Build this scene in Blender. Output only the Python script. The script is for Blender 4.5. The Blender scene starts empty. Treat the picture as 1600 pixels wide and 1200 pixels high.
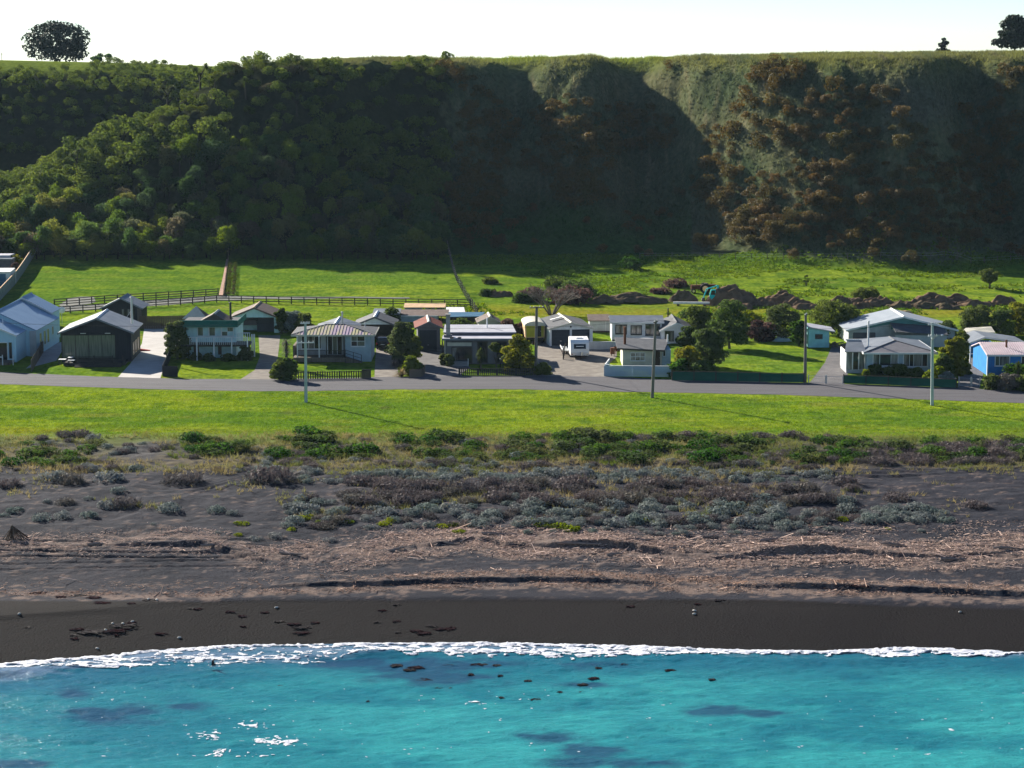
import bpy, math, random
import numpy as np
from mathutils import Vector, Matrix

# ------------------------------------------------------------------ camera, sky, sun, exposure
SC = bpy.context.scene
COL = SC.collection
FPX = 3235.0                 # focal length in pixels of a 1600 px wide frame
CAMH = 37.7                  # drone height above the road
PITCH = math.atan((600.0 - 110.0) / FPX)
SUN_EL, SUN_AZ = math.radians(23.2), math.radians(-39.0)   # azimuth measured from +Y, negative = left
HAZE = 0.000030
SUN_POWER, SKY_POWER, EXPOSURE = 5.0, 0.047, 1.57

cam_d = bpy.data.cameras.new('camera'); cam = bpy.data.objects.new('camera', cam_d); COL.objects.link(cam)
cam_d.sensor_width = 36.0; cam_d.lens = FPX / 1600.0 * 36.0
cam_d.clip_start = 1.0; cam_d.clip_end = 8000.0
cam.location = (0, 0, CAMH); cam.rotation_euler = (math.pi / 2 - PITCH, 0, 0)
SC.camera = cam

world = bpy.data.worlds.new('World'); SC.world = world; world.use_nodes = True
wn = world.node_tree.nodes; wl = world.node_tree.links
sky = wn.new('ShaderNodeTexSky'); sky.sky_type = 'NISHITA'; sky.sun_disc = False
sky.sun_elevation = SUN_EL; sky.sun_rotation = SUN_AZ
sky.air_density = 0.80; sky.dust_density = 0.0; sky.ozone_density = 3.0; sky.altitude = 20
wl.new(sky.outputs[0], wn['Background'].inputs['Color']); wn['Background'].inputs['Strength'].default_value = SKY_POWER

sun_d = bpy.data.lights.new('sun', 'SUN'); sun = bpy.data.objects.new('sun', sun_d); COL.objects.link(sun)
sun_d.energy = SUN_POWER; sun_d.angle = math.radians(0.5); sun_d.color = (1.0, 0.93, 0.80)
LDIR = Vector((math.sin(SUN_AZ) * math.cos(SUN_EL), math.cos(SUN_AZ) * math.cos(SUN_EL), math.sin(SUN_EL)))
sun.rotation_euler = LDIR.to_track_quat('Z', 'Y').to_euler(); sun.location = (-60, 300, 120)

SC.view_settings.view_transform = 'Standard'; SC.view_settings.look = 'None'
SC.view_settings.exposure = EXPOSURE; SC.view_settings.gamma = 1.0; SC.view_settings.use_curve_mapping = False
SC.cycles.max_bounces = 5; SC.cycles.diffuse_bounces = 2; SC.cycles.glossy_bounces = 2
SC.cycles.transmission_bounces = 3; SC.cycles.transparent_max_bounces = 6
SC.cycles.caustics_reflective = False; SC.cycles.caustics_refractive = False

# ------------------------------------------------------------------ small tools
R = random.Random(7); NR = np.random.default_rng(7)

def sstep(a, b, x):
    a = np.asarray(a, float); t = np.clip((np.asarray(x, float) - a) / (b - a), 0, 1); return t * t * (3 - 2 * t)

def _hash(ix, iy, seed):
    h = (ix.astype(np.int64) * 374761393 + iy.astype(np.int64) * 668265263 + seed * 1442695041) & 0xFFFFFFFF
    h = ((h ^ (h >> 13)) * 1274126177) & 0xFFFFFFFF
    h = ((h ^ (h >> 16)) * 2246822519) & 0xFFFFFFFF
    return ((h ^ (h >> 15)) & 0xFFFFFF) / float(0xFFFFFF)

def vnoise(x, y, seed=0):
    x = np.asarray(x, float); y = np.asarray(y, float); x, y = np.broadcast_arrays(x, y)
    ix = np.floor(x).astype(np.int64); iy = np.floor(y).astype(np.int64); fx = x - ix; fy = y - iy
    ux = fx * fx * fx * (fx * (fx * 6 - 15) + 10); uy = fy * fy * fy * (fy * (fy * 6 - 15) + 10)
    a = _hash(ix, iy, seed); b = _hash(ix + 1, iy, seed); c = _hash(ix, iy + 1, seed); d = _hash(ix + 1, iy + 1, seed)
    return (a * (1 - ux) + b * ux) * (1 - uy) + (c * (1 - ux) + d * ux) * uy

def fbm(x, y, seed=0, octv=4, gain=0.5):
    s = 0.0; a = 1.0; n = 0.0
    for i in range(octv):
        s = s + a * (vnoise(np.asarray(x) * 2 ** i + 17.3 * i, np.asarray(y) * 2 ** i - 9.1 * i, seed + i) - 0.5); n += a; a *= gain
    return s / n * 2.0        # about -1..1

CP, SP = math.cos(PITCH), math.sin(PITCH)
def ray(px, py):
    a = (px - 800.0) / FPX; b = (600.0 - py) / FPX
    return a, CP + b * SP, -SP + b * CP
def pt(px, py, Y):            # world X, Z of the photo pixel at depth Y
    dx, dy, dz = ray(px, py); t = Y / dy
    return t * dx, CAMH + t * dz
def onplane(px, py, z=0.0):
    dx, dy, dz = ray(px, py); t = (z - CAMH) / dz
    return t * dx, t * dy
def proj(X, Y, Z):
    X = np.asarray(X, float); zc = Y * CP + (CAMH - Z) * SP; yc = Y * SP - (CAMH - Z) * CP
    return 800 + FPX * X / zc, 600 - FPX * yc / zc

# ------------------------------------------------------------------ land form
SEA = -3.2
def _ln(pts, z):              # photo polyline lying at height z -> arrays X, Y
    w = [onplane(a, b, z) for a, b in pts]; return np.array([q[0] for q in w]), np.array([q[1] for q in w])
SHX, SHY = _ln([(-400, 1075), (-200, 1055), (0, 1037), (150, 1026), (250, 1016), (350, 1009), (450, 1007), (600, 1005), (800, 1005),
                (1000, 1010), (1150, 1016), (1300, 1018), (1420, 1012), (1500, 1015), (1600, 1020), (1900, 1035), (2300, 1050)], SEA)
S1X, S1Y = _ln([(-500, 860), (0, 860), (100, 856), (200, 850), (300, 850), (400, 870), (480, 866), (560, 868), (600, 858), (650, 851), (740, 843),
                (800, 852), (860, 850), (950, 852), (1040, 862), (1120, 866), (1200, 862), (1300, 858), (1400, 866), (1480, 868), (1600, 858), (2200, 860)], -0.95)
S2X, S2Y = _ln([(-500, 918), (0, 918), (300, 920), (400, 916), (500, 912), (600, 911), (800, 906), (900, 906), (1000, 910), (1200, 914), (1400, 920), (1600, 928), (2200, 930)], -1.55)
BMX, BMY = _ln([(-500, 940), (0, 940), (300, 940), (400, 937), (800, 935), (1200, 937), (1400, 943), (1600, 949), (2200, 955)], -1.9)

PY = np.array([-3000, 0, 90, 130, 141, 147, 154.6, 155.4, 160, 166, 172, 180, 195, 205, 215, 240, 330, 360, 390, 420, 6000.])
PZ = np.array([-14, -12, -8, -5.2, -4.2, SEA, -2.05, -1.86, -1.7, -1.25, -0.9, -0.65, -0.5, -0.35, -0.2, 0.0, 0.6, 1.5, 3.0, 4.0, 4.0])
GT = np.array([-1, 0, .06, .14, .25, .5, .68, .78, .85, .93, 1.02, 1.15, 1.35, 3.0]); GZ = np.array([0, 0, .025, .085, .20, .50, .735, .86, .918, .952, .975, .99, 1.0, 1.0])

HX = lambda px: (px - 800) * 0.13
# toe, rim and rim height of the terrace, given at photo columns
_c = np.array([-1200, -400, -100, 0, 150, 250, 350, 450, 600, 690, 740, 800, 850, 900, 950, 1000, 1050, 1120, 1200, 1290, 1380, 1440, 1500, 1560, 1620, 1750, 2000, 2600.])
TOE = np.array([440, 420, 408, 402, 396, 392, 388, 387, 388, 391, 394, 392, 388, 383, 384, 392, 392, 384, 379, 374, 370, 370, 379, 388, 384, 378, 390, 395.])
RIM = np.array([470, 450, 440, 436, 436, 438, 440, 440, 452, 467, 476, 484, 481, 471, 471, 485, 483, 459, 441, 431, 422, 421, 446, 458, 447, 430, 440, 445.])
CONC = np.array([1, 1, 1, 1, 1, 1, 1, 1, 1.35, 1.7, 1.95, 2.2, 2.0, 1.75, 1.75, 2.3, 2.3, 1.5, 1.05, 1, 1.0, 1.3, 1.9, 1.8, 1.3, 1, 1, 1.])
RZY = np.array([330, 330, 315, 292, 220, 160, 104, 92, 89, 90, 91, 91, 89.5, 88, 86, 92, 89, 87, 86, 85, 84.5, 84, 83.5, 83, 82, 80, 80, 80.])
_X = HX(_c)
_RZ = np.array([pt(a, b, r)[1] for a, b, r in zip(_c, RZY, RIM)])
def _cub(x, X, V):            # smooth interpolation by averaging shifted linear lookups
    return (np.interp(x - 3, X, V) + 2 * np.interp(x - 1.2, X, V) + 2 * np.interp(x + 1.2, X, V) + np.interp(x + 3, X, V)) / 6.0

def terr(x, y, detail=True):
    x = np.asarray(x, float); y = np.asarray(y, float); x, y = np.broadcast_arrays(x, y)
    shore = 147.0 - np.interp(x, SHX, SHY); berm = 155.0 - np.interp(x, BMX, BMY)
    k = sstep(149, 154.5, y)
    yb = y + (shore * (1 - k) + berm * k) * (1 - sstep(158, 172, y))
    z = np.interp(yb, PY, PZ)
    if detail:
        beach = sstep(156, 160, y) * (1 - sstep(208, 216, y))
        wob = fbm(x * .35, y * .1, 31, 3) * 0.55 + fbm(x * 1.3, x * 0, 35, 2) * .22
        a1 = np.clip(0.55 + 1.1 * fbm(x * .13, x * 0 + 2.2, 32, 2), .12, 1.0) * .62
        d1 = y - np.interp(x, S1X, S1Y) - wob
        z = z + a1 * np.where(d1 > 0, np.exp(-np.maximum(d1, 0) / 2.6), 0) * sstep(0, .45, d1)
        a2 = (.40 * (1 - sstep(-24, -14, -x) ) + .02 + .36 * sstep(-22, -12, x) * (1 - sstep(6, 14, x)) + .22 * sstep(20, 27, x)); a2 = np.clip(a2, .05, .42) * (1 - .8 * (1 - sstep(-27, -17, x)))
        d2 = y - np.interp(x, S2X, S2Y) - wob * .6
        z = z + a2 * np.where(d2 > 0, np.exp(-np.maximum(d2, 0) / 2.2), 0) * sstep(0, .5, d2)
        z = z + beach * (fbm(x * .22, y * .30, 41, 4) * .28 * sstep(164, 176, y) + fbm(x * .9, y * .9, 45, 3) * .07 + fbm(x * 2.2, y * 2.0, 47, 2) * .035)
        z = z + .012 * fbm(x * 1.1, y * 1.5, 48, 3) * (1 - sstep(153, 158, y))
        # tyre ruts
        def rut(xa, xb, line, w, dep):
            m = sstep(xa, xa + 4, x) * (1 - sstep(xb - 4, xb, x)); s = 0
            for o in (0, 1.5):
                d = (y - line - o) / w; s = s - dep * np.exp(-d * d) + .5 * dep * np.exp(-(d - 1.7) ** 2) + .5 * dep * np.exp(-(d + 1.7) ** 2)
            return m * s
        for (ya, sl) in ((162.6, -.02), (164.3, .015), (166.2, -.03), (160.9, .01)):
            z = z + rut(-60, -18, ya + sl * x + .5 * np.sin(x * .11 + ya), .24, .085)
            z = z + rut(2, 42, ya + .4 + sl * x * .6 + .4 * np.sin(x * .13 + ya), .24, .055)
        z = z + rut(-31, -22, 190.0 + (x + 27) * 1.25, .28, .09) + rut(-31, -21, 188.0 + (x + 27) * 1.0, .28, .08)
        z = z + rut(22, 60, 191.6 + .06 * x, .3, .07) + rut(22, 60, 194.2 + .02 * x, .3, .06)
    zb = z
    # terrace hill
    wx = x + 3.0 * fbm(x * .03, y * .03, 51, 2)
    toe = _cub(wx, _X, TOE); rim = _cub(wx, _X, RIM); rz = _cub(x, _X, _RZ)
    amp = sstep(380, 400, y)
    sl = fbm(x * .16, y * .035, 54, 3) * 2.2 * amp
    t = (y - toe + sl) / (rim - toe)
    g = np.interp(np.sign(t) * np.abs(t) ** _cub(wx, _X, CONC), GT, GZ)
    body = np.clip((t - .05) / .2, 0, 1) * np.clip((1.06 - t) / .2, 0, 1)
    front = zb + (rz - zb) * g
    if detail:
        front = front + body * (fbm(x * .07, y * .05, 57, 4) * 2.2 + fbm(x * .2, y * .09, 58, 3) * 1.9 + fbm(x * .4, y * .3, 59, 3) * .8)
        front = front + sstep(.9, 1.05, t) * (fbm(x * .3, y * .3, 61, 3) * .25 + fbm(x * .08, y * .08, 62, 2) * .35)
    # knoll on the rim
    front = front + .9 * np.exp(-((x - HX(943)) / 4.2) ** 2 - ((y - 471) / 7) ** 2) - .5 * np.exp(-((x - HX(990)) / 3.0) ** 2 - ((y - 482) / 9) ** 2)
    left = 1 - sstep(-62, -52, x)
    back_drop = np.maximum(y - rim - 3, 0)
    front = front - left * np.minimum(back_drop * .55, np.maximum(rz - 5, 0) * .9)
    # hillside beyond the side valley on the left
    bt = (y - (452 + .10 * (x + 80))) / 62.0
    bz = np.interp(x, [HX(-900), HX(-200), HX(0), HX(130), HX(210), HX(300), HX(380)], [40.5, 40.3, 39.7, 38.4, 37.2, 36.8, 37.8])
    bg = np.interp(bt, [-1, 0, .12, .3, .55, .8, 1.05, 1.3], [0, 0, .22, .58, .83, .945, .99, 1.0])
    back = zb + (bz - zb) * bg + fbm(x * .08, y * .08, 67, 4) * 1.0 * np.clip(bt * 3, 0, 1) * np.clip((1.2 - bt) * 2, 0.05, 1)
    back = np.where(x < -40, back, -99)
    z = np.maximum(front, back)
    z = z - sstep(445, 900, y) * 2.5 * (1 - left) - left * sstep(530, 900, y) * 1.0
    return z

_gx = np.arange(-150, 150.1, .5); _gy = np.arange(110, 600.1, .5)
_GH = terr(*np.meshgrid(_gx, _gy))
def hgt(x, y):                # quick bilinear height lookup
    x = np.asarray(x, float); y = np.asarray(y, float)
    if x.size and (x.min() < -149 or x.max() > 149 or y.min() < 111 or y.max() > 599): return terr(x, y)
    u = (x + 150) * 2; v = (y - 110) * 2; i = u.astype(int); j = v.astype(int); u = u - i; v = v - j
    return (_GH[j, i] * (1 - u) + _GH[j, i + 1] * u) * (1 - v) + (_GH[j + 1, i] * (1 - u) + _GH[j + 1, i + 1] * u) * v
_YS = np.arange(118, 598, .5)
def at(px, py):               # photo pixel -> world point on the land
    dx, dy, dz = ray(px, py); t = _YS / dy
    h = hgt(np.clip(t * dx, -148, 148), _YS) - (CAMH + t * dz)
    i = int(np.argmax(h > 0)); lo, hi = _YS[max(i - 1, 0)], _YS[i]; a, b = h[max(i - 1, 0)], h[i]
    Y = lo + (hi - lo) * (-a / (b - a)) if b > a else hi
    t = Y / dy
    return Vector((t * dx, Y, float(terr(t * dx, Y)) if abs(t * dx) > 148 else float(hgt(t * dx, Y))))
def tz(x, y): return float(hgt(x, y))
def mpp(p): return (p[1] * CP + (CAMH - p[2]) * SP) / FPX     # metres per photo pixel at a point

# ------------------------------------------------------------------ materials
MATS = {}
def nd(nt, t, **kw):
    n = nt.nodes.new(t)
    for k, v in kw.items(): setattr(n, k, v)
    return n
def mat(name, c, rough=.75, c2=None, nscale=3.0, bump=0.0, bscale=20.0, metal=0.0, spec=.12, coord='Object', rnd=None, trans=0.0,
        attr=None, detail=4.0, stretch=None, stripes=None, spread=(.35, .65)):
    if name in MATS: return MATS[name]
    m = bpy.data.materials.new(name); m.use_nodes = True; nt = m.node_tree; L = nt.links
    b = nt.nodes['Principled BSDF']; out = nt.nodes['Material Output']
    b.inputs['Roughness'].default_value = rough; b.inputs['Metallic'].default_value = metal; b.inputs['Specular IOR Level'].default_value = spec
    b.inputs['Base Color'].default_value = (*c, 1)
    tc = nd(nt, 'ShaderNodeTexCoord')
    if coord == 'World': cs = nd(nt, 'ShaderNodeNewGeometry').outputs['Position']
    else: cs = tc.outputs['Object']
    if stretch:
        mp = nd(nt, 'ShaderNodeMapping'); mp.inputs['Scale'].default_value = stretch; L.new(cs, mp.inputs['Vector']); cs = mp.outputs[0]
    src = None
    if attr:
        a = nd(nt, 'ShaderNodeAttribute'); a.attribute_name = attr; src = a.outputs['Color']
    if rnd:                                       # colour per object
        oi = nd(nt, 'ShaderNodeObjectInfo'); cr = nd(nt, 'ShaderNodeValToRGB'); el = cr.color_ramp.elements
        for i, cc in enumerate(rnd):
            e = el[i] if i < 2 else el.new(1.0)
            e.position = i / (len(rnd) - 1); e.color = (*cc, 1)
        L.new(oi.outputs['Random'], cr.inputs[0]); src = cr.outputs[0]
    if c2 is not None:
        n = nd(nt, 'ShaderNodeTexNoise'); n.inputs['Scale'].default_value = nscale; n.inputs['Detail'].default_value = detail; L.new(cs, n.inputs['Vector'])
        mr = nd(nt, 'ShaderNodeMapRange'); mr.inputs[1].default_value = spread[0]; mr.inputs[2].default_value = spread[1]; L.new(n.outputs['Fac'], mr.inputs[0])
        mx = nd(nt, 'ShaderNodeMix', data_type='RGBA'); L.new(mr.outputs[0], mx.inputs[0])
        if src is not None:
            mx.blend_type = 'MULTIPLY'; mx.inputs[7].default_value = (*c2, 1); L.new(src, mx.inputs[6])
        else:
            mx.inputs[6].default_value = (*c, 1); mx.inputs[7].default_value = (*c2, 1)
        src = mx.outputs[2]
    if src is not None: L.new(src, b.inputs['Base Color'])
    if bump:
        n2 = nd(nt, 'ShaderNodeTexNoise'); n2.inputs['Scale'].default_value = bscale; n2.inputs['Detail'].default_value = 3.0; L.new(cs, n2.inputs['Vector'])
        bp = nd(nt, 'ShaderNodeBump'); bp.inputs['Strength'].default_value = min(1.0, bump); bp.inputs['Distance'].default_value = .05 * max(1.0, bump)
        L.new(n2.outputs['Fac'], bp.inputs['Height']); L.new(bp.outputs[0], b.inputs['Normal'])
    if trans:
        tr = nd(nt, 'ShaderNodeBsdfTranslucent'); ms = nd(nt, 'ShaderNodeMixShader'); ms.inputs[0].default_value = trans
        if src is not None:
            hs = nd(nt, 'ShaderNodeHueSaturation'); hs.inputs['Saturation'].default_value = 1.15; hs.inputs['Value'].default_value = 1.5; L.new(src, hs.inputs['Color']); L.new(hs.outputs[0], tr.inputs[0])
        else: tr.inputs[0].default_value = (*[min(1, v * 1.5) for v in c], 1)
        L.new(b.outputs[0], ms.inputs[1]); L.new(tr.outputs[0], ms.inputs[2]); L.new(ms.outputs[0], out.inputs['Surface'])
    MATS[name] = m
    return m

# ------------------------------------------------------------------ mesh tools
def link(o, parent=None, loc=None, rotz=None):
    COL.objects.link(o)
    if parent is not None: o.parent = parent
    if loc is not None: o.location = loc
    if rotz is not None: o.rotation_euler = (0, 0, rotz)
    return o
def tag(o, label=None, cat=None, group=None, kind=None):
    if label: o['label'] = label
    if cat: o['category'] = cat
    if group: o['group'] = group
    if kind: o['kind'] = kind
    return o
def empty(name, loc, rotz=0.0, label=None, cat=None, group=None):
    o = bpy.data.objects.new(name, None); o.empty_display_size = .3
    link(o, None, loc, rotz); return tag(o, label, cat, group)

class MB:
    def __init__(s): s.v = []; s.f = []; s.m = []
    def add(s, vs, fs, m=0):
        o = len(s.v); s.v += [tuple(q) for q in vs]
        for f in fs: s.f.append(tuple(i + o for i in f)); s.m.append(m)
        return s
    def quad(s, a, b, c, d, m=0): return s.add([a, b, c, d], [(0, 1, 2, 3)], m)
    def box(s, x0, x1, y0, y1, z0, z1, m=0):
        return s.add([(x0, y0, z0), (x1, y0, z0), (x1, y1, z0), (x0, y1, z0), (x0, y0, z1), (x1, y0, z1), (x1, y1, z1), (x0, y1, z1)],
                     [(0, 3, 2, 1), (4, 5, 6, 7), (0, 1, 5, 4), (1, 2, 6, 5), (2, 3, 7, 6), (3, 0, 4, 7)], m)
    def prism(s, poly, y0, y1, m=0, axis='y'):        # poly in (a, z); extruded along y (or x)
        n = len(poly); mk = (lambda a, z, t: (a, t, z)) if axis == 'y' else (lambda a, z, t: (t, a, z))
        vs = [mk(a, z, y0) for a, z in poly] + [mk(a, z, y1) for a, z in poly]
        return s.add(vs, [tuple(range(n)), tuple(range(2 * n - 1, n - 1, -1))] + [(i, n + i, n + (i + 1) % n, (i + 1) % n) for i in range(n)], m)
    def hull(s, lo, hi, m=0):                         # two rings of equal length
        n = len(lo); return s.add(list(lo) + list(hi), [tuple(range(n - 1, -1, -1)), tuple(range(n, 2 * n))] + [(i, (i + 1) % n, n + (i + 1) % n, n + i) for i in range(n)], m)
    def tube(s, p0, p1, r0, r1=None, n=6, m=0, cap=True):
        r1 = r0 if r1 is None else r1; p0 = Vector(p0); p1 = Vector(p1); d = (p1 - p0)
        if d.length < 1e-6: return s
        d.normalize(); a = d.orthogonal().normalized(); b = d.cross(a)
        vs = [p0 + (a * math.cos(6.28318 * i / n) + b * math.sin(6.28318 * i / n)) * r0 for i in range(n)] + [p1 + (a * math.cos(6.28318 * i / n) + b * math.sin(6.28318 * i / n)) * r1 for i in range(n)]
        fs = [(i, (i + 1) % n, n + (i + 1) % n, n + i) for i in range(n)]
        if cap: fs += [tuple(range(n - 1, -1, -1)), tuple(range(n, 2 * n))]
        return s.add(vs, fs, m)
    def path(s, pts, r, n=5, m=0):
        for i in range(len(pts) - 1):
            ra = r[i] if isinstance(r, (list, tuple)) else r; rb = r[i + 1] if isinstance(r, (list, tuple)) else r
            s.tube(pts[i], pts[i + 1], ra, rb, n, m)
        return s
    def slab(s, a, b, c, d, th, m=0):                 # a quad given thickness downwards along its normal
        a, b, c, d = map(Vector, (a, b, c, d)); nn = (b - a).cross(d - a).normalized() * -th
        return s.hull([a + nn, b + nn, c + nn, d + nn], [a, b, c, d], m)
    def ball(s, c, r, n=8, k=5, m=0):
        c = Vector(c); rx, ry, rz = r if isinstance(r, (tuple, list)) else (r, r, r); vs = []
        for j in range(k + 1):
            th = math.pi * j / k
            for i in range(n): ph = 6.28318 * i / n; vs.append((c.x + rx * math.sin(th) * math.cos(ph), c.y + ry * math.sin(th) * math.sin(ph), c.z + rz * math.cos(th)))
        return s.add(vs, [(j * n + i, (j + 1) * n + i, (j + 1) * n + (i + 1) % n, j * n + (i + 1) % n) for j in range(k) for i in range(n)], m)
    def mesh(s, name, mats, smooth=False):
        me = bpy.data.meshes.new(name); me.from_pydata(s.v, [], s.f)
        for q in (mats if isinstance(mats, (list, tuple)) else [mats]): me.materials.append(q)
        me.polygons.foreach_set('material_index', s.m)
        if smooth: me.polygons.foreach_set('use_smooth', [True] * len(s.f))
        me.update(); return me
    def build(s, name, mats, parent=None, loc=None, rotz=None, smooth=False):
        return link(bpy.data.objects.new(name, s.mesh(name, mats, smooth)), parent, loc, rotz)

def npmesh(name, V, F, mats, smooth=False, col=None, midx=None):
    me = bpy.data.meshes.new(name); V = np.asarray(V, np.float32); F = np.asarray(F, np.int32); k = F.shape[1]
    me.vertices.add(len(V)); me.vertices.foreach_set('co', V.ravel())
    me.loops.add(F.size); me.loops.foreach_set('vertex_index', F.ravel())
    me.polygons.add(len(F)); me.polygons.foreach_set('loop_start', np.arange(0, F.size, k, dtype=np.int32)); me.polygons.foreach_set('loop_total', np.full(len(F), k, np.int32))
    for q in (mats if isinstance(mats, (list, tuple)) else [mats]): me.materials.append(q)
    if midx is not None: me.polygons.foreach_set('material_index', np.asarray(midx, np.int32))
    if smooth: me.polygons.foreach_set('use_smooth', np.ones(len(F), bool))
    me.update(calc_edges=True)
    if col is not None:
        a = me.color_attributes.new('Col', 'FLOAT_COLOR', 'POINT'); c = np.ones((len(V), 4), np.float32); c[:, :3] = col; a.data.foreach_set('color', c.ravel())
    return me
def gridmesh(name, xs, ys, zf, mats, colf=None, smooth=True):
    X, Y = np.meshgrid(xs, ys); Z = zf(X, Y); nx, ny = len(xs), len(ys)
    V = np.stack([X.ravel(), Y.ravel(), Z.ravel()], 1); i = np.arange(nx - 1)[None, :] + nx * np.arange(ny - 1)[:, None]
    F = np.stack([i, i + 1, i + nx + 1, i + nx], -1).reshape(-1, 4)
    return npmesh(name, V, F, mats, smooth, None if colf is None else colf(X.ravel(), Y.ravel(), Z.ravel()))
def mixc(a, b, t): t = np.asarray(t)[..., None]; return np.asarray(a) * (1 - t) + np.asarray(b) * t
# ------------------------------------------------------------------ the setting: beach, ground, hill
def span(a, b, step, far, n): # fine inside [a, b], growing towards +-far
    core = np.arange(a, b + step / 2, step); g = np.geomspace(step, far, n)
    return np.concatenate([(a - g)[::-1], core, b + g])

m_beach = mat('beach_sand_material', (.06, .06, .065), .92, c2=(.62, .60, .60), nscale=9.0, bump=1.3, bscale=5.5, coord='World', attr='Col', detail=8, spread=(.3, .7), spec=.03)
m_grass = mat('grass_ground_material', (.1, .15, .02), .95, c2=(.48, .56, .45), nscale=1.6, bump=2.0, bscale=3.0, coord='World', attr='Col', detail=8, stretch=(1, .45, 1), spread=(.3, .68), spec=0.0)
m_hill = mat('hillside_material', (.05, .06, .03), .95, c2=(.5, .55, .5), nscale=1.1, bump=1.0, bscale=1.6, coord='World', attr='Col', detail=8, spec=0.0)

def beach_col(x, y, z):
    n1 = fbm(x * .25, y * .3, 101, 4); n2 = fbm(x * 1.2, y * 1.6, 103, 4); n3 = fbm(x * .08, y * .5, 105, 3)
    px, py = proj(x, y, z)
    c = mixc((.026, .028, .038), (.040, .040, .051), np.clip(.5 + n1, 0, 1))
    wet = 1 - sstep(-.35, .15, y - np.interp(x, BMX, BMY) + n3 * .25)
    c = mixc(c, (.019, .017, .018), wet); c = mixc(c, (.018, .017, .018), (1 - sstep(-.2, 2.2, y - np.interp(x, SHX, SHY) + n3 * .5)))
    d1 = y - np.interp(x, S1X, S1Y); d2 = y - np.interp(x, S2X, S2Y)
    right = sstep(-20, 0, x)
    deb = np.exp(-((d1 - 2.2) / 2.6) ** 2) * (.75 + .25 * right) + np.exp(-((d1 + 1.8) / 2.0) ** 2) * (.25 + .6 * right) + np.exp(-((d2 - 1.6) / 1.4) ** 2) * (.15 + .75 * right) + np.exp(-((d2 + 1.2) / 1.1) ** 2) * .8
    deb = np.clip(deb * 1.5 + n2 * 1.5 + .8 * fbm(x * 3.2, y * 3.6, 107, 2) - .45, 0, 1) * (1 - wet)
    c = mixc(c, (.25, .185, .155), deb * .68)
    gr = sstep(200, 207, y + 3 * n1) * sstep(-.2, .4, n1 + .3 * n2 + .25)
    c = mixc(c, (.10, .10, .045), gr * .8)
    up = sstep(209, 214, y + 2.5 * n1); c = mixc(c, (.12, .165, .018), up)
    dry = sstep(196, 199, y + 1.5 * n1) * (1 - sstep(203, 208, y)) * sstep(-.1, .3, n2 + .2); c = mixc(c, (.16, .13, .07), dry * .6)
    path = np.exp(-((px - 222) / 26) ** 2 - ((py - 706) / 12) ** 2); c = mixc(c, (.075, .072, .075), np.clip(path * 1.6, 0, 1))
    return c
xb = span(-62, 62, .24, 500, 30); yb_ = np.concatenate([[-400, 0, 60, 100, 125, 135], np.arange(138, 171, .20), np.arange(171, 216.01, .26)])
o = link(bpy.data.objects.new('beach', gridmesh('beach', xb, yb_, lambda X, Y: terr(X, Y), m_beach, beach_col))); tag(o, 'dark grey sand beach rising from the waterline to the low dunes', 'beach', kind='structure')

def hill_col(x, y, z):
    px, py = proj(x, y, z); n1 = fbm(x * .09, z * .12, 121, 4); n2 = fbm(x * .6, z * .6, 123, 4); n3 = fbm(x * 1.2, z * .15, 125, 3)
    c = mixc((.058, .078, .040), (.118, .112, .062), np.clip(.45 + .8 * n1 + .4 * n2, 0, 1))
    c = mixc(c, (.17, .15, .088), np.clip(n3 * 1.5 - .1, 0, .8) * sstep(6, 16, z))
    top = sstep(36, 39.5, z); c = mixc(c, (.125, .130, .045), top * np.clip(.75 + n2, 0, 1))
    low = 1 - sstep(np.where(px > 1080, 1.0, 4), np.where(px > 1080, 2.6, 15), z + np.where(px > 1080, 1.5, 5) * n1); c = mixc(c, (.040, .088, .022), low * .9)
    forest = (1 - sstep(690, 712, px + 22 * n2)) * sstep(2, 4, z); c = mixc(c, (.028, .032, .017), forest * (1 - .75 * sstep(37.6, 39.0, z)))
    plat = sstep(470, 500, y) * sstep(36, 38, z); c = mixc(c, (.14, .18, .03), plat * .9)
    scar = np.exp(-((px - 1432) / 60) ** 2 - ((py - 165) / 34) ** 2); c = mixc(c, (.095, .09, .068), np.clip(scar * 1.2, 0, .8))
    return c
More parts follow.
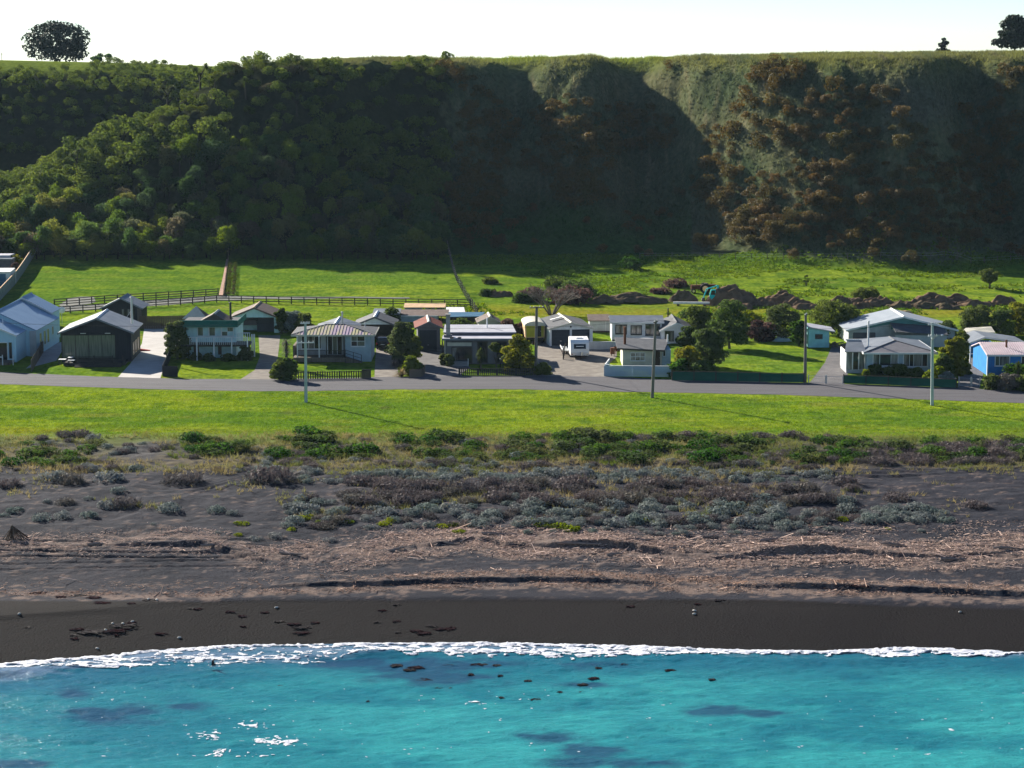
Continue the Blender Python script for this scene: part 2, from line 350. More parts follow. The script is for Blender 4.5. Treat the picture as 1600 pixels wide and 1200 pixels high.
def grass_col(x, y, z):
    px, py = proj(x, y, z)
    n1 = fbm(x * .05, y * .12, 111, 4); n2 = fbm(x * .5, y * .5, 113, 4); n3 = fbm(x * .15, y * 1.1, 115, 3)
    c = mixc((.110, .185, .022), (.205, .262, .024), np.clip(.5 + 1.2 * n1 + .8 * n3, 0, 1))
    c = mixc(c, (.070, .130, .020), np.clip(n2 * 1.5 - .05, 0, .75))
    drie = np.clip(1 - np.abs(y - 217) / 4, 0, 1) * np.clip(.5 + n2 + n1, 0, 1); c = mixc(c, (.20, .19, .03), drie * .8)
    c = mixc(c, (.205, .195, .05), np.clip(fbm(x * .11, y * .3, 119, 3) * 1.4 - .35, 0, .55))
    rough = sstep(-20, -8, x) * sstep(300, 315, y)
    c = mixc(c, (.21, .19, .025), rough * np.clip(1 - np.abs(py - 487) / 16, 0, 1) * np.clip(.6 + n1 + .6 * n2, 0, 1))
    c = mixc(c, (.075, .135, .018), rough * (py < 470) * np.clip(.3 + n2, 0, .8))
    pad = (1 - sstep(-22, -10, x)) * sstep(318, 326, y)
    row = .5 + .5 * np.sin(x * 5.2 + 1.5 * fbm(x * .1, y * .1, 118, 2))
    c = mixc(c, (.085, .165, .020), pad * (.25 * row + np.clip(n2, 0, .5)))
    dirt = np.exp(-((px - 596) / 14) ** 2 - ((py - 640) / 3.5) ** 2); c = mixc(c, (.09, .07, .045), np.clip(dirt * (.6 + n2 * 1.5), 0, .8))
    trim = np.exp(-((px - 452) / 14) ** 2 - ((py - 645) / 4) ** 2) * .4; c = mixc(c, (.14, .12, .05), trim)
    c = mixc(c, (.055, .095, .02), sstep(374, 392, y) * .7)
    rise = z - np.interp(y, PY, PZ); k = sstep(.25, 1.4, rise) * (y > 360)
    if k.max() > 0: c = mixc(c, hill_col(x, y, z), k)
    return c
xg = span(-112, 112, .62, 1200, 26); yg = np.concatenate([[-400, 0, 100, 150], np.arange(209.5, 392.1, .62)])
def ground_z(X, Y):
    z = terr(X, Y)
    return np.where(Y < 214.8, z - .04 * sstep(0, 1, (214.8 - Y) / 1.0) - np.where(Y < 211, 1.0 + (211 - Y) * .05, 0), z)
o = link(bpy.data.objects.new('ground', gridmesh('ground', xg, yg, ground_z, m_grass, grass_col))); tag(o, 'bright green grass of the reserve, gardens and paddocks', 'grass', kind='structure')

xh = span(-118, 118, .55, 2500, 26); yh = np.concatenate([np.arange(391.5, 452, .48), np.arange(452.5, 530, .9), np.geomspace(531, 4000, 26)])
o = link(bpy.data.objects.new('hillside', gridmesh('hillside', xh, yh, lambda X, Y: terr(X, Y) - np.where(Y < 392, .05, 0), m_hill, hill_col))); tag(o, 'steep terrace hillside with flat grassy top behind the village', 'hill', kind='structure')

# ------------------------------------------------------------------ road, drives and lanes (sheets laid over the ground)
def sheet(name, upper, lower, lift, m, label, cat, zf=None, n=80, k=4, edge=.25, seed=1, kind='structure'):
    def dens(line):
        w = [onplane(a, b, 0.0) if zf is None else at(a, b)[:2] for a, b in line]; w = np.array([(q[0], q[1]) for q in w])
        s = np.concatenate([[0], np.cumsum(np.hypot(*(np.diff(w, axis=0).T)))]); u = np.linspace(0, s[-1], n)
        return np.stack([np.interp(u, s, w[:, 0]), np.interp(u, s, w[:, 1])], 1)
    A, B = dens(upper), dens(lower)
    A = A + edge * np.stack([0 * A[:, 0], fbm(A[:, 0] * .6, A[:, 0] * 0, seed, 3)], 1); B = B + edge * np.stack([0 * B[:, 0], fbm(B[:, 0] * .6, B[:, 0] * 0 + 5, seed + 3, 3)], 1)
    F = []; w = np.linspace(0, 1, k + 1)[None, :, None]; Q = (A[:, None, :] * (1 - w) + B[:, None, :] * w).reshape(-1, 2)
    V = np.concatenate([Q, (terr(Q[:, 0], Q[:, 1]) + lift)[:, None]], 1)
    for i in range(n - 1):
        for j in range(k): a = i * (k + 1) + j; F.append((a, a + 1, a + k + 2, a + k + 1))
    F = np.array(F)
    # make sure normals point up
    e1 = V[F[0][1]] - V[F[0][0]]; e2 = V[F[0][3]] - V[F[0][0]]
    if np.cross(e1, e2)[2] < 0: F = F[:, ::-1]
    ob = link(bpy.data.objects.new(name, npmesh(name, V, F, m, True))); return tag(ob, label, cat, kind=kind)

m_road = mat('road_chipseal_material', (.070, .067, .076), .9, c2=(.094, .090, .100), nscale=.9, bump=.5, bscale=30, coord='World', detail=9, stretch=(.12, 1.4, 1), spec=.12)
m_conc = mat('pale_concrete_material', (.36, .335, .32), .85, c2=(.43, .405, .39), nscale=.6, bump=.2, bscale=14, coord='World', detail=7)
m_gravel = mat('gravel_drive_material', (.15, .13, .115), .95, c2=(.22, .195, .17), nscale=.8, bump=.8, bscale=16, coord='World', detail=9)
m_seal = mat('grey_drive_material', (.10, .095, .10), .9, c2=(.14, .132, .135), nscale=.7, bump=.6, bscale=22, coord='World', detail=9)
m_lane = mat('lane_gravel_material', (.10, .105, .10), .95, c2=(.14, .14, .125), nscale=.6, bump=.6, bscale=12, coord='World', detail=9)
m_deckpath = mat('path_concrete_material', (.30, .29, .29), .9, c2=(.36, .35, .35), nscale=.8, coord='World')

sheet('drive', [(940, 589), (1060, 595)], [(940, 590), (1060, 596)], .012, m_gravel, 'narrow gravel shoulder of the road by the white fence', 'road')
sheet('road', [(-500, 560), (-200, 571), (0, 583), (150, 589.5), (300, 593.5), (430, 593.5), (600, 590.5), (700, 589), (830, 588), (940, 590), (1050, 594), (1200, 598), (1400, 603), (1600, 611), (1900, 625), (2300, 645)],
      [(-500, 578), (-200, 589), (0, 601), (100, 604.5), (250, 609), (400, 611.5), (478, 611.5), (620, 609), (800, 608.5), (1000, 613), (1200, 616.5), (1400, 622.5), (1600, 629.5), (1900, 645), (2300, 668)], .02, m_road, 'grey chipseal beach road running past the houses', 'road', n=260, k=6)
def drive(U, Lw, m, label, lift=.016, n=40, seed=1, edge=.25, name='driveway'): return sheet(name, U, Lw, lift, m, label, 'driveway', n=n, k=5, seed=seed, edge=edge)
drive([(226, 514), (222, 540), (204, 570), (183, 592)], [(300, 514), (275, 545), (258, 570), (250, 594)], m_conc, 'wide pale concrete driveway right of the black house', edge=.04)
drive([(404, 528), (406, 560), (398, 580), (372, 596)], [(438, 528), (434, 560), (430, 580), (428, 594.5)], m_gravel, 'brownish gravel driveway beside the aqua beach house', seed=4)
drive([(588, 540), (586, 570), (585, 592)], [(622, 540), (620, 570), (624, 592)], m_gravel, 'short sandy driveway beside the lilac-roofed house', seed=6)
drive([(652, 546), (650, 570), (660, 592)], [(694, 546), (692, 570), (722, 591)], m_seal, 'grey driveway to the red-roofed garage', seed=8)
drive([(724, 570), (700, 574), (690, 580), (700, 590)], [(735, 576), (730, 580), (722, 584), (722, 590)], m_seal, 'paved forecourt before the flat-roofed house', seed=9, lift=.02)
drive([(842, 536), (838, 560), (842, 575), (830, 590)], [(962, 541), (964, 560), (945, 577), (944, 593)], m_gravel, 'broad gravel yard around the caravan and double garage', seed=11, n=50)
drive([(1300, 544), (1288, 570), (1262, 603)], [(1336, 544), (1328, 575), (1318, 605)], m_seal, 'grey gravel driveway beside the aqua shed', seed=13)
drive([(1498, 560), (1497, 590), (1496, 608)], [(1545, 562), (1536, 585), (1530, 609)], m_seal, 'grey driveway to the bright blue house', seed=15)
sheet('gravel_lane', [(84, 481), (150, 475), (250, 468.5), (345, 462), (420, 463.5), (560, 464), (640, 465)], [(84, 489), (150, 484), (250, 477.5), (345, 469.5), (420, 467.5), (560, 466.3), (640, 466.5)], .03, m_lane, 'grey gravel lane between the rail fences', 'lane', zf=1, n=90)
sheet('gravel_pad', [(92, 477), (108, 466), (126, 463.5), (146, 463.5)], [(96, 479), (120, 477), (140, 475), (150, 472)], .04, m_lane, 'small grey gravel patch at the edge of the left paddock', 'gravel', zf=1, n=20)
drive([(72, 540), (60, 562), (40, 578)], [(98, 538), (97, 552), (88, 566)], m_deckpath, 'shaded concrete path between fence and black house', seed=17, edge=.03, name='path')
# ------------------------------------------------------------------ buildings
def flat(name, c, rough=.7, var=.12, bump=0., bscale=20, **kw):
    return mat(name, c, rough, c2=tuple(v * (1 - var * 1.6) for v in c), nscale=kw.pop('nscale', 1.3), bump=bump, bscale=bscale, **kw)
m_glass = mat('window_glass_material', (.018, .022, .026), .06, spec=.6)
m_curt = mat('curtained_glass_material', (.16, .18, .14), .12, c2=(.07, .085, .07), nscale=3.0, stretch=(3.5, 1, .15), spec=.5)
m_drape = mat('draped_glass_material', (.30, .29, .28), .15, c2=(.03, .03, .03), nscale=1.2, stretch=(2.2, 1, .25), spec=.5)
m_white = flat('white_paint_material', (.72, .73, .74), .6)
m_aqua = flat('pale_aqua_paint_material', (.46, .66, .68), .65)
m_aquash = flat('aqua_shed_paint_material', (.30, .62, .64), .65)
m_blueh = flat('bright_blue_paint_material', (.025, .20, .52), .6)
m_black = mat('black_cladding_material', (.020, .021, .026), .7, c2=(.030, .031, .037), nscale=.8, stretch=(8, 8, .6))
m_whiteclad = mat('white_metal_cladding_material', (.42, .62, .72), .55, c2=(.35, .54, .64), nscale=1.0, stretch=(9, 9, .3))  # white tinted blue: skylight on the shaded front is put into the colour
m_roofblue = mat('blue_grey_steel_roof_material', (.17, .26, .39), .45, c2=(.20, .30, .43), nscale=.5, spec=.25)  # blue-grey deepened so the base colour carries the sky's reflection
m_roofgrey = mat('charcoal_steel_roof_material', (.14, .155, .18), .45, c2=(.19, .205, .23), nscale=.7, spec=.2)
m_roofdark = mat('dark_tile_roof_material', (.085, .088, .098), .7, c2=(.12, .122, .13), nscale=1.4, bump=.6, bscale=9, spec=.08)
m_rooftile = mat('grey_tile_roof_material', (.15, .145, .16), .7, c2=(.19, .185, .20), nscale=1.4, bump=.6, bscale=9, spec=.08)
m_rooflilac = mat('weathered_lilac_iron_material', (.36, .28, .36), .6, c2=(.40, .37, .22), nscale=.7, stretch=(1.6, .25, .3), spread=(.42, .58), spec=.08)
m_roofbrown = mat('brown_roof_material', (.105, .078, .070), .7, c2=(.15, .115, .10), nscale=1.5, bump=.4, spec=.08)
m_roofred = mat('rusty_red_roof_material', (.17, .036, .022), .75, c2=(.12, .034, .024), nscale=1.3, bump=.3, spec=.08)
m_roofwhite = mat('pale_membrane_roof_material', (.42, .42, .46), .6, c2=(.34, .34, .38), nscale=.9, spec=.08)
m_shedroof = mat('pale_blue_grey_roof_material', (.24, .27, .31), .55, c2=(.29, .32, .36), nscale=.6)
m_roofpink = mat('pale_pink_iron_material', (.62, .52, .54), .5, c2=(.52, .43, .45), nscale=.9, spec=.08)
m_cream = flat('cream_paint_material', (.55, .52, .44), .7)
m_grey = flat('grey_panel_material', (.115, .108, .125), .8, spec=.1)
m_blockgrey = flat('grey_block_material', (.17, .165, .175), .85, bump=.3, spec=.1)
m_lgrey = flat('light_grey_wall_material', (.42, .44, .45), .75)
m_bluegrey = flat('pale_blue_wall_material', (.36, .46, .52), .7)
m_door = flat('dark_garage_door_material', (.040, .048, .060), .55)
m_brown = flat('brown_timber_material', (.10, .07, .05), .85, bump=.3)
m_timber = mat('weathered_timber_material', (.16, .13, .105), .85, c2=(.10, .08, .065), nscale=1.6, stretch=(4, 4, .4))
m_darktimber = mat('dark_stained_timber_material', (.035, .032, .030), .85, c2=(.055, .050, .045), nscale=2.0)
m_green = flat('deep_green_fascia_material', (.02, .13, .11), .6)
m_teal = flat('teal_gable_material', (.09, .24, .24), .65)
m_ochre = flat('olive_yellow_paint_material', (.42, .38, .04), .65)
m_orange = flat('orange_cream_trim_material', (.62, .42, .25), .65)
m_metal = mat('galvanised_steel_material', (.50, .51, .53), .35, metal=.7)
m_dmetal = mat('dark_flue_metal_material', (.05, .045, .045), .5, metal=.3)
m_rust = flat('rust_brown_material', (.16, .065, .035), .85)
m_conc2 = flat('concrete_block_material', (.32, .31, .30), .9, bump=.3)
m_tyre = mat('rubber_tyre_material', (.015, .015, .016), .8)
m_tarp = flat('white_tarpaulin_material', (.75, .74, .74), .55)
m_bluetarp = flat('blue_tarpaulin_material', (.045, .13, .22), .55)

class Site:
    """A building plot: front plane at depth Y; x(px) and z(py) turn photo columns and rows on that plane into local metres."""
    def __init__(s, pxl, pyb, name, label, cat, rot=0.0, Y=None, zg=None):
        if Y is None: p = at(pxl, pyb); s.Y = p.y; s.zg = p.z
        else: s.Y = Y; s.zg = tz(pt(pxl, pyb, Y)[0], Y) if zg is None else zg
        s.pyb = pyb; s.X0 = pt(pxl, pyb, s.Y)[0]
        s.root = empty(name, (s.X0, s.Y, s.zg), rot, label, cat)
    def x(s, px, py=None): return pt(px, s.pyb if py is None else py, s.Y)[0] - s.X0
    def z(s, py): return pt(800, py, s.Y)[1] - s.zg
    def part(s, name, mb, m, parent=None, **kw): return mb.build(name, m, parent or s.root, **kw)

def gable(S, x0, x1, y0, y1, zb, ze, zr, wm, rm, axis='y', oh=.45, th=.12, xr=None, cap=None, trim=None, ribs=0, gm=None, wall=True, roof=True):
    """Gabled block; axis is the direction of the ridge. Separate parts: wall, gable ends, two roof slopes, ridge cap, barge boards."""
    root = S.root
    if axis == 'y':
        xr = (x0 + x1) / 2 if xr is None else xr
        if wall:
            MB().box(x0, x1, y0, y1, zb, ze).build('wall', wm, root)
            for yy in (y0, y1 - .1): MB().prism([(x0, ze), (x1, ze), (xr, zr - .02)], yy, yy + .1).build('gable_end', gm or wm, root)
        if roof:
            for xe, sgn in ((x0, -1), (x1, 1)):
                sl = (zr - ze) / abs(xr - xe); e = xe + sgn * oh; zz = ze - sl * oh + .06
                a, b, c, d = (xr, y0 - oh, zr + .06), (e, y0 - oh, zz), (e, y1 + oh, zz), (xr, y1 + oh, zr + .06)
                q = MB()
                if sgn < 0: q.slab(a, d, c, b, th)
                else: q.slab(a, b, c, d, th)
                for i in range(ribs):
                    yy = y0 - oh + (y1 - y0 + 2 * oh) * (i + .5) / ribs
                    q.slab((xr, yy - .04, zr + .10), (e, yy - .04, zz + .04), (e, yy + .04, zz + .04), (xr, yy + .04, zr + .10), .05) if sgn > 0 else q.slab((xr, yy + .04, zr + .10), (e, yy + .04, zz + .04), (e, yy - .04, zz + .04), (xr, yy - .04, zr + .10), .05)
                q.build('roof_slope', rm, root)
                if trim:
                    MB().hull([(xr, y0 - oh - .05, zr - .16), (e, y0 - oh - .05, zz - .22), (e, y0 - oh - .01, zz - .22), (xr, y0 - oh - .01, zr - .16)],
                              [(xr, y0 - oh - .05, zr + .08), (e, y0 - oh - .05, zz + .02), (e, y0 - oh - .01, zz + .02), (xr, y0 - oh - .01, zr + .08)]).build('barge_board', trim, root)
            if cap: MB().prism([(xr - .22, zr + .02), (xr + .22, zr + .02), (xr, zr + .17)], y0 - oh - .04, y1 + oh + .04).build('ridge_cap', cap, root)
    else:
        yr = (y0 + y1) / 2
        if wall:
            MB().box(x0, x1, y0, y1, zb, ze).build('wall', wm, root)
            for xx in (x0, x1 - .1): MB().prism([(y0, ze), (y1, ze), (yr, zr - .02)], xx, xx + .1, axis='x').build('gable_end', gm or wm, root)
        if roof:
            for ye, sgn in ((y0, -1), (y1, 1)):
                sl = (zr - ze) / abs(yr - ye); e = ye + sgn * oh; zz = ze - sl * oh + .06
                a, b, c, d = (x0 - oh, yr, zr + .06), (x0 - oh, e, zz), (x1 + oh, e, zz), (x1 + oh, yr, zr + .06)
                q = MB()
                if sgn < 0: q.slab(a, b, c, d, th)
                else: q.slab(a, d, c, b, th)
                if sgn < 0:
                    for i in range(ribs):
                        xx = x0 - oh + (x1 - x0 + 2 * oh) * (i + .5) / ribs
                        q.slab((xx - .045, yr, zr + .11), (xx - .045, e, zz + .05), (xx + .045, e, zz + .05), (xx + .045, yr, zr + .11), .06)
                q.build('roof_slope', rm, root)
            MB().box(x0 - oh, x1 + oh, y0 - oh - .06, y0 - oh - .005, ze - (zr - ze) / (yr - y0) * oh - .14, ze - (zr - ze) / (yr - y0) * oh + .05).build('gutter', trim or rm, root)
            if cap: MB().prism([(yr - .2, zr + .02), (yr + .2, zr + .02), (yr, zr + .16)], x0 - oh - .03, x1 + oh + .03, axis='x').build('ridge_cap', cap, root)

def hip(S, x0, x1, y0, y1, ze, zr, rm, oh=.45, trim=None, inset=None, cap=None, fronts=None, ribs=0, back='hip'):
    """Hipped roof; returns nothing, every slope a part."""
    root = S.root; a0, a1, b0, b1 = x0 - oh, x1 + oh, y0 - oh, y1 + oh
    if a1 - a0 >= b1 - b0: i = (b1 - b0) / 2 if inset is None else inset; r0, r1 = (a0 + i, (b0 + b1) / 2), (a1 - i, (b0 + b1) / 2)
    else: i = (a1 - a0) / 2 if inset is None else inset; r0, r1 = ((a0 + a1) / 2, b0 + i), ((a0 + a1) / 2, b1 - i if back == 'hip' else b1)
    P = lambda q: (q[0], q[1], zr); A, B, C, D = (a0, b0, ze), (a1, b0, ze), (a1, b1, ze), (a0, b1, ze)
    if a1 - a0 >= b1 - b0: faces = [[A, B, P(r1), P(r0)], [B, C, P(r1)], [C, D, P(r0), P(r1)], [D, A, P(r0)]]
    else: faces = [[A, B, P(r0)], [B, C, P(r1), P(r0)], [C, D, P(r1)], [D, A, P(r0), P(r1)]]
    for k, f in enumerate(faces):
        v = [Vector(q) for q in f]; n = (v[1] - v[0]).cross(v[-1] - v[0]).normalized() * -.10
        q = MB().hull([p + n for p in v], v)
        if k == 0 and ribs:
            for j in range(ribs):
                u = (j + .5) / ribs; xx = a0 + (a1 - a0) * u
                if len(f) == 4: tl = min(1, (xx - a0) / max(.01, r0[0] - a0), (a1 - xx) / max(.01, a1 - r1[0]))
                else: tl = 1 - abs(2 * u - 1)
                yy = b0 + (r0[1] - b0) * tl; zz = ze + (zr - ze) * tl
                q.slab((xx + .04, b0, ze + .05), (xx + .04, yy, zz + .05), (xx - .04, yy, zz + .05), (xx - .04, b0, ze + .05), .055)
        q.build('roof_slope', (fronts if (k == 0 and fronts) else rm), root)
    MB().box(a0, a1, b0 - .05, b0 - .004, ze - .2, ze + .02).build('fascia', trim or rm, root)
    for xx in (a0 - .05, a1 + .004): MB().box(xx, xx + .046, b0, b1, ze - .2, ze + .02).build('fascia', trim or rm, root)
    if cap:
        for u, w in ((A, P(r0)), (B, P(r1) if a1 - a0 >= b1 - b0 else P(r0)), (P(r0), P(r1))): MB().tube(u, w, .09, .09, 5).build('ridge_cap', cap, root)

def window(S, x0, x1, z0, z1, y, cols=2, rows=1, fm=None, gm=None, face='front', sill=True, fw=.09, name='window', splits=None, parent=None):
    """Framed opening: frame is the part, each pane (and the sill) a sub-part. The window plane faces -y (front), +x (right) or -x (left)."""
    fm = fm or m_white; gm = gm or m_glass; w = x1 - x0; h = z1 - z0; q = MB()
    xs = [w * i / cols for i in range(cols + 1)] if splits is None else [w * t for t in splits]; zs = [h * i / rows for i in range(rows + 1)]
    d0, d1 = -.07, .0
    q.box(-fw, 0, d0, d1, -fw, h + fw).box(w, w + fw, d0, d1, -fw, h + fw).box(0, w, d0, d1, -fw, 0).box(0, w, d0, d1, h, h + fw)
    for a in xs[1:-1]: q.box(a - fw * .4, a + fw * .4, d0 + .01, d1, 0, h)
    for b in zs[1:-1]: q.box(0, w, d0 + .012, d1, b - fw * .4, b + fw * .4)
    loc, rot = {'front': ((x0, y, z0), 0.0), 'right': ((y, x0, z0), math.pi / 2), 'left': ((y, x1, z0), -math.pi / 2)}[face]
    f = q.build(name, fm, parent or S.root, loc, rot)
    for i in range(len(xs) - 1):
        for j in range(len(zs) - 1):
            MB().box(xs[i] + .02, xs[i + 1] - .02, -.028, -.012, zs[j] + .02, zs[j + 1] - .02).build('pane', gm[(i + j) % len(gm)] if isinstance(gm, (list, tuple)) else gm, f)
    if sill: MB().box(-.12, w + .12, -.14, -.075, -fw - .05, -fw + .005).build('sill', fm, f)
    return f
def garage_door(S, x0, x1, z0, z1, y, m, n=5):
    d = MB().box(x0, x1, y - .03, y + .02, z0, z1).build('garage_door', m, S.root)
    h = (z1 - z0) / n
    for i in range(n): MB().box(x0 + .04, x1 - .04, y - .055, y - .032, z0 + h * i + .03, z0 + h * (i + 1) - .03).build('panel', m, d)
    MB().box((x0 + x1) / 2 - .1, (x0 + x1) / 2 + .1, y - .08, y - .056, z0 + h * 1.4, z0 + h * 1.4 + .06).build('handle', m_metal, d)
    return d
def flue(S, x, y, z0, z1, r=.11, m=None, name='flue', cowl=True):
    f = MB().tube((x, y, z0), (x, y, z1), r, r, 8).build(name, m or m_dmetal, S.root)
    if cowl: MB().tube((x, y, z1 + .03), (x, y, z1 + .10), r * 1.7, r * .6, 8).tube((x, y, z1), (x, y, z1 + .04), r * .5, r * .5, 6).build('cowl', m or m_dmetal, f)
    return f
def door(S, x0, x1, z0, z1, y, m, fm=None):
    d = MB().box(x0, x1, y - .04, y + .02, z0, z1).build('door', m, S.root)
    MB().ball((x1 - .1, y - .07, z0 + 1.0), .035, 6, 4).build('handle', m_metal, d)
    f = fm or m_white; MB().box(x0 - .08, x0, y - .05, y + .02, z0, z1 + .08).box(x1, x1 + .08, y - .05, y + .02, z0, z1 + .08).box(x0, x1, y - .05, y + .02, z1, z1 + .08).build('door_frame', f, S.root)
    return d
def boards(S, x0, x1, y, z0, z1, step, m, name='cladding_board', face='front'):
    n = max(1, int(round((z1 - z0) / step))); h = (z1 - z0) / n
    for i in range(n):
        q = MB().hull([(x0, y - .035, z0 + i * h), (x1, y - .035, z0 + i * h), (x1, y + .004, z0 + i * h), (x0, y + .004, z0 + i * h)],
                      [(x0, y - .012, z0 + (i + 1) * h - .004), (x1, y - .012, z0 + (i + 1) * h - .004), (x1, y + .004, z0 + (i + 1) * h - .004), (x0, y + .004, z0 + (i + 1) * h - .004)])
        q.build(name, m, S.root)

# ---- 1: white metal-clad house at the left edge
S = Site(26, 566, 'white_house', 'white metal-clad house with blue-grey gabled roofs at the left edge', 'house')
xr = S.x(26); ze = S.z(524); w = 9.6
gable(S, xr - w, xr, 0, 5.5, 0, ze, ze + 2.1, m_whiteclad, m_roofblue, oh=.15, trim=m_white, cap=m_roofblue)
gable(S, xr - w + .6, xr + 1.35, 5.51, 19.5, 0, ze - .02, ze + 2.45, m_whiteclad, m_roofblue, oh=.12, trim=None, cap=m_roofblue)
MB().box(xr + .55, xr + 1.38, 5.30, 5.50, 0, ze - .1).build('corner_panel', m_lgrey, S.root)
for i, (a, b) in enumerate(((7.6, 8.5), (10.0, 11.0), (12.0, 13.0), (15.0, 15.8))): window(S, a, b, 1.0 if i < 3 else 1.7, 2.8, xr + 1.36, 1, 1, m_white, face='right', sill=False, fw=.05)
window(S, S.x(16) - .1 - 2.9, S.x(12), .25, 2.55, -.0, 2, 1, m_white, m_glass, splits=(0, .5, 1), name='sliding_door', sill=False)
MB().box(xr - .9, xr - .55, -.12, -.001, .5, 2.6).build('narrow_window', m_glass, S.root)
MB().box(xr - 8, xr - .3, -2.6, -.02, .0, .32).build('deck', m_timber, S.root)
for xx in (xr - 1.15, xr + .2): MB().box(xx - .05, xx + .05, -2.75, -2.65, 0, 1.35).build('post', m_white, S.root)
MB().box(xr - 4, xr - 1.2, -2.74, -2.66, 1.0, 1.1).build('rail', m_white, S.root)
MB().tube((xr - 2.4, 3.2, ze + .9), (xr - 2.4, 3.2, ze + 1.75), .09, .03, 6).build('vent_pipe', m_white, S.root)
S = Site(79, 540, 'white_house', 'taller white metal shed with blue-grey gabled roof behind the white house', 'house', Y=286)
xe = S.x(80, 487); z1 = S.z(488); xa = S.x(35, 465); zr = S.z(465)
gable(S, 2 * xa - xe, xe, 0, 5.2, 0, z1, zr, m_whiteclad, m_roofblue, oh=.2, trim=m_white, cap=m_roofblue)
for a in (1.2, 3.2): window(S, a, a + .8, 1.2, 2.6, xe, 1, 1, m_white, face='right', sill=False, fw=.05)

# ---- 2: black house and its sleepout
S = Site(97, 566, 'black_house', 'black-clad gabled house with grey roof, wide glass doors and front deck', 'house', rot=math.radians(3))
x0, x1 = 0, S.x(205); ze = S.z(518.5); zr = S.z(497.5); dp = 9.2
gable(S, x0, x1, 0, dp, 0, ze, zr, m_black, m_roofgrey, oh=.42, trim=m_roofgrey, cap=m_metal, xr=S.x(152.5))
window(S, S.x(154) - 4.75 + .1, S.x(180), .55, S.z(524), -.01, 4, 1, m_darktimber, [m_curt], sill=False, name='sliding_door')
for a in (S.x(131), S.x(169)): MB().box(a - .35, a + .35, -.14, -.02, S.z(521.6), S.z(520.6)).build('wall_light', m_metal, S.root)
for a in (1.6, 3.9, 6.3): window(S, a, a + 1.1, .8, 2.2, x1, 1, 1, m_orange, m_glass, face='right', sill=False, fw=.12)
dk = MB().box(S.x(106), S.x(200), -3.6, -.02, .05, .36).build('deck', m_darktimber, S.root)
for i in range(4): MB().box(S.x(125), S.x(196), -3.95 - .32 * i, -3.62 - .32 * i, .0, .30 - .075 * i).build('step', m_darktimber, dk)
for i in range(6): MB().box(S.x(126), S.x(181), -3.66, -3.60, .50 + i * .13, .56 + i * .13).build('balustrade_rail', m_darktimber, dk)
for xx in (S.x(125.6), S.x(153), S.x(181.4), S.x(197)): MB().box(xx - .06, xx + .06, -3.68, -3.57, .36, 1.34).build('balustrade_post', m_darktimber, dk)
fx, fy = S.x(203.5) - .25, 4.2
f = flue(S, fx, fy, ze + .5, S.z(481.5) + .9, .15, m_metal); MB().tube((fx - .9, fy, ze + 1.0), (fx - .05, fy, ze + 2.3), .03, .03, 5).build('stay', m_metal, f)
for k, (a, b, c, d, h) in enumerate(((99, 110, -3.0, -2.2, .78), (112, 119, -2.4, -1.6, .95), (114, 124, -3.2, -2.5, .70))):
    t = empty('deck_table', (S.X0 + S.x(a), S.Y + c, S.zg + .0), 0, ['low white-topped slatted lounger at the left end of the black deck', 'square white-topped table nearest the black house wall', 'small white-topped table at the deck corner of the black house'][k], 'table')
    ww = S.x(b) - S.x(a); MB().box(0, ww, 0, d - c, h - .06, h).build('tabletop', m_tarp, t)
    for u in (.06, ww - .06):
        for v in (.06, d - c - .06): MB().box(u - .04, u + .04, v - .04, v + .04, 0 if k == 0 else .36, h - .06).build('leg', m_darktimber, t)
S = Site(160, 508, 'sleepout', 'small black gabled sleepout with two windows behind the black house', 'shed')
gable(S, 0, S.x(221), 0, 5, -.3, S.z(480.5), S.z(465.5), m_black, m_roofgrey, oh=.35, trim=m_roofgrey, cap=m_roofgrey)
for a, b in ((191, 198.5), (200, 211)): window(S, S.x(a), S.x(b), S.z(492), S.z(483), 0, 2, 1, m_darktimber, [m_drape, m_glass], sill=False, fw=.05)
MB().box(S.x(221) - .55, S.x(221) + .03, -.06, -.002, -.3, S.z(482)).build('timber_panel', m_timber, S.root)

# ---- 3: aqua two-level beach house, with garage and gazebo behind
S = Site(290, 559, 'beach_house', 'two-level pale aqua beach house with dark green fascia and white-posted balcony', 'house')
x0, x1 = S.x(287), S.x(369); zf = S.z(534.5); zt = S.z(508.5)
MB().box(x0, x1, 0, 7.5, 0, zf).build('lower_wall', m_aqua, S.root)
MB().box(x0, x1, .02, 7.5, zf, zt).build('upper_wall', m_aqua, S.root)
MB().box(x0 - .5, x1 + .35, -1.0, 8.0, zt, zt + .15).build('roof', m_roofdark, S.root)
MB().box(x0 - .55, x1 + .4, -1.12, -1.0, zt - .1, zt + .80).build('fascia', m_green, S.root)
MB().box(x1 + .35, x1 + .42, -1.0, 8.0, zt - .1, zt + .72).build('fascia', m_green, S.root)
for a, b in ((310, 326.5), (328, 346), (347.5, 365)): window(S, S.x(a), S.x(b), S.z(524.5), S.z(511.5), .01, 2, 1 if a != 347.5 else 2, m_white, [m_curt, m_aqua], sill=True, fw=.06)
for a, b, c, d in ((303, 311, 538, 556), (341, 346.5, 538, 554)): MB().box(S.x(a), S.x(b), -.05, -.002, S.z(d), S.z(c)).build('doorway', m_brown, S.root)
for a, b in ((292, 301), (314, 337), (348, 366)): MB().box(S.x(a), S.x(b), -.06, -.002, S.z(553), S.z(539.5)).build('wall_panel', m_aqua, S.root)
dk = MB().box(S.x(288), S.x(393), -2.4, -.02, zf - .28, zf - .02).build('balcony', m_darktimber, S.root)
for px in (312.5, 339, 366.5, 391): MB().box(S.x(px) - .07, S.x(px) + .07, -2.62, -2.42, -.25, zf + .98).build('post', m_white, S.root)
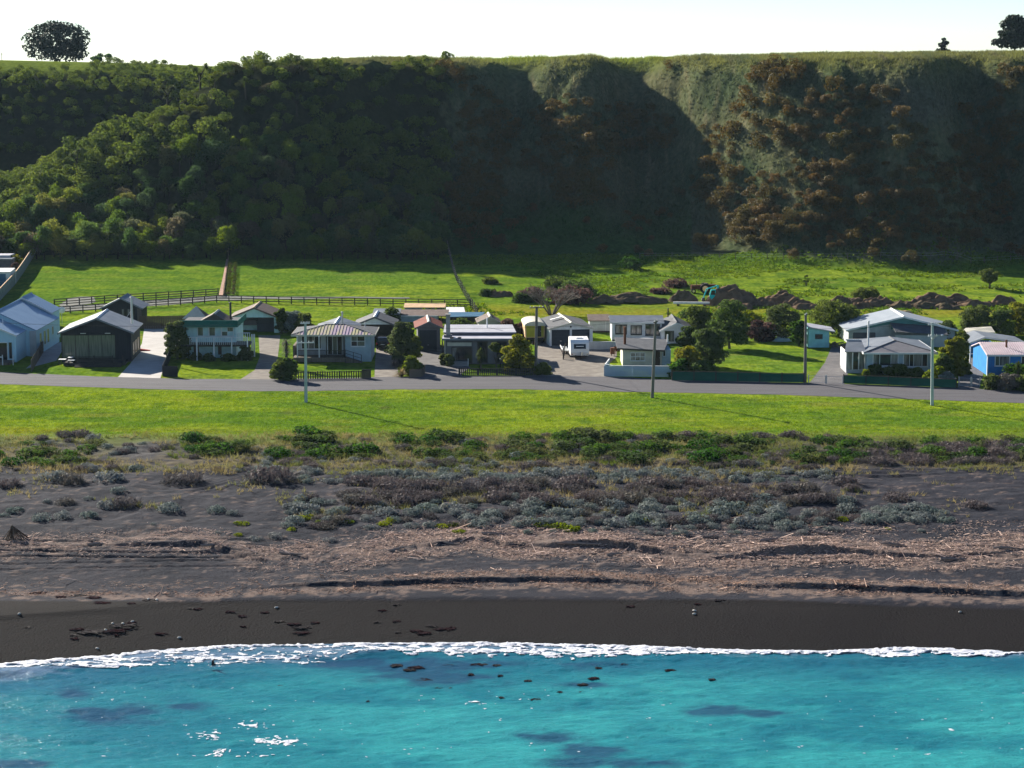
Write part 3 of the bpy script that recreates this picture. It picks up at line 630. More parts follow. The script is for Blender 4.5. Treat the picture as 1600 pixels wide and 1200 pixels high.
MB().box(S.x(300), S.x(391), -2.56, -2.48, zf + .92, zf + .99).build('handrail', m_white, dk)
for i in range(30):
    xx = S.x(302) + (S.x(390) - S.x(302)) * i / 29; MB().box(xx - .025, xx + .025, -2.54, -2.50, zf - .02, zf + .92).build('baluster', m_white, dk)
for i in range(7):
    xx = S.x(369) + (S.x(389) - S.x(369)) * i / 6; MB().box(xx - .04, xx + .04, 1.0, 1.05, zf, zf + 1.05).build('baluster', m_white, dk)
MB().box(S.x(368.5), S.x(390), .98, 1.07, zf + 1.05, zf + 1.13).build('handrail', m_white, dk); MB().box(S.x(368), S.x(392), -.02, 1.5, zf - .25, zf - .03).build('landing', m_darktimber, dk)
for px in (392.5, 396): MB().box(S.x(px) - .09, S.x(px) + .09, 1.0, 1.2, 0, zf + .9).build('post', m_white, S.root)
flue(S, S.x(353.5), 5.0, zt, S.z(487.5) + .65, .14)
gable(S, S.x(311), S.x(351), 2.5, 6.5, zt + .1, zt + .3, zt + 1.25, m_roofbrown, m_roofbrown, axis='y', oh=.3, cap=m_cream, xr=S.x(332))
S = Site(288, 512, 'gazebo', 'pyramid-roofed tan gazebo behind the aqua beach house', 'gazebo', Y=300)
g0, g1 = S.x(285), S.x(324); gz = S.z(498); gt = S.z(480); cx = (g0 + g1) / 2
for f in (((g0, 0), (g1, 0)), ((g1, 0), (g1, 3.6)), ((g1, 3.6), (g0, 3.6)), ((g0, 3.6), (g0, 0))):
    a, b = [Vector((*q, gz)) for q in f]; c = Vector((cx, 1.8, gt)); n = (b - a).cross(c - a).normalized() * -.05
    MB().hull([a + n, b + n, c + n], [a, b, c]).build('roof_panel', m_roofbrown if f[0][0] != g0 else m_cream, S.root)
for u in (g0 + .1, g1 - .1):
    for v in (.1, 3.5): MB().box(u - .06, u + .06, v - .06, v + .06, -.2, gz).build('post', m_timber, S.root)
S = Site(366, 520, 'garage', 'wide gabled garage with brown roof and dark open door behind the aqua house', 'garage')
x0, x1 = S.x(360), S.x(436); ze = S.z(496); zr = S.z(480.5)
MB().box(x0, x1, 3, 7, 0, ze).box(S.x(428.5), x1, 0, 3, 0, ze).box(x0, S.x(365), 0, 3, 0, ze).build('wall', m_aqua, S.root)
MB().prism([(x0, ze), (x1, ze), ((x0 + x1) / 2, zr)], 0, .1).build('gable_end', m_aqua, S.root)
gable(S, x0, x1, 0, 7, 0, ze, zr, m_aqua, m_roofbrown, wall=False, oh=.35, trim=m_roofbrown, cap=m_orange)
MB().box(S.x(365), S.x(428.5), .02, .1, ze - .22, ze - .01).build('lintel', m_darktimber, S.root)
MB().box(S.x(400), S.x(428), 1.2, 1.3, .0, ze - .3).build('rear_panel', m_door, S.root)
MB().box(S.x(379), S.x(399), 1.6, 1.9, .9, ze - .5).build('shelf_unit', m_grey, S.root)

# ---- 4: lilac-roofed house with veranda
S = Site(463, 565, 'weatherboard_house', 'pale weatherboard house with weathered lilac hipped iron roof and veranda', 'house')
x1 = S.x(580); xm = S.x(540); ze = S.z(522.5); zr = S.z(505.5)
MB().box(xm, x1, 0, 6.8, 0, ze).build('wall', m_bluegrey, S.root); MB().box(0, xm, 1.6, 6.8, 0, ze).build('wall', m_lgrey, S.root)
boards(S, xm + .01, x1, -.002, .05, ze - .05, .24, m_bluegrey)
hip(S, 0, x1, 0, 7.4, ze, ze + .85, m_roofdark, oh=.55, trim=m_cream, fronts=m_rooflilac, ribs=26, cap=m_roofdark)
gable(S, x1 * .22, x1 * .76, 4.4, 11.5, 0, ze, ze + .86, m_bluegrey, m_roofgrey, oh=.3, cap=m_white)
window(S, S.x(549.5), S.x(570), S.z(540.5), S.z(525.5), -.02, 2, 2, m_white, [m_glass, m_curt], splits=(0, .44, 1))
window(S, S.x(511), S.x(533), .72, S.z(524.5), 1.58, 3, 1, m_white, [m_glass, m_curt, m_glass], sill=False, name='sliding_door')
window(S, S.x(470), S.x(500), 1.5, S.z(526), 1.58, 3, 1, m_white, [m_glass, m_drape], fw=.06)
dk = MB().box(-.3, xm - .02, -1.1, 1.55, .10, .68).build('veranda_deck', m_timber, S.root)
for a in (466, 500, 511.5, 539): MB().box(S.x(a) - .06, S.x(a) + .06, -1.0, -.88, .68, ze - .12).build('veranda_post', m_white if a < 510 else m_darktimber, dk)
for a, b in ((466, 500), (500, 511), (511, 539)):
    MB().box(S.x(a) + .07, S.x(b) - .07, -.97, -.91, 1.55, 1.62).build('veranda_rail', m_darktimber, dk)
for i in range(40):
    xx = S.x(466) + (S.x(539) - S.x(466)) * (i + .5) / 40; MB().box(xx - .03, xx + .03, -.96, -.92, .70, 1.55).build('baluster', m_darktimber, dk)
rp = MB().hull([(S.x(540), -1.3, .0), (S.x(567), -1.3, 0), (S.x(567), -.15, 0), (S.x(540), -.15, 0)], [(S.x(540), -1.3, .75), (S.x(567), -1.3, .04), (S.x(567), -.15, .04), (S.x(540), -.15, .75)]).build('ramp', m_timber, S.root)
for dz in (.55, 1.0): MB().tube((S.x(540), -1.32, .75 + dz), (S.x(566), -1.32, .06 + dz), .035, .035, 5).build('handrail', m_dmetal, rp)
for a in (541, 553.5, 566): u = (a - 540) / 27; MB().box(S.x(a) - .04, S.x(a) + .04, -1.36, -1.28, 0, 1.75 - .70 * u).build('rail_post', m_dmetal, rp)
flue(S, S.x(531), 4.6, ze + .5, S.z(488.5) - .5, .12, m_metal); MB().tube((x1 - 1.0, 3.4, ze + .5), (x1 - 1.0, 3.4, ze + 1.2), .06, .06, 6).build('vent_pipe', m_white, S.root)
MB().box(-.6, -.3, 1.6, 6, 0, 1.9).build('side_screen', m_timber, S.root)
# ---- 5: carport behind it
S = Site(560, 538, 'carport', 'grey-roofed gabled carport with pale gable beside the black car', 'carport')
x0, x1 = S.x(556), S.x(616); ze = S.z(507); zr = S.z(495)
MB().prism([(x0, ze), (x1, ze), ((x0 + x1) / 2, zr)], 0, .1).build('gable_end', m_white, S.root)
MB().box(x0, x1, 5.2, 5.3, 0, ze).box(x0, x0 + .12, 0, 5.2, 0, ze).build('wall', m_darktimber, S.root)
for xx in (x0 + .1, x1 - .25): MB().box(xx, xx + .15, .02, .17, 0, ze).build('post', m_darktimber, S.root)
gable(S, x0, x1, 0, 6, 0, ze, zr, m_white, m_roofdark, wall=False, oh=.35, cap=m_white, trim=m_roofdark)
S = Site(583, 505, 'shed', 'long dark shed with blue-grey roof behind the carport', 'shed', Y=306)
MB().box(S.x(583), S.x(624), 0, 4, -.3, S.z(491)).build('wall', m_black, S.root); MB().slab((S.x(582), -.2, S.z(490.5)), (S.x(625), -.2, S.z(490.5)), (S.x(625), 4.2, S.z(490.5) + .35), (S.x(582), 4.2, S.z(490.5) + .35), .1).build('roof', m_roofgrey, S.root)
# ---- 6: red-roofed garage
S = Site(653, 549, 'garage', 'single garage with rusty red roof and dark door', 'garage', rot=math.radians(4))
x1 = S.x(688); ze = S.z(510.5); zr = S.z(504.5)
gable(S, 0, x1, 0, 6.5, 0, ze, zr + .15, m_blockgrey, m_roofred, oh=.45, cap=m_cream, trim=m_blockgrey)
garage_door(S, S.x(655.5), S.x(682.5), .05, S.z(516), -.01, m_door)
MB().box(x1 + .2, x1 + .3, -2.2, -.2, 0, 1.5).build('side_screen', m_timber, S.root)
# ---- sheds behind
S = Site(634, 494, 'long_shed', 'long cream-roofed ribbed shed nearest the rail fence', 'shed', Y=324)
w = S.x(695.5) - S.x(632); MB().box(S.x(632), S.x(695.5), 0, 2.6, -.3, S.z(480.3)).build('wall', m_lgrey, S.root)
for i in range(28): MB().box(S.x(632) + w * (i + .25) / 28, S.x(632) + w * (i + .75) / 28, -.05, -.002, -.2, S.z(481)).build('rib', m_lgrey, S.root)
MB().slab((S.x(631), -.2, S.z(480)), (S.x(696), -.2, S.z(480)), (S.x(696), 2.8, S.z(480) + .35), (S.x(631), 2.8, S.z(480) + .35), .12).build('roof', m_orange, S.root)
S = Site(625, 508, 'long_shed', 'low flat-roofed pale shed just behind the red-roofed garage', 'shed', Y=308)
MB().box(S.x(626), S.x(684), 0, 5.2, -.3, S.z(494)).build('wall', m_bluegrey, S.root); MB().slab((S.x(624), -.3, S.z(493)), (S.x(700), -.3, S.z(493)), (S.x(700), 5.4, S.z(493) + .3), (S.x(624), 5.4, S.z(493) + .3), .12).build('roof', m_roofbrown, S.root)
MB().box(S.x(624), S.x(684), -.36, -.305, S.z(494.3), S.z(492.7)).build('fascia', m_white, S.root)
for px in (690, 699): MB().box(S.x(px) - .06, S.x(px) + .06, 0, .12, -.3, S.z(494)).build('post', m_timber, S.root)
S = Site(698, 498, 'small_shed', 'small shed with bright white roof by the corner of the rail fence', 'shed', Y=316)
MB().box(S.x(699), S.x(723), 0, 3.6, -.3, S.z(487.5)).build('wall', m_lgrey, S.root); MB().slab((S.x(697), -.2, S.z(487.3)), (S.x(727), -.2, S.z(487.3)), (S.x(724), 3.8, S.z(487.3) + .3), (S.x(696), 3.8, S.z(487.3) + .3), .1).build('roof', m_tarp, S.root)
S = Site(700, 506, 'lean_to', 'open lean-to with blue sheet roof behind the flat-roofed house', 'shed', Y=304)
MB().slab((S.x(700), 0, S.z(495)), (S.x(752), 0, S.z(494)), (S.x(757), 4.4, S.z(494) + .1), (S.x(700), 4.4, S.z(494) + .1), .1).build('roof', m_bluetarp, S.root)
for px in (702, 726, 749): MB().box(S.x(px) - .06, S.x(px) + .06, .1, .22, -.3, S.z(495) - .02).build('post', m_timber, S.root)
MB().box(S.x(702), S.x(749), 4.0, 4.1, -.3, S.z(495) - .12).build('rear_wall', m_darktimber, S.root)
S = Site(747, 522, 'garden_shed', 'cream garden shed with brown roof behind the reddish hedge', 'shed', Y=291, rot=math.radians(4))
gable(S, S.x(748), S.x(780), 0, 4.5, 0, S.z(503), S.z(495), m_cream, m_roofbrown, oh=.3, cap=m_cream, trim=m_cream, xr=S.x(766))
# ---- 7: flat-roofed dark house
S = Site(694, 569, 'flat_roofed_house', 'low grey-clad house with pale flat roof and chimney', 'house')
x1 = S.x(803); zt = S.z(530.5)
MB().box(0, x1, 0, 9.0, 0, zt).build('wall', m_grey, S.root)
MB().box(-.25, x1 + .25, -.5, 3.4, zt, zt + .14).build('lower_roof', m_roofwhite, S.root)
MB().box(-.25, x1 + .25, -.56, -.5, zt - .05, zt + .2).build('fascia', m_roofgrey, S.root)
MB().box(-.1, x1 + .1, 3.4, 3.5, zt, zt + .55).build('clerestory', m_grey, S.root)
MB().slab((-.2, 3.2, zt + .56), (x1 + .3, 3.2, zt + .56), (x1 - .2, 9.4, zt + .8), (-.2, 9.4, zt + .8), .12).build('upper_roof', m_roofwhite, S.root)
MB().box(S.x(695), S.x(695) + .1, -.46, 0, 0, zt).build('wing_wall', m_cream, S.root)
xs = [(697, 706), (738, 746), (762, 776)]
for a, b in xs: MB().box(S.x(a), S.x(b), -.08, -.002, .1, zt - .25).build('wall_panel', m_blockgrey, S.root)
window(S, S.x(706.5), S.x(737), .2, S.z(543), -.01, 3, 1, m_darktimber, [m_drape, m_glass, m_glass], sill=False, name='sliding_door', splits=(0, .3, .65, 1))
MB().box(S.x(699), S.x(737), -.12, -.082, S.z(540.5), S.z(535)).build('lintel_beam', m_cream, S.root)
for a, b in ((747, 761), (777, 791)): window(S, S.x(a), S.x(b), .3, S.z(535), -.01, 2, 1, m_darktimber, [m_glass], sill=False)
for i in range(3): MB().box(S.x(706), S.x(732), -1.0 - .5 * i, -.5 - .5 * i + (.5 if i == 0 else 0), 0, .45 - .15 * i).build('step', m_conc2, S.root)
MB().box(S.x(731.5), S.x(732.5), -2.0, -1.9, 0, 1.0).build('step_post', m_white, S.root)
ch = MB().box(S.x(698.5) - .15, S.x(698.5) + .38, 1.2, 1.7, zt + .1, S.z(497) + .25).build('chimney', m_conc2, S.root)
MB().box(S.x(698.5) - .45, S.x(698.5) + .62, 1.0, 1.9, zt + .145, zt + .45).build('chimney_base', m_blockgrey, ch); MB().box(S.x(698.5) - .25, S.x(698.5) + .48, 1.12, 1.78, S.z(497) + .25, S.z(497) + .35).build('chimney_cap', m_conc2, ch)
for a in (706, 718): MB().ball((S.x(a), -.1, zt + .24), (.3, .2, .12), 7, 4).build('roof_litter', m_darktimber, S.root)
MB().tube((S.x(760), 7, zt + .6), (S.x(760), 7, zt + 2.0), .09, .09, 6).build('vent_pipe', m_white, S.root)
# ---- 10: double garage
S = Site(859, 541, 'double_garage', 'double garage with dark gabled roof and two dark roller doors', 'garage', rot=math.radians(8))
x1 = S.x(927); ze = S.z(513.5); zr = S.z(506)
gable(S, 0, x1, 0, 10.5, 0, ze, zr + .1, m_white, m_roofdark, oh=.25, cap=m_cream, trim=m_cream)
for a, b in ((862, 890.5), (894, 922)): garage_door(S, S.x(a), S.x(b), .05, S.z(515.5), -.01, m_door)
MB().ball((S.x(892), -.1, S.z(511)), .13, 7, 4).build('wall_light', m_darktimber, S.root)
MB().slab((.9, 5.0, ze + .62), (2.6, 5.0, ze + 1.05), (2.6, 5.7, ze + 1.05), (.9, 5.7, ze + .62), .05).build('skylight', m_tarp, S.root)
# ---- 12: long white house
S = Site(956, 533, 'long_white_house', 'long white house with dark-framed windows and grey roof behind the cottage', 'house')
x1 = S.x(1034); ze = S.z(503); zr = S.z(493.5)
gable(S, 0, x1, 0, 5.2, 0, ze, ze + .58, m_white, m_roofgrey, axis='x', oh=.3, trim=m_white, ribs=0)
boards(S, .02, x1 - .02, -.002, .25, ze - .1, .3, m_white); MB().box(.02, x1, -.05, -.003, 0, .22).build('plinth', m_darktimber, S.root)
for a, b, c, d in ((962.5, 978, 520.5, 508.5), (986.5, 1001.5, 521.5, 509.5)): window(S, S.x(a), S.x(b), S.z(c), S.z(d), -.03, 2, 1, m_darktimber, [m_drape], fw=.12)
window(S, S.x(1009), S.x(1030), S.z(523), S.z(507), -.03, 3, 1, m_darktimber, [m_glass, m_drape], fw=.07, splits=(0, .3, .7, 1))
g0, g1 = S.x(1031), S.x(1079)
gable(S, g0, g1, -2.5, 6.5, 0, S.z(512.5), S.z(501), m_white, m_roofdark, oh=.3, trim=m_white, xr=S.x(1055), cap=m_roofdark)
window(S, S.x(1066), S.x(1083) - .35, S.z(531), S.z(520), -2.52, 2, 1, m_darktimber, [m_drape], fw=.12)
window(S, S.x(1037), S.x(1050), S.z(529), S.z(514), -2.52, 2, 1, m_darktimber, [m_glass, m_drape], fw=.06, sill=False)
flue(S, S.x(1046), 3.2, ze + .3, ze + 1.5, .09)
S = Site(921, 525, 'grey_outbuilding', 'plain pale grey outbuilding left of the long white house', 'shed', Y=296)
MB().box(0, S.x(953), 0, 4, .0, S.z(501)).build('wall', m_lgrey, S.root); MB().slab((-.2, -.25, S.z(500.5)), (S.x(954), -.25, S.z(500.5)), (S.x(954), 4.2, S.z(500.5) + .4), (-.2, 4.2, S.z(500.5) + .4), .12).build('roof', m_roofbrown, S.root)
MB().box(0, S.x(953), -.04, -.002, 0, .25).build('plinth', m_darktimber, S.root); MB().box(S.x(946), S.x(946.7), -.05, -.003, .25, S.z(502)).build('downpipe', m_white, S.root)
# ---- 13: cottage
S = Site(973, 574, 'cottage', 'small cream cottage with dark skillion roof behind the pale blue board fence', 'cottage')
x1 = S.x(1035); zt = S.z(546)
MB().box(0, S.x(1022), 0, 6.2, 0, zt).box(S.x(1022), x1, 1.0, 6.2, 0, zt).build('wall', m_cream, S.root)
MB().box(x1, S.x(1049), 1.2, 5.5, 0, zt - .2).build('side_room', m_bluegrey, S.root)
MB().slab((-.75, -.45, zt + .25), (x1 + .2, -.45, zt - .02), (x1 + 1.3, 6.6, zt + .45), (-.75, 6.6, zt + .75), .14).build('roof', m_roofdark, S.root)
MB().hull([(-.75, -.52, zt + .04), (x1 + .2, -.52, zt - .23), (x1 + .2, -.455, zt - .23), (-.75, -.455, zt + .04)], [(-.75, -.52, zt + .24), (x1 + .2, -.52, zt - .03), (x1 + .2, -.455, zt - .03), (-.75, -.455, zt + .24)]).build('fascia', m_darktimber, S.root)
window(S, S.x(985.5), S.x(1007), S.z(563), S.z(551.5), -.01, 3, 2, m_white, [m_drape, m_glass], fw=.07)
door(S, S.x(1024.5), S.x(1032), .1, zt - .35, .99, m_brown, m_cream)
window(S, S.x(1037), S.x(1040.5), 1.3, 2.1, 1.19, 1, 1, m_white, m_glass, sill=False, fw=.05)
flue(S, S.x(977.5), 2.2, zt + .3, S.z(518.5) + .3, .17, m_rust); MB().tube((x1 + 1.0, 5.0, zt + .3), (x1 + 1.0, 5.0, zt + 1.3), .1, .1, 6).build('vent_pipe', m_white, S.root)
# ---- 17: aqua shed
S = Site(1263, 543, 'aqua_shed', 'small aqua shed with white sloping roof and one window', 'shed')
x1 = S.x(1295); zl, zr_ = S.z(511.5), S.z(517)
MB().prism([(0, 0), (x1, 0), (x1, zr_), (0, zl)], 0, 3.4).build('wall', m_aquash, S.root)
boards(S, .01, x1 - .01, -.002, .02, zr_ - .05, .3, m_aquash); MB().box(x1, x1 + .05, 0, 3.4, 0, zr_ - .05).build('side_wall', m_cream, S.root)
MB().slab((-.2, -.3, zl + .12), (x1 + .8, -.3, zr_ - .05), (x1 + .8, 3.8, zr_ + .1), (-.2, 3.8, zl + .25), .12).build('roof', m_roofwhite, S.root)
window(S, S.x(1274), S.x(1284), S.z(529), S.z(523), -.03, 2, 1, m_darktimber, [m_glass], sill=False, fw=.07)
# ---- 18: grey house and the big shed behind it
S = Site(1323, 515, 'large_shed', 'large grey shed with wide white-edged gable behind the grey-roofed house', 'shed', Y=284)
x0, x1 = S.x(1326), S.x(1492); ze = S.z(514.5); zr = S.z(494.5)
gable(S, x0, x1, 0, 9, -.2, ze, zr, m_lgrey, m_shedroof, oh=.45, trim=m_white, cap=m_white, xr=S.x(1411), gm=m_teal)
garage_door(S, S.x(1333), S.x(1368), -.1, S.z(519), -.02, m_grey)
MB().prism([(x0 + .05, ze - .5), (S.x(1392), ze - .5), (S.x(1392), zr - 1.05), (S.x(1375), zr - 1.3)], -.06, -.005).build('cladding_panel', m_lgrey, S.root)
MB().slab((S.x(1393), -3.2, ze + .05), (S.x(1474), -3.2, ze - .35), (S.x(1474), -.05, ze + .35), (S.x(1390), -.05, ze + .95), .1).build('lean_to_roof', m_roofdark, S.root)
MB().box(S.x(1393), S.x(1473), -3.0, -2.9, -.2, ze - .45).build('lean_to_wall', m_lgrey, S.root)
S = Site(1354, 585, 'grey_roofed_house', 'pale blue house with grey hipped roof, picture windows and glazed porch', 'house')
x1 = S.x(1457); ze = S.z(550.5); zr = S.z(533)
MB().box(0, x1, 0, 8, 0, ze).build('wall', m_bluegrey, S.root); boards(S, .02, x1 - .02, -.002, .05, S.z(572.5), .26, m_bluegrey)
hip(S, 0, x1, 0, 11.5, ze, ze + 1.0, m_roofgrey, oh=.5, trim=m_white, cap=m_roofdark, fronts=m_rooftile, inset=4.2)
window(S, S.x(1364), S.x(1402), S.z(571), S.z(552.5), -.02, 3, 1, m_white, [m_drape, m_glass, m_drape], splits=(0, .26, .72, 1), name='picture_window')
window(S, S.x(1411.5), S.x(1448), S.z(572), S.z(552.5), -.02, 4, 1, m_white, [m_drape, m_glass, m_drape, m_glass], splits=(0, .24, .42, .78, 1), name='picture_window')
flue(S, S.x(1362), 3.2, ze + .3, S.z(510.5) + .25, .12, m_tarp)
p0, p1 = S.x(1324), S.x(1353)
po = MB().box(p0, p1, 1.0, 5.5, 0, .45).build('glazed_porch', m_lgrey, S.root)
for i in range(4): xx = p0 + (p1 - p0) * i / 3; MB().box(xx - .06, xx + .06, .92, 1.06, .45, ze - .05).build('mullion', m_white, po)
for i in range(3): MB().box(p0 + (p1 - p0) * i / 3 + .07, p0 + (p1 - p0) * (i + 1) / 3 - .07, .97, .99, .5, ze - .08).build('pane', [m_drape, m_glass, m_drape][i], po)
MB().box(p0 - .06, p0 + .04, 1.07, 5.5, .45, ze).build('side_wall', m_white, po); MB().box(p0 + .1, p1, 5.4, 5.5, .45, ze).build('rear_wall', m_brown, po)
MB().slab((p0 - .3, .7, ze - .02), (p1 + .1, .7, ze - .02), (p1 + .1, 4.6, ze + .95), (p0 + .6, 4.6, ze + .95), .1).build('porch_roof', m_roofgrey, po)
MB().box(p0 + .4, p1 + .1, 4.5, 4.65, ze + .9, ze + 1.08).build('porch_flashing', m_white, po)
# ---- 19: bright blue house
S = Site(1543, 587, 'blue_house', 'bright blue house with pale pink ribbed iron roof at the right edge', 'house')
x1 = S.x(1655); ze = S.z(554); zr = S.z(534)
gable(S, 0, x1, 0, 8.4, 0, ze, ze + .95, m_blueh, m_roofpink, axis='x', oh=.25, trim=m_white, ribs=34)
window(S, S.x(1554.5), S.x(1576), S.z(571), S.z(556), -.01, 2, 1, m_white, [m_curt, m_drape], splits=(0, .3, 1)); window(S, S.x(1595.5), S.x(1615), S.z(571), S.z(556), -.01, 2, 1, m_white, [m_glass, m_drape])
MB().box(-.12, -.003, -.1, .1, 0, ze - .1).build('corner_board', m_white, S.root); flue(S, S.x(1578), 2.4, ze + .5, ze + 1.45, .13, m_rust)
S = Site(1514, 566, 'blue_garage', 'blue open-fronted garage with faded pink and grey roof left of the blue house', 'garage')
x1 = S.x(1560); ze = S.z(540); zr = S.z(533.5)
MB().box(0, x1, .0, .12, S.z(541), ze + .45).build('front_beam', m_blueh, S.root); MB().box(0, x1, 5.5, 5.6, 0, ze).box(x1 - .1, x1, .12, 5.5, 0, ze).build('wall', m_blueh, S.root)
for px in (1515, 1529): MB().box(S.x(px), S.x(px) + .14, -.02, .12, 0, ze).build('post', m_white, S.root)
MB().box(S.x(1515.5), S.x(1541), 1.6, 1.66, S.z(556), S.z(555)).build('rail', m_white, S.root)
gable(S, 0, x1 + 3.2, 0, 6, 0, ze + .4, ze + 1.15, m_blueh, m_roofgrey, wall=False, oh=.3, xr=S.x(1537), trim=m_cream)
MB().slab((.3, 6.6, ze + .9), (x1 + 1, 6.6, ze + .9), (x1 + 1, 9, ze + 1.4), (1.4, 9, ze + 1.2), .1).build('rear_roof', m_cream, S.root)
# ---- neighbours beyond the long paling fence, far left
S = Site(-30, 440, 'neighbour_house', 'dark-walled house beyond the paling fence at the far left', 'house', Y=372)
MB().box(S.x(-60), S.x(19), 0, 6, -.5, S.z(406)).build('wall', m_grey, S.root); MB().box(S.x(-62), S.x(20), -.3, 6.3, S.z(406) + .002, S.z(404)).build('roof', m_roofgrey, S.root); MB().box(S.x(-60), S.x(12), 2, 6, S.z(404) + .01, S.z(400.5)).build('upper_roof', m_roofwhite, S.root)
S = Site(-30, 458, 'neighbour_shed', 'white-trimmed blue shed beyond the paling fence at the far left', 'shed', Y=352)
MB().box(S.x(-50), S.x(17), 0, 4, -.5, S.z(425)).build('wall', m_white, S.root); MB().slab((S.x(-50), -.3, S.z(424.5)), (S.x(18), -.3, S.z(424.5)), (S.x(16), 4.2, S.z(424.5) + .25), (S.x(-50), 4.2, S.z(424.5) + .25), .1).build('roof', m_tarp, S.root)
MB().box(S.x(-50), S.x(10), -.05, -.003, -.4, S.z(428)).build('tarpaulin', m_bluetarp, S.root)
# ------------------------------------------------------------------ fences
_MC = {}
def unit(kind, m):            # shared 1 x 1 x 1 pieces
    k = (kind, m.name)
    if k not in _MC:
        q = MB()
        if kind == 'box': q.box(-.5, .5, -.5, .5, 0, 1)
        elif kind == 'picket': q.prism([(-.5, 0), (.5, 0), (.5, .93), (0, 1), (-.5, .93)], -.5, .5)
        elif kind == 'post': q.tube((0, 0, 0), (0, 0, 1), .5, .47, 7)
        _MC[k] = q.mesh(kind + '_piece', m)
    return _MC[k]
def piece(name, kind, m, parent, loc, size, rotz=0.0, tilt=0.0):
    o = bpy.data.objects.new(name, unit(kind, m)); link(o, parent, loc); o.scale = size; o.rotation_euler = (0, tilt, rotz); return o
def run(pts):                 # polyline helper -> function s -> (x, y), total length
    P = np.array([(p[0], p[1]) for p in pts]); s = np.concatenate([[0], np.cumsum(np.hypot(*np.diff(P, axis=0).T))])
    return (lambda u: (float(np.interp(u, s, P[:, 0])), float(np.interp(u, s, P[:, 1])))), float(s[-1])
def beam(name, m, parent, org, a, b, w, h):        # a rail between two world points
    a = Vector(a); b = Vector(b); d = b - a; L = d.length
    o = bpy.data.objects.new(name, unit('box', m)); link(o, parent, (a + b) / 2 - org)
    o.rotation_euler = (0, -math.asin(d.z / L), math.atan2(d.y, d.x)); o.scale = (L, w, h); return o
def rail_fence(pts, label, group, sp=2.1, h=1.25, rails=(.30, .68, 1.08), m=None, pw=.15, rh=.13):
    m = m or m_darktimber; f, L = run(pts); n = max(1, round(L / sp)); p0 = f(0); org = Vector((*p0, tz(*p0)))
    root = empty('rail_fence', org, 0, label, 'fence', group); prev = None
    for i in range(n + 1):
        x, y = f(L * i / n); z = tz(x, y); hh = h * R.uniform(.97, 1.05)
        piece('post', 'box', m, root, Vector((x, y, z - .05)) - org, (pw, pw, hh), R.uniform(-.1, .1))
        if prev:
            for r in rails: beam('rail', m, root, org, (prev[0], prev[1] - .09, prev[2] + r + R.uniform(-.02, .02)), (x, y - .09, z + r + R.uniform(-.02, .02)), .05, rh)
        prev = (x, y, z)
    return root
def paling_fence(pts, label, m, h=1.7, pitch=.19, gap=.02, name='paling_fence', kind='box', rails=(.35, 1.3), zoff=0.0, cap=None, posts=2.4, jitter=.03, th=.025, step=None):
    f, L = run(pts); n = max(1, round(L / pitch)); p0 = f(0); org = Vector((*p0, tz(*p0))); root = empty(name, org, 0, label, 'fence')
    for i in range(n):
        x, y = f(L * (i + .5) / n); x2, y2 = f(min(L, L * (i + .5) / n + .05)); x1, y1 = f(max(0, L * (i + .5) / n - .05)); a = math.atan2(y2 - y1, x2 - x1)
        hh = h if not callable(h) else h(i / n)
        piece('paling', kind, m, root, Vector((x, y, tz(x, y) + zoff)) - org, (L / n - gap, th, hh + R.uniform(-jitter, jitter)), a + R.uniform(-.01, .01))
    np_ = max(1, round(L / posts))
    for i in range(np_ + 1):
        x, y = f(L * i / np_); hh = h if not callable(h) else h(i / np_)
        piece('post', 'box', m, root, Vector((x, y + .07, tz(x, y) - .1)) - org, (.1, .1, hh * 1.0 + .1))
        if i:
            for r in rails: beam('rail', m, root, org, (px_, py_ + .05, tz(px_, py_) + r * hh / 1.7), (x, y + .05, tz(x, y) + r * hh / 1.7), .05, .09)
            if cap: beam('capping', cap, root, org, (px_, py_, tz(px_, py_) + hp + .03), (x, y, tz(x, y) + hh + .03), .14, .05)
        px_, py_, hp = x, y, hh
    return root
A = lambda *q: [at(a, b) for a, b in q]
rail_fence(A((85, 479), (150, 474), (250, 468), (341, 462)), 'dark post-and-rail fence along the upper side of the gravel lane', 'rail fences by the lane')
rail_fence(A((90, 491), (160, 486), (250, 479), (342, 472.5), (400, 474), (560, 477), (735, 479.5)), 'long dark post-and-rail fence along the lower side of the gravel lane', 'rail fences by the lane')
m_farfence = mat('sun_bleached_board_material', (.34, .21, .17), .85, c2=(.26, .17, .14), nscale=2)
m_greyfence = mat('grey_green_board_material', (.24, .27, .25), .85, c2=(.18, .20, .19), nscale=1.5)
m_strip = mat('pinkish_bare_soil_material', (.36, .22, .17), .95, c2=(.26, .16, .12), nscale=1.2, coord='World')
sheet('bare_strip', [(341.5, 463), (345.5, 445), (350.5, 422), (353.5, 405), (354.6, 392)], [(348, 463), (350, 445), (353.6, 422), (355.6, 405), (356, 392)], .05, m_strip, 'narrow pinkish bare strip running up the middle of the paddock', 'path', zf=1, n=60, edge=.1)
paling_fence(A((349.5, 463), (351.5, 445), (354.8, 422), (356.4, 405), (356.8, 391)), 'low reddish board edging running up the middle of the paddock', m_farfence, h=.45, pitch=.6, gap=.03, posts=2.5)
paling_fence(A((-30, 505), (0, 470), (22, 446), (38, 424), (50, 405), (58, 391)), 'tall grey board fence climbing the left side of the paddock', m_greyfence, h=1.95, pitch=.32, gap=.01, posts=2.4, name='paling_fence', cap=m_orange)
paling_fence(A((49, 581), (60, 563), (72, 543), (84, 523), (92, 509)), 'weathered timber paling fence between the white house and the black house', m_timber, h=1.55, pitch=.26, gap=.05, jitter=.05)
paling_fence(A((218, 514), (255, 514), (296, 513)), 'dark timber paling fence behind the concrete driveway', m_brown, h=1.9, pitch=.26, gap=.02)
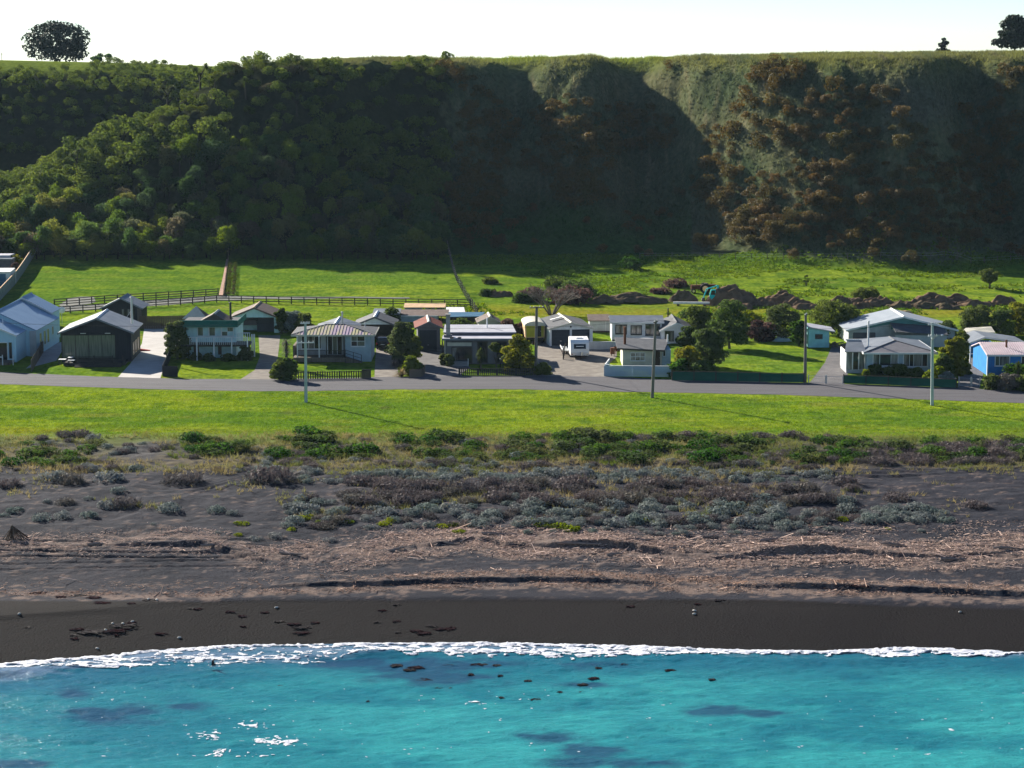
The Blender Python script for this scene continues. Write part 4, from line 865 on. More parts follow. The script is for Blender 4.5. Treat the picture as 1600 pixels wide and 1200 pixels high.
paling_fence(A((277, 589), (254, 588), (262, 570), (268, 556)), 'black board fence at the road corner beside the concrete driveway', m_black, h=1.35, pitch=.2, gap=.005, jitter=.01)
paling_fence(A((461, 593), (500, 592.5), (566, 591.5)), 'dark slatted picket fence before the lilac-roofed house', m_darktimber, h=1.0, pitch=.30, gap=.15, kind='picket', rails=(.45, 1.4))
paling_fence(A((566, 591.5), (579, 591)), 'short solid end panel of the dark picket fence', m_darktimber, h=1.15, pitch=.2, gap=.01)
paling_fence(A((717, 586), (780, 586), (836, 586)), 'dark slatted low fence before the flat-roofed house', m_darktimber, h=.85, pitch=.24, gap=.08, rails=(.5, 1.5))
paling_fence(A((952, 577), (944, 588), (1000, 588.5), (1048, 589)), 'pale blue vertical-board fence around the cottage front', m_bluegrey, h=1.3, pitch=.16, gap=.012, jitter=.01, cap=m_white)
paling_fence(A((918, 546), (950, 546), (976, 545)), 'low white fence behind the caravan', m_lgrey, h=1.0, pitch=.9, gap=.01, jitter=.0, th=.06, cap=m_white)
paling_fence(A((640, 590), (660, 589), (664, 583)), 'short timber planter wall below the yellow shrubs', m_timber, h=1.0, pitch=.2, gap=.02)
paling_fence(A((880, 562), (882, 552), (884, 545)), 'short dark bollard fence left of the caravan', m_darktimber, h=.9, pitch=.9, gap=.75, posts=3, rails=(), th=.15)

def mesh_fence(pts, label, h=1.05, sp=2.7):
    f, L = run(pts); n = round(L / sp); p0 = f(0); org = Vector((*p0, tz(*p0))); root = empty('mesh_fence', org, 0, label, 'fence')
    for i in range(n + 1):
        x, y = f(L * i / n); z = tz(x, y); piece('post', 'box', m_darktimber, root, Vector((x, y, z - .1)) - org, (.12, .12, h + .28))
        if i:
            beam('mesh_panel', m_gmesh, root, org, (a[0], a[1] - .02, a[2] + .03), (x, y - .02, z + .03), .02, h)
            beam('top_rail', m_darktimber, root, org, (a[0], a[1], a[2] + h + .05), (x, y, z + h + .05), .07, .07)
        a = (x, y, z)
    return root
m_gmesh = mat('green_windbreak_mesh_material', (.012, .075, .050), .8, c2=(.018, .10, .068), nscale=1.2)
mesh_fence(A((1050, 594.5), (1120, 595.5), (1190, 597), (1256, 598)), 'green windbreak-mesh fence along the empty grassy section')
mesh_fence(A((1318, 599), (1380, 601.5), (1440, 604), (1494, 606)), 'green windbreak-mesh fence before the grey-roofed house', h=.95)
# post-and-wire fence climbing towards the hill
f, L = run(A((746, 494), (738, 482), (726, 462), (714, 440), (707, 420), (703, 402), (699, 385))); n = round(L / 3.2); p0 = f(0); org = Vector((*p0, tz(*p0)))
root = empty('wire_fence', org, 0, 'post-and-wire fence climbing from the sheds to the foot of the hill', 'fence'); prev = None
for i in range(n + 1):
    x, y = f(L * i / n); z = tz(x, y); piece('post', 'post', m_timber, root, Vector((x, y, z - .1)) - org, (.2, .2, 1.45 + R.uniform(-.1, .15)), 0, R.uniform(-.04, .04))
    if prev:
        for r in (.4, .75, 1.1): beam('wire', m_metal, root, org, (prev[0], prev[1], prev[2] + r), (x, y, z + r), .012, .012)
    prev = (x, y, z)
f, L = run(A((1000, 404), (1100, 403), (1200, 405), (1320, 405), (1450, 405), (1620, 406))); n = 26; p0 = f(0); org = Vector((*p0, tz(*p0)))
root = empty('wire_fence', org, 0, 'sparse post-and-wire fence along the foot of the hill at the right', 'fence'); prev = None
for i in range(n + 1):
    x, y = f(L * i / n); z = tz(x, y); piece('post', 'post', m_timber, root, Vector((x, y, z - .1)) - org, (.14, .14, 1.25), 0, R.uniform(-.05, .05))
    if prev:
        for r in (.5, .95): beam('wire', m_metal, root, org, (prev[0], prev[1], prev[2] + r), (x, y, z + r), .012, .012)
    prev = (x, y, z)
# pipe gates
def pipe_gate(pa, pb, label, h=1.05):
    a, b = at(*pa), at(*pb); g = empty('pipe_gate', a, math.atan2(b.y - a.y, b.x - a.x), label, 'gate'); L = (b - a).length
    for x in (0, L): MB().tube((x, 0, 0), (x, 0, h + .15), .05, .05, 6).build('post', m_metal, g)
    q = MB(); q.tube((.06, 0, .15), (L - .06, 0, .15), .025, .025, 5).tube((.06, 0, h), (L - .06, 0, h), .025, .025, 5).tube((.06, 0, .15), (.06, 0, h), .025, .025, 5).tube((L - .06, 0, .15), (L - .06, 0, h), .025, .025, 5); q.build('frame', m_metal, g)
    for k in range(4): MB().tube((.07, 0, .3 + k * .18), (L - .07, 0, .3 + k * .18), .009, .009, 4).build('wire', m_metal, g)
pipe_gate((1498, 604), (1517, 604.5), 'grey pipe-framed gate, left leaf, before the blue garage'); pipe_gate((1518, 604.5), (1531, 605), 'grey pipe-framed gate, right leaf, before the blue garage')
pipe_gate((1263, 599), (1290, 600), 'wire gate, left leaf, across the driveway by the aqua shed', .95); pipe_gate((1291, 600), (1317, 601), 'wire gate, right leaf, across the driveway by the aqua shed', .95)

# ------------------------------------------------------------------ power poles and lines
m_pole = mat('grey_wood_pole_material', (.20, .18, .165), .9, c2=(.13, .115, .105), nscale=2, stretch=(3, 3, .25)); m_cpole = mat('pale_teal_concrete_pole_material', (.38, .45, .45), .8, c2=(.32, .38, .38), nscale=1.5)
m_wire = mat('black_cable_material', (.02, .02, .022), .6); m_ins = mat('white_porcelain_material', (.75, .75, .73), .35)
TIPS = {}
def pole(key, base, top, m, label, arms=(), lean=0.0, lamp=None, r=.16, stay=False):
    r *= 1.15; b = at(*base); X, Z = pt(top[0], top[1], b.y); h = Z - b.z; root = empty('power_pole', b, 0, label, 'power pole', 'power poles along the road'); dx = X - b.x
    MB().tube((0, 0, -.2), (dx, 0, h), r, r * .72, 9).build('pole', m, root)
    tips = []
    for (t, w, ang) in arms:
        zc = h * t; cx = dx * t; ca, sa = math.cos(ang), math.sin(ang)
        arm = MB().box(-w, w, -.06, .06, -.06, .06).build('crossarm', m_timber if m is m_pole else m_metal, root, (cx, -.14, zc), ang)
        for u in (-w + .1, -w * .4, w * .4, w - .1):
            MB().tube((u, 0, .06), (u, 0, .22), .05, .035, 6).build('insulator', m_ins, arm); tips.append(b + Vector((cx + u * ca, -.14 + u * sa, zc + .22)))
    if not arms:
        MB().tube((dx, -.1, h), (dx, -.1, h + .16), .05, .03, 6).build('insulator', m_ins, root); tips.append(b + Vector((dx, -.1, h + .16)))
    if lamp:
        z0, L = lamp; q = MB(); pts = [(dx * z0 / h, 0, z0), (dx + L * .4, -.5 * abs(L), z0 + .55), (dx + L, -1.0 * abs(L), z0 + .62)]; q.path(pts, .035); la = q.build('lamp_arm', m_metal, root)
        MB().box(pts[2][0] - .12, pts[2][0] + .12, pts[2][1] - .5, pts[2][1] + .1, z0 + .56, z0 + .68).build('lamp_head', m_metal, la)
    TIPS[key] = (b, tips); return root
pole('a', (478, 628.5), (477, 503), m_cpole, 'pale teal concrete power pole on the grass before the lilac-roofed house', arms=((.985, .55, .25), (.745, 1.0, .12)), lamp=None, r=.17)
pole('b', (1019, 621.5), (1024.5, 501), m_pole, 'leaning grey wooden power pole on the grass before the cottage', arms=((.985, .5, 1.1),), r=.17)
pole('c', (1456.5, 633.5), (1457, 504), m_cpole, 'pale teal concrete power pole on the grass near the right edge', arms=((.98, .6, .35), (.84, .55, .1), (.805, .75, 1.2)), lamp=(7.6, .9), r=.17)
pole('d', (837, 584), (838.5, 479), m_pole, 'grey wooden power pole behind the road by the bushy garden tree', arms=((.985, .9, .15),), r=.19)
pole('e', (1258, 597.5), (1259, 490), m_pole, 'grey wooden power pole at the end of the green fence', arms=((.98, .55, 1.2),), r=.18)
pole('z', (-172, 615), (-173, 493), m_cpole, 'pale concrete power pole just beyond the left edge of the picture', arms=((.985, .55, .25), (.745, 1.0, .12)), r=.17)
pole('y', (1890, 646), (1892, 516), m_cpole, 'pale concrete power pole beyond the right edge of the picture', arms=((.98, .6, .35),), r=.17)
def cable(p, q, sag, label):
    p, q = Vector(p), Vector(q); n = 18; pts = [p.lerp(q, i / n) - Vector((0, 0, sag * 4 * (i / n) * (1 - i / n))) - p for i in range(n + 1)]
    tag(MB().path(pts, .011, 4).build('power_cable', m_wire, None, p), label, 'cable', 'overhead power cables')
chain = ['z', 'a', 'b', 'c', 'y']; nm = {'z': 'left-edge', 'a': 'left teal', 'b': 'leaning wooden', 'c': 'right teal', 'y': 'right-edge'}
for i in range(4):
    for k, w in ((0, 'seaward'), (3, 'landward')): cable(TIPS[chain[i]][1][k], TIPS[chain[i + 1]][1][k], .9, 'thin black cable on the %s side from %s pole to %s pole' % (w, nm[chain[i]], nm[chain[i + 1]]))
cable(TIPS['a'][1][1], TIPS['d'][1][0], .8, 'thin black cable crossing the road to the pole by the garden tree'); cable(TIPS['b'][1][1], TIPS['e'][1][0], .6, 'thin black cable crossing the road to the pole by the green fence')
cable(TIPS['d'][1][1], at(893, 541) + Vector((0, 0, 3.4)), .4, 'thin black cable from wooden pole to the double garage')

# ------------------------------------------------------------------ vehicles and things in the yards
m_carpaint = mat('black_car_paint_material', (.012, .012, .014), .25, spec=.6); m_light = mat('red_tail_light_material', (.35, .02, .02), .3); m_chrome = mat('chrome_material', (.6, .6, .62), .2, metal=1.0)
def wheel(parent, x, y, r=.34, w=.22):
    t = MB().tube((x - w / 2, y, r), (x + w / 2, y, r), r, r, 14).build('wheel', m_tyre, parent); MB().tube((x - w / 2 - .012, y, r), (x + w / 2 + .012, y, r), r * .58, r * .58, 10).build('rim', m_chrome, t)
def wheel_y(parent, x, y, r=.34, w=.22):
    t = MB().tube((x, y - w / 2, r), (x, y + w / 2, r), r, r, 14).build('wheel', m_tyre, parent); MB().tube((x, y - w / 2 - .012, r), (x, y + w / 2 + .012, r), r * .58, r * .58, 10).build('rim', m_chrome, t)
b = at(598, 547); car = empty('parked_car', b, math.radians(-3), 'black station wagon parked before the grey-roofed carport', 'car')
sec = [(-.0, .45, .86, .55), (.05, .40, .90, .95), (.5, .34, .92, 1.0)]
q = MB()     # side profile extruded across, with tumblehome
prof = [(0, .35), (0, .95), (.12, 1.02), (.35, 1.62), (.9, 1.70), (2.3, 1.68), (3.05, 1.08), (4.2, .95), (4.35, .60), (4.35, .35)]
lo = [(-.90 if z < 1.1 else -.74, y, z) for y, z in prof]; hi = [(.90 if z < 1.1 else .74, y, z) for y, z in prof]
q.hull(lo, hi); q.build('body', m_carpaint, car)
MB().quad((-.66, .10, 1.08), (.66, .10, 1.08), (.62, .30, 1.55), (-.62, .30, 1.55)).build('rear_window', m_glass, car)
for s in (-1, 1):
    MB().box(s * .82 - .1, s * .82 + .1, -.02, .06, .72, .98).build('tail_light', m_light, car); MB().quad(*[(s * (.86 if z < 1.2 else .765), y, z) for y, z in ((.6, 1.1), (2.6, 1.1), (2.2, 1.6), (.7, 1.6))]).build('side_window', m_glass, car)
    for y in (.85, 3.45): wheel(car, s * .80, y)
    MB().box(s * .98 - .1, s * .98 + .1, 2.55, 2.7, 1.08, 1.22).build('mirror', m_carpaint, car)
MB().box(-.88, .88, -.08, .02, .38, .62).build('bumper', m_carpaint, car); MB().box(-.26, .26, -.03, -.005, .70, .82).build('number_plate', m_ins, car)

m_van = mat('caravan_white_material', (.78, .77, .76), .4, c2=(.70, .69, .68), nscale=.8)
b = at(906, 561); cv = empty('caravan', b, math.radians(2), 'white touring caravan parked in the gravel yard', 'caravan')
prof = [(0.12, .45), (.0, .75), (.02, 1.38), (.38, 2.12), (.85, 2.45), (4.1, 2.5), (4.7, 2.3), (4.8, 1.3), (4.7, .45)]
MB().hull([(-1.22, y, z) for y, z in prof], [(1.22, y, z) for y, z in prof]).build('body', m_van, cv)
MB().quad((-.80, -.012, 1.36), (.80, -.012, 1.36), (.78, .27, 1.95), (-.78, .27, 1.95)).build('front_window', m_glass, cv); MB().box(-.82, .82, -.03, -.002, 1.28, 1.345).build('window_sill', m_van, cv)
MB().box(-.5, .5, .03, .2, 1.62, 1.72).build('blind', m_tarp, cv); MB().box(-1.225, 1.225, -.02, .03, .80, .86).build('trim_stripe', m_metal, cv)
for s in (-1, 1): wheel(cv, s * 1.0, 2.6, .33); MB().ball((s * 1.0, -.02, .62), .07, 6, 4).build('lamp', m_light if s < 0 else m_orange, cv)
MB().path([(-.7, .3, .45), (0, -1.1, .45)], .045).path([(.7, .3, .45), (0, -1.1, .45)], .045).build('drawbar', m_dmetal, cv); MB().tube((0, -1.0, 0), (0, -1.0, .6), .04, .04, 6).build('jockey_wheel', m_dmetal, cv); MB().tube((.18, -.35, .5), (.18, -.35, .98), .14, .12, 8).build('gas_bottle', m_metal, cv)
MB().box(-.4, .4, 1.8, 2.6, 2.44, 2.62).build('roof_hatch', m_tarp, cv)

b = at(886, 556); tr = empty('flatbed_trailer', b, math.radians(3), 'flat-deck trailer with pale side boards beside the caravan', 'trailer')
MB().box(-.55, .25, 0, 4.2, .62, .72).build('deck', m_lgrey, tr)
for i in range(5): MB().box(-.60, -.52, .1 + i * .95, .2 + i * .95, .2, .95).build('stake', m_white if i % 2 else m_rust, tr)
MB().box(-.62, -.56, .0, 4.2, .74, .95).build('side_board', m_white, tr); wheel(tr, -.4, 2.2, .3); wheel(tr, .15, 2.2, .3)

b = at(836, 537); ht = empty('house_truck', b, math.radians(4), 'olive-yellow arched-roof house truck beside the double garage', 'house truck')
arc = [(-1.35, .85), (1.35, .85), (1.42, 2.45)] + [(1.42 * math.cos(t), 2.45 + .62 * math.sin(t)) for t in (.35, .7, 1.05, 1.4, 1.75, 2.1, 2.45, 2.8)] + [(-1.42, 2.45)]
MB().prism(arc, 0, 6.0).build('body', m_orange, ht); MB().prism([(x * .86, .95 + (z - .85) * .93) for x, z in arc], -.05, -.003).build('end_wall', m_ochre, ht)
d = MB().box(.05, .85, -.10, -.055, 1.0, 2.5).build('door', m_darktimber, ht); MB().box(.75, .8, -.13, -.102, 1.7, 1.8).build('handle', m_metal, d)
MB().prism([(x * 1.05, z + .06) for x, z in arc[2:]], -.25, 6.2).build('roof', m_cream, ht)
for s in (-1, 1):
    for y in (.9, 4.6): wheel(ht, s * 1.0, y, .42)
MB().box(-1.2, 1.2, .2, 5.6, .55, .85).build('chassis', m_dmetal, ht); MB().box(-.5, .5, -1.0, -.4, 0, .45).build('step', m_brown, ht)

# excavator behind the trees
m_dig = mat('turquoise_machine_paint_material', (.0, .42, .47), .45, c2=(.01, .34, .38), nscale=1.5)
b = at(1120, 477); ex = empty('excavator', b, math.radians(0), 'turquoise excavator before the large dirt mound', 'excavator'); ex.scale = (.78, .78, .78) 
for s in (0, 1): MB().prism([(-1.9, .2), (-1.6, 0), (1.6, 0), (1.9, .2), (1.9, .55), (1.6, .78), (-1.6, .78), (-1.9, .55)], s * 1.7, s * 1.7 + .5).build('track', m_tyre, ex)
MB().box(-1.0, 1.0, .4, 1.8, .5, .95).build('undercarriage', m_dmetal, ex); MB().prism([(-1.2, .98), (2.1, .98), (2.3, 1.4), (2.1, 2.1), (-1.2, 2.1)], -.05, 2.2).build('body', m_dig, ex)
cb = MB().prism([(-1.45, 1.0), (-.25, 1.0), (-.25, 3.2), (-1.15, 3.2), (-1.45, 2.2)], .1, 1.05).build('cab', m_dig, ex); MB().prism([(-1.3, 2.15), (-.4, 2.15), (-.4, 3.0), (-1.08, 3.0)], .07, .098).build('pane', m_glass, cb)
MB().hull([(-.1, 1.2, 1.7), (.3, 1.2, 1.7), (.3, 1.6, 1.7), (-.1, 1.6, 1.7)], [(.15, 1.2, 4.0), (.5, 1.2, 4.0), (.5, 1.6, 4.0), (.15, 1.6, 4.0)]).hull([(.15, 1.2, 4.0), (.5, 1.2, 4.0), (.5, 1.6, 4.0), (.15, 1.6, 4.0)], [(-2.0, 1.25, 3.1), (-1.9, 1.25, 3.35), (-1.9, 1.55, 3.35), (-2.0, 1.55, 3.1)]).build('boom', m_dig, ex)
MB().hull([(-2.1, 1.28, 3.25), (-1.85, 1.28, 3.25), (-1.85, 1.52, 3.25), (-2.1, 1.52, 3.25)], [(-2.7, 1.28, 1.4), (-2.5, 1.28, 1.4), (-2.5, 1.52, 1.4), (-2.7, 1.52, 1.4)]).build('dipper_arm', m_dig, ex)
MB().prism([(-2.9, 1.4), (-2.3, 1.4), (-2.35, .75), (-2.75, .6), (-3.05, .9)], 1.0, 1.8).build('bucket', m_dmetal, ex)
b = at(1093, 478); bm_ = empty('steel_beam', b, math.radians(-4), 'long pale beam lying on the ground before the excavator', 'beam'); MB().box(-4.2, 1.6, 0, .35, .30, .62).build('beam', m_tarp, bm_)
for x in (-3.4, .8): MB().box(x - .2, x + .2, -.2, .6, 0, .3).build('block', m_brown, bm_)
b = at(1100, 459); tc = empty('old_tractor', b, 0, 'old rusty tractor with big rear wheel left of the dirt mound', 'tractor')
for y in (0, 1.6): wheel_y(tc, .2, y, .85, .4)
for y in (.3, 1.4): wheel_y(tc, -1.7, y, .4, .25)
MB().box(-2.1, .1, .45, 1.2, .7, 1.4).box(.1, 2.0, .5, 1.1, 1.05, 1.5).build('body', m_rust, tc); MB().box(.1, .7, .4, 1.2, 1.35, 1.7).build('seat', m_darktimber, tc); MB().tube((-1.2, .8, 1.4), (-1.2, .8, 2.1), .05, .05, 6).build('exhaust', m_dmetal, tc); MB().tube((-.45, .8, 1.4), (-.2, .8, 1.95), .03, .03, 5).build('steering_column', m_dmetal, tc)

# small yard things
b = at(1012, 541); bt = empty('covered_boat', b, math.radians(-2), 'white tarpaulin-covered boat behind the cottage roof', 'boat'); bt.scale = (1.1, 1.1, .62)
q = MB(); rings = []
for i in range(9):
    u = i / 8; w = .95 * (1 - (2 * abs(u - .42) / 1.2) ** 2.2); rings.append([(-2.6 + 5.4 * u, w * math.cos(t), .6 + 1.35 * max(0, w) * math.sin(t)) for t in np.linspace(0, math.pi, 7)])
for i in range(8):
    for j in range(6): q.quad(rings[i][j], rings[i + 1][j], rings[i + 1][j + 1], rings[i][j + 1])
q.build('cover', m_tarp, bt, smooth=True); MB().box(-2.2, 2.3, -.5, .5, .1, .6).build('hull', m_bluegrey, bt)
for y in (-.6, .6): wheel_y(bt, 0, y, .3)
b = at(957, 556); dr = empty('rusty_brazier', b, 0, 'rusty drum brazier left of the cottage', 'drum'); MB().tube((0, 0, .25), (0, 0, 1.1), .32, .32, 10).build('drum', m_rust, dr)
for a in range(3): MB().tube((.25 * math.cos(a * 2.1), .25 * math.sin(a * 2.1), 0), (.25 * math.cos(a * 2.1), .25 * math.sin(a * 2.1), .26), .03, .03, 5).build('leg', m_rust, dr)
b = at(963, 553); ch = empty('rusty_chair', b, .4, 'rust-red metal chair beside the cottage wall', 'chair'); MB().box(-.28, .28, -.28, .28, .42, .48).build('seat', m_rust, ch); MB().box(-.28, .28, .24, .28, .48, 1.0).build('backrest', m_rust, ch)
for x in (-.24, .24):
    for y in (-.24, .24): MB().box(x - .03, x + .03, y - .03, y + .03, 0, .42).build('leg', m_rust, ch)
b = at(782, 577); mb = empty('letterbox', b, 0, 'grey letterbox with flat top on a dark post before the flat-roofed house', 'letterbox'); MB().box(-.06, .06, -.06, .06, 0, 1.3).build('post', m_darktimber, mb); MB().box(-.1, .65, -.25, .25, 1.3, 1.38).build('roof', m_lgrey, mb); MB().box(-.05, .6, -.2, .2, 1.02, 1.3).build('box', m_grey, mb)
b = at(1222, 533); cn = empty('upturned_dinghy', b, 0, 'pale blue upturned dinghy at the back of the grassy section', 'dinghy'); q = MB(); rings = [[(-1.5 + 3.0 * i / 8, .6 * (1 - abs(i / 4 - 1) ** 2.5) * math.cos(t) + .001, .62 * (1 - abs(i / 4 - 1) ** 2.5) * math.sin(t)) for t in np.linspace(0, math.pi, 7)] for i in range(9)]
for i in range(8):
    for j in range(6): q.quad(rings[i][j], rings[i + 1][j], rings[i + 1][j + 1], rings[i][j + 1])
q.build('hull', m_bluegrey, cn, smooth=True); MB().box(-1.3, 1.3, -.03, .03, .60, .66).build('keel', m_white, cn)
b = at(1206, 531); sw = empty('swing_frame', b, 0, 'white tubular frame leaning behind the grassy section', 'frame')
for p, r in (((-.8, 0, 0), (.2, .2, 2.0)), ((.2, .2, 2.0), (1.0, 0, .6)), ((-1.0, 0, 1.0), (.9, .1, 1.1)), ((.2, .2, 2.0), (.1, .9, 0)), ((1.0, 0, .6), (.9, 0, 0))): MB().tube(p, r, .05, .05, 6).build('tube', m_tarp, sw)
b = at(97, 507); sd = empty('satellite_dish', b, .5, 'white satellite dish on a pole behind the paling fence', 'dish'); MB().tube((0, 0, 0), (0, 0, 1.9), .05, .05, 6).build('pole', m_metal, sd); MB().ball((0, -.05, 2.15), (.55, .16, .5), 12, 8).build('dish', m_tarp, sd, smooth=True); MB().tube((0, -.1, 2.0), (0, -.6, 2.15), .02, .02, 4).build('feed_arm', m_metal, sd)
b = at(224, 548); rd = empty('red_ramp', b, .05, 'low red loading ramp beside the black house', 'ramp'); q = MB(); q.prism([(-.9, 0), (.9, 0), (.9, .08), (-.9, .34)], -.3, .3); q.build('ramp_board', mat('red_paint_material', (.30, .03, .02), .6), rd)
MB().box(-.9, -.8, -.32, .32, 0, .3).build('support', m_darktimber, rd)
b = at(1309, 543); wp = empty('firewood_heap', b, 0, 'heap of brown firewood beside the aqua shed', 'firewood')
for i in range(26):
    x, y, z = R.gauss(0, .8), R.uniform(-.6, .8), R.uniform(.1, .7); a = R.uniform(0, 3.1); MB().tube((x - .35 * math.cos(a), y - .35 * math.sin(a), z), (x + .35 * math.cos(a), y + .35 * math.sin(a), z + R.uniform(-.1, .2)), .1, .09, 6).build('log', m_timber, wp)

# ------------------------------------------------------------------ dirt mounds
m_dirt = mat('brown_dirt_material', (.175, .115, .075), .95, c2=(.10, .070, .045), nscale=1.1, bump=1.0, bscale=4.0, detail=8, spec=.02); m_dirt2 = mat('dark_soil_material', (.135, .094, .066), .95, c2=(.085, .072, .042), nscale=1.3, bump=1.0, bscale=4.0, spec=.02)
def mound(px, py, wpx, hpx, label, m=None, dep=.6, seed=0, pk=0.0, group='dirt mounds behind the village', rough=.30):
    b = at(px, py); s = mpp(b); w = wpx * s / 2; h = hpx * s; d = w * dep; n = 34
    u = np.linspace(-1, 1, n); U, Vv = np.meshgrid(u, u); r = np.sqrt((U - pk * .3) ** 2 + Vv ** 2)
    r = r * (1 + .28 * fbm(U * 1.7 + seed, Vv * 1.7, 260 + seed, 3)); z = .85 * h * np.clip(1 - r ** 1.5, 0, 1) ** .85 * (1 + .6 * fbm(U * 2 + seed * 3.1, Vv * 2, 200 + seed, 3)) + rough * h * fbm(U * 4, Vv * 4, 230 + seed, 4) * np.clip((1.05 - r) * 4, 0, 1)
    z = np.where(r > .98, -.15, np.maximum(z, -.1)); X = U * w; Y = Vv * d; Zt = terr(X + b.x, Y + b.y + d) - b.z
    V = np.stack([X.ravel(), Y.ravel() + d, (z + Zt).ravel()], 1); i = np.arange(n - 1)[None] + n * np.arange(n - 1)[:, None]; F = np.stack([i, i + 1, i + n + 1, i + n], -1).reshape(-1, 4)
    o = link(bpy.data.objects.new('dirt_mound', npmesh('dirt_mound', V, F, m or m_dirt, True)), None, b); return tag(o, label, 'mound', group)
mound(1147, 479, 95, 31, 'largest brown dirt mound, behind the turquoise excavator', seed=1); mound(1068, 473, 48, 17, 'small dark grassy soil mound left of the excavator', m_dirt2, seed=2)
mound(1150, 484, 60, 14, 'low dirt heap at the foot of the largest mound', seed=3); mound(1195, 479, 50, 12, 'low flat dirt heap right of the largest mound', m_dirt, seed=4)
mound(1222, 474, 64, 18, 'pointed brown dirt mound midway between excavator and tall tree', seed=5); mound(1250, 482, 60, 17, 'reddish dirt mound behind the garden tree', seed=6); mound(1262, 484, 50, 12, 'low reddish dirt heap nearest the aqua shed', seed=7)
mound(1325, 478, 60, 16, 'dark dirt mound behind the tree beside the aqua shed', m_dirt2, seed=8); mound(1372, 480, 66, 15, 'dirt mound in front of the dark green bush', seed=9); mound(1412, 482, 62, 13, 'dark rounded dirt mound above the large shed', m_dirt2, seed=10)
mound(1458, 477, 70, 17, 'pointed dirt mound right of the large shed roof', seed=11); mound(1448, 483, 56, 11, 'low dark heap before the pointed mound on the right', m_dirt2, seed=12); mound(1495, 477, 70, 13, 'broad brown dirt mound on the right', seed=13)
mound(1480, 484, 50, 9, 'low dark dirt heap right of the large shed', m_dirt2, seed=14); mound(1528, 480, 66, 11, 'flat-topped dirt mound near the right edge trees', seed=15); mound(1570, 478, 50, 15, 'last pointed dirt mound behind the right edge trees', seed=16); mound(1345, 483, 50, 10, 'low dirt heap left of the large shed', seed=20)
mound(985, 475, 120, 16, 'long dark soil bank in the rough paddock behind the long white house', m_dirt2, .35, 17, group='soil banks in the rough paddock'); mound(945, 476, 60, 13, 'left shoulder of the long dark soil bank', m_dirt2, .4, 18, group='soil banks in the rough paddock')
mound(780, 464, 44, 9, 'small brown soil heap by the wire fence', m_dirt, .5, 19, group='soil banks in the rough paddock')
b = at(1412, 489); sp = empty('sand_pile', b, 0, 'small pale sand pile behind the large shed', 'sand pile'); q = MB()
for k in range(3): q.ball((R.uniform(-1.2, 1.2), 0, .05), (1.0, .6, .35), 9, 5)
q.build('sand', m_orange, sp, smooth=True)
# ------------------------------------------------------------------ vegetation
def leafcloud(cl, n, size, seed, up=.25, rn=.55, shell=(.72, 1.04), asp=1.5, flat_=0.0):
    """n leaf faces spread over ellipsoid clumps (centre, radii). Returns vertices and quads."""
    g = np.random.default_rng(seed); C = np.array([c for c, r in cl], float); Rr = np.array([r for c, r in cl], float)
    wgt = (Rr[:, 0] * Rr[:, 1]) ** .8; k = g.choice(len(cl), n, p=wgt / wgt.sum())
    d = g.normal(size=(n, 3)); d[:, 2] += up; d /= np.linalg.norm(d, axis=1, keepdims=True)
    P = C[k] + d * Rr[k] * g.uniform(*shell, (n, 1))
    nn = d + g.normal(size=(n, 3)) * rn; nn[:, 2] += flat_; nn /= np.linalg.norm(nn, axis=1, keepdims=True)
    a = np.cross(nn, g.normal(size=(n, 3))); a /= np.linalg.norm(a, axis=1, keepdims=True); b = np.cross(nn, a)
    s = size * g.uniform(.6, 1.35, (n, 1)); a = a * s * asp * .5; b = b * s * .5
    V = np.stack([P - a, P + b, P + a, P - b], 1).reshape(-1, 3)
    return V, np.arange(4 * n).reshape(-1, 4)
def spikes(cs, n, L, w, seed, up=.3, droop=.25):
    """long narrow blades radiating from centres (cabbage tree heads, flax, tussock)."""
    g = np.random.default_rng(seed); cs = np.asarray(cs, float); k = g.integers(0, len(cs), n); d = g.normal(size=(n, 3)); d[:, 2] = d[:, 2] * .8 + up; d /= np.linalg.norm(d, axis=1, keepdims=True)
    l = L * g.uniform(.65, 1.1, (n, 1)); sd = np.cross(d, [0, 0, 1.]); sd /= np.linalg.norm(sd, axis=1, keepdims=True) + 1e-6; p = cs[k]
    m = p + d * l * .55; e = p + d * l; e[:, 2] -= droop * l[:, 0]
    V = np.stack([p - sd * w * .4, p + sd * w * .4, m + sd * w * .5, m - sd * w * .5, e + sd * w * .08, e - sd * w * .08], 1).reshape(-1, 3); i = np.arange(n)[:, None] * 6
    return V, np.concatenate([i + [0, 1, 2, 3], i + [3, 2, 4, 5]])
def join(parts):              # list of (V, F, material index)
    o = 0; Vs = []; Fs = []; Ms = []
    for V, F, m in parts: Vs.append(V); Fs.append(F + o); Ms.append(np.full(len(F), m)); o += len(V)
    return np.concatenate(Vs), np.concatenate(Fs), np.concatenate(Ms)
def limbs(q, base, h, r, n, spread, seed, tips=None):
    g = random.Random(seed); p = Vector(base); top = p + Vector((g.uniform(-.1, .1) * h, g.uniform(-.1, .1) * h, h * .55)); q.tube(p, top, r, r * .7, 7)
    for i in range(n):
        a = 6.283 * i / n + g.uniform(-.4, .4); s = p.lerp(top, g.uniform(.5, 1.0)); e = s + Vector((math.cos(a) * spread * g.uniform(.5, .9), math.sin(a) * spread * g.uniform(.5, .9), h * g.uniform(.2, .42))); m = s.lerp(e, .5) + Vector((0, 0, .06 * h))
        q.tube(s, m, r * .45, r * .3, 5); q.tube(m, e, r * .3, r * .12, 5)
def tri_to_np(q): return q
LEAF = dict(rough=.8, spec=.04, trans=.40)
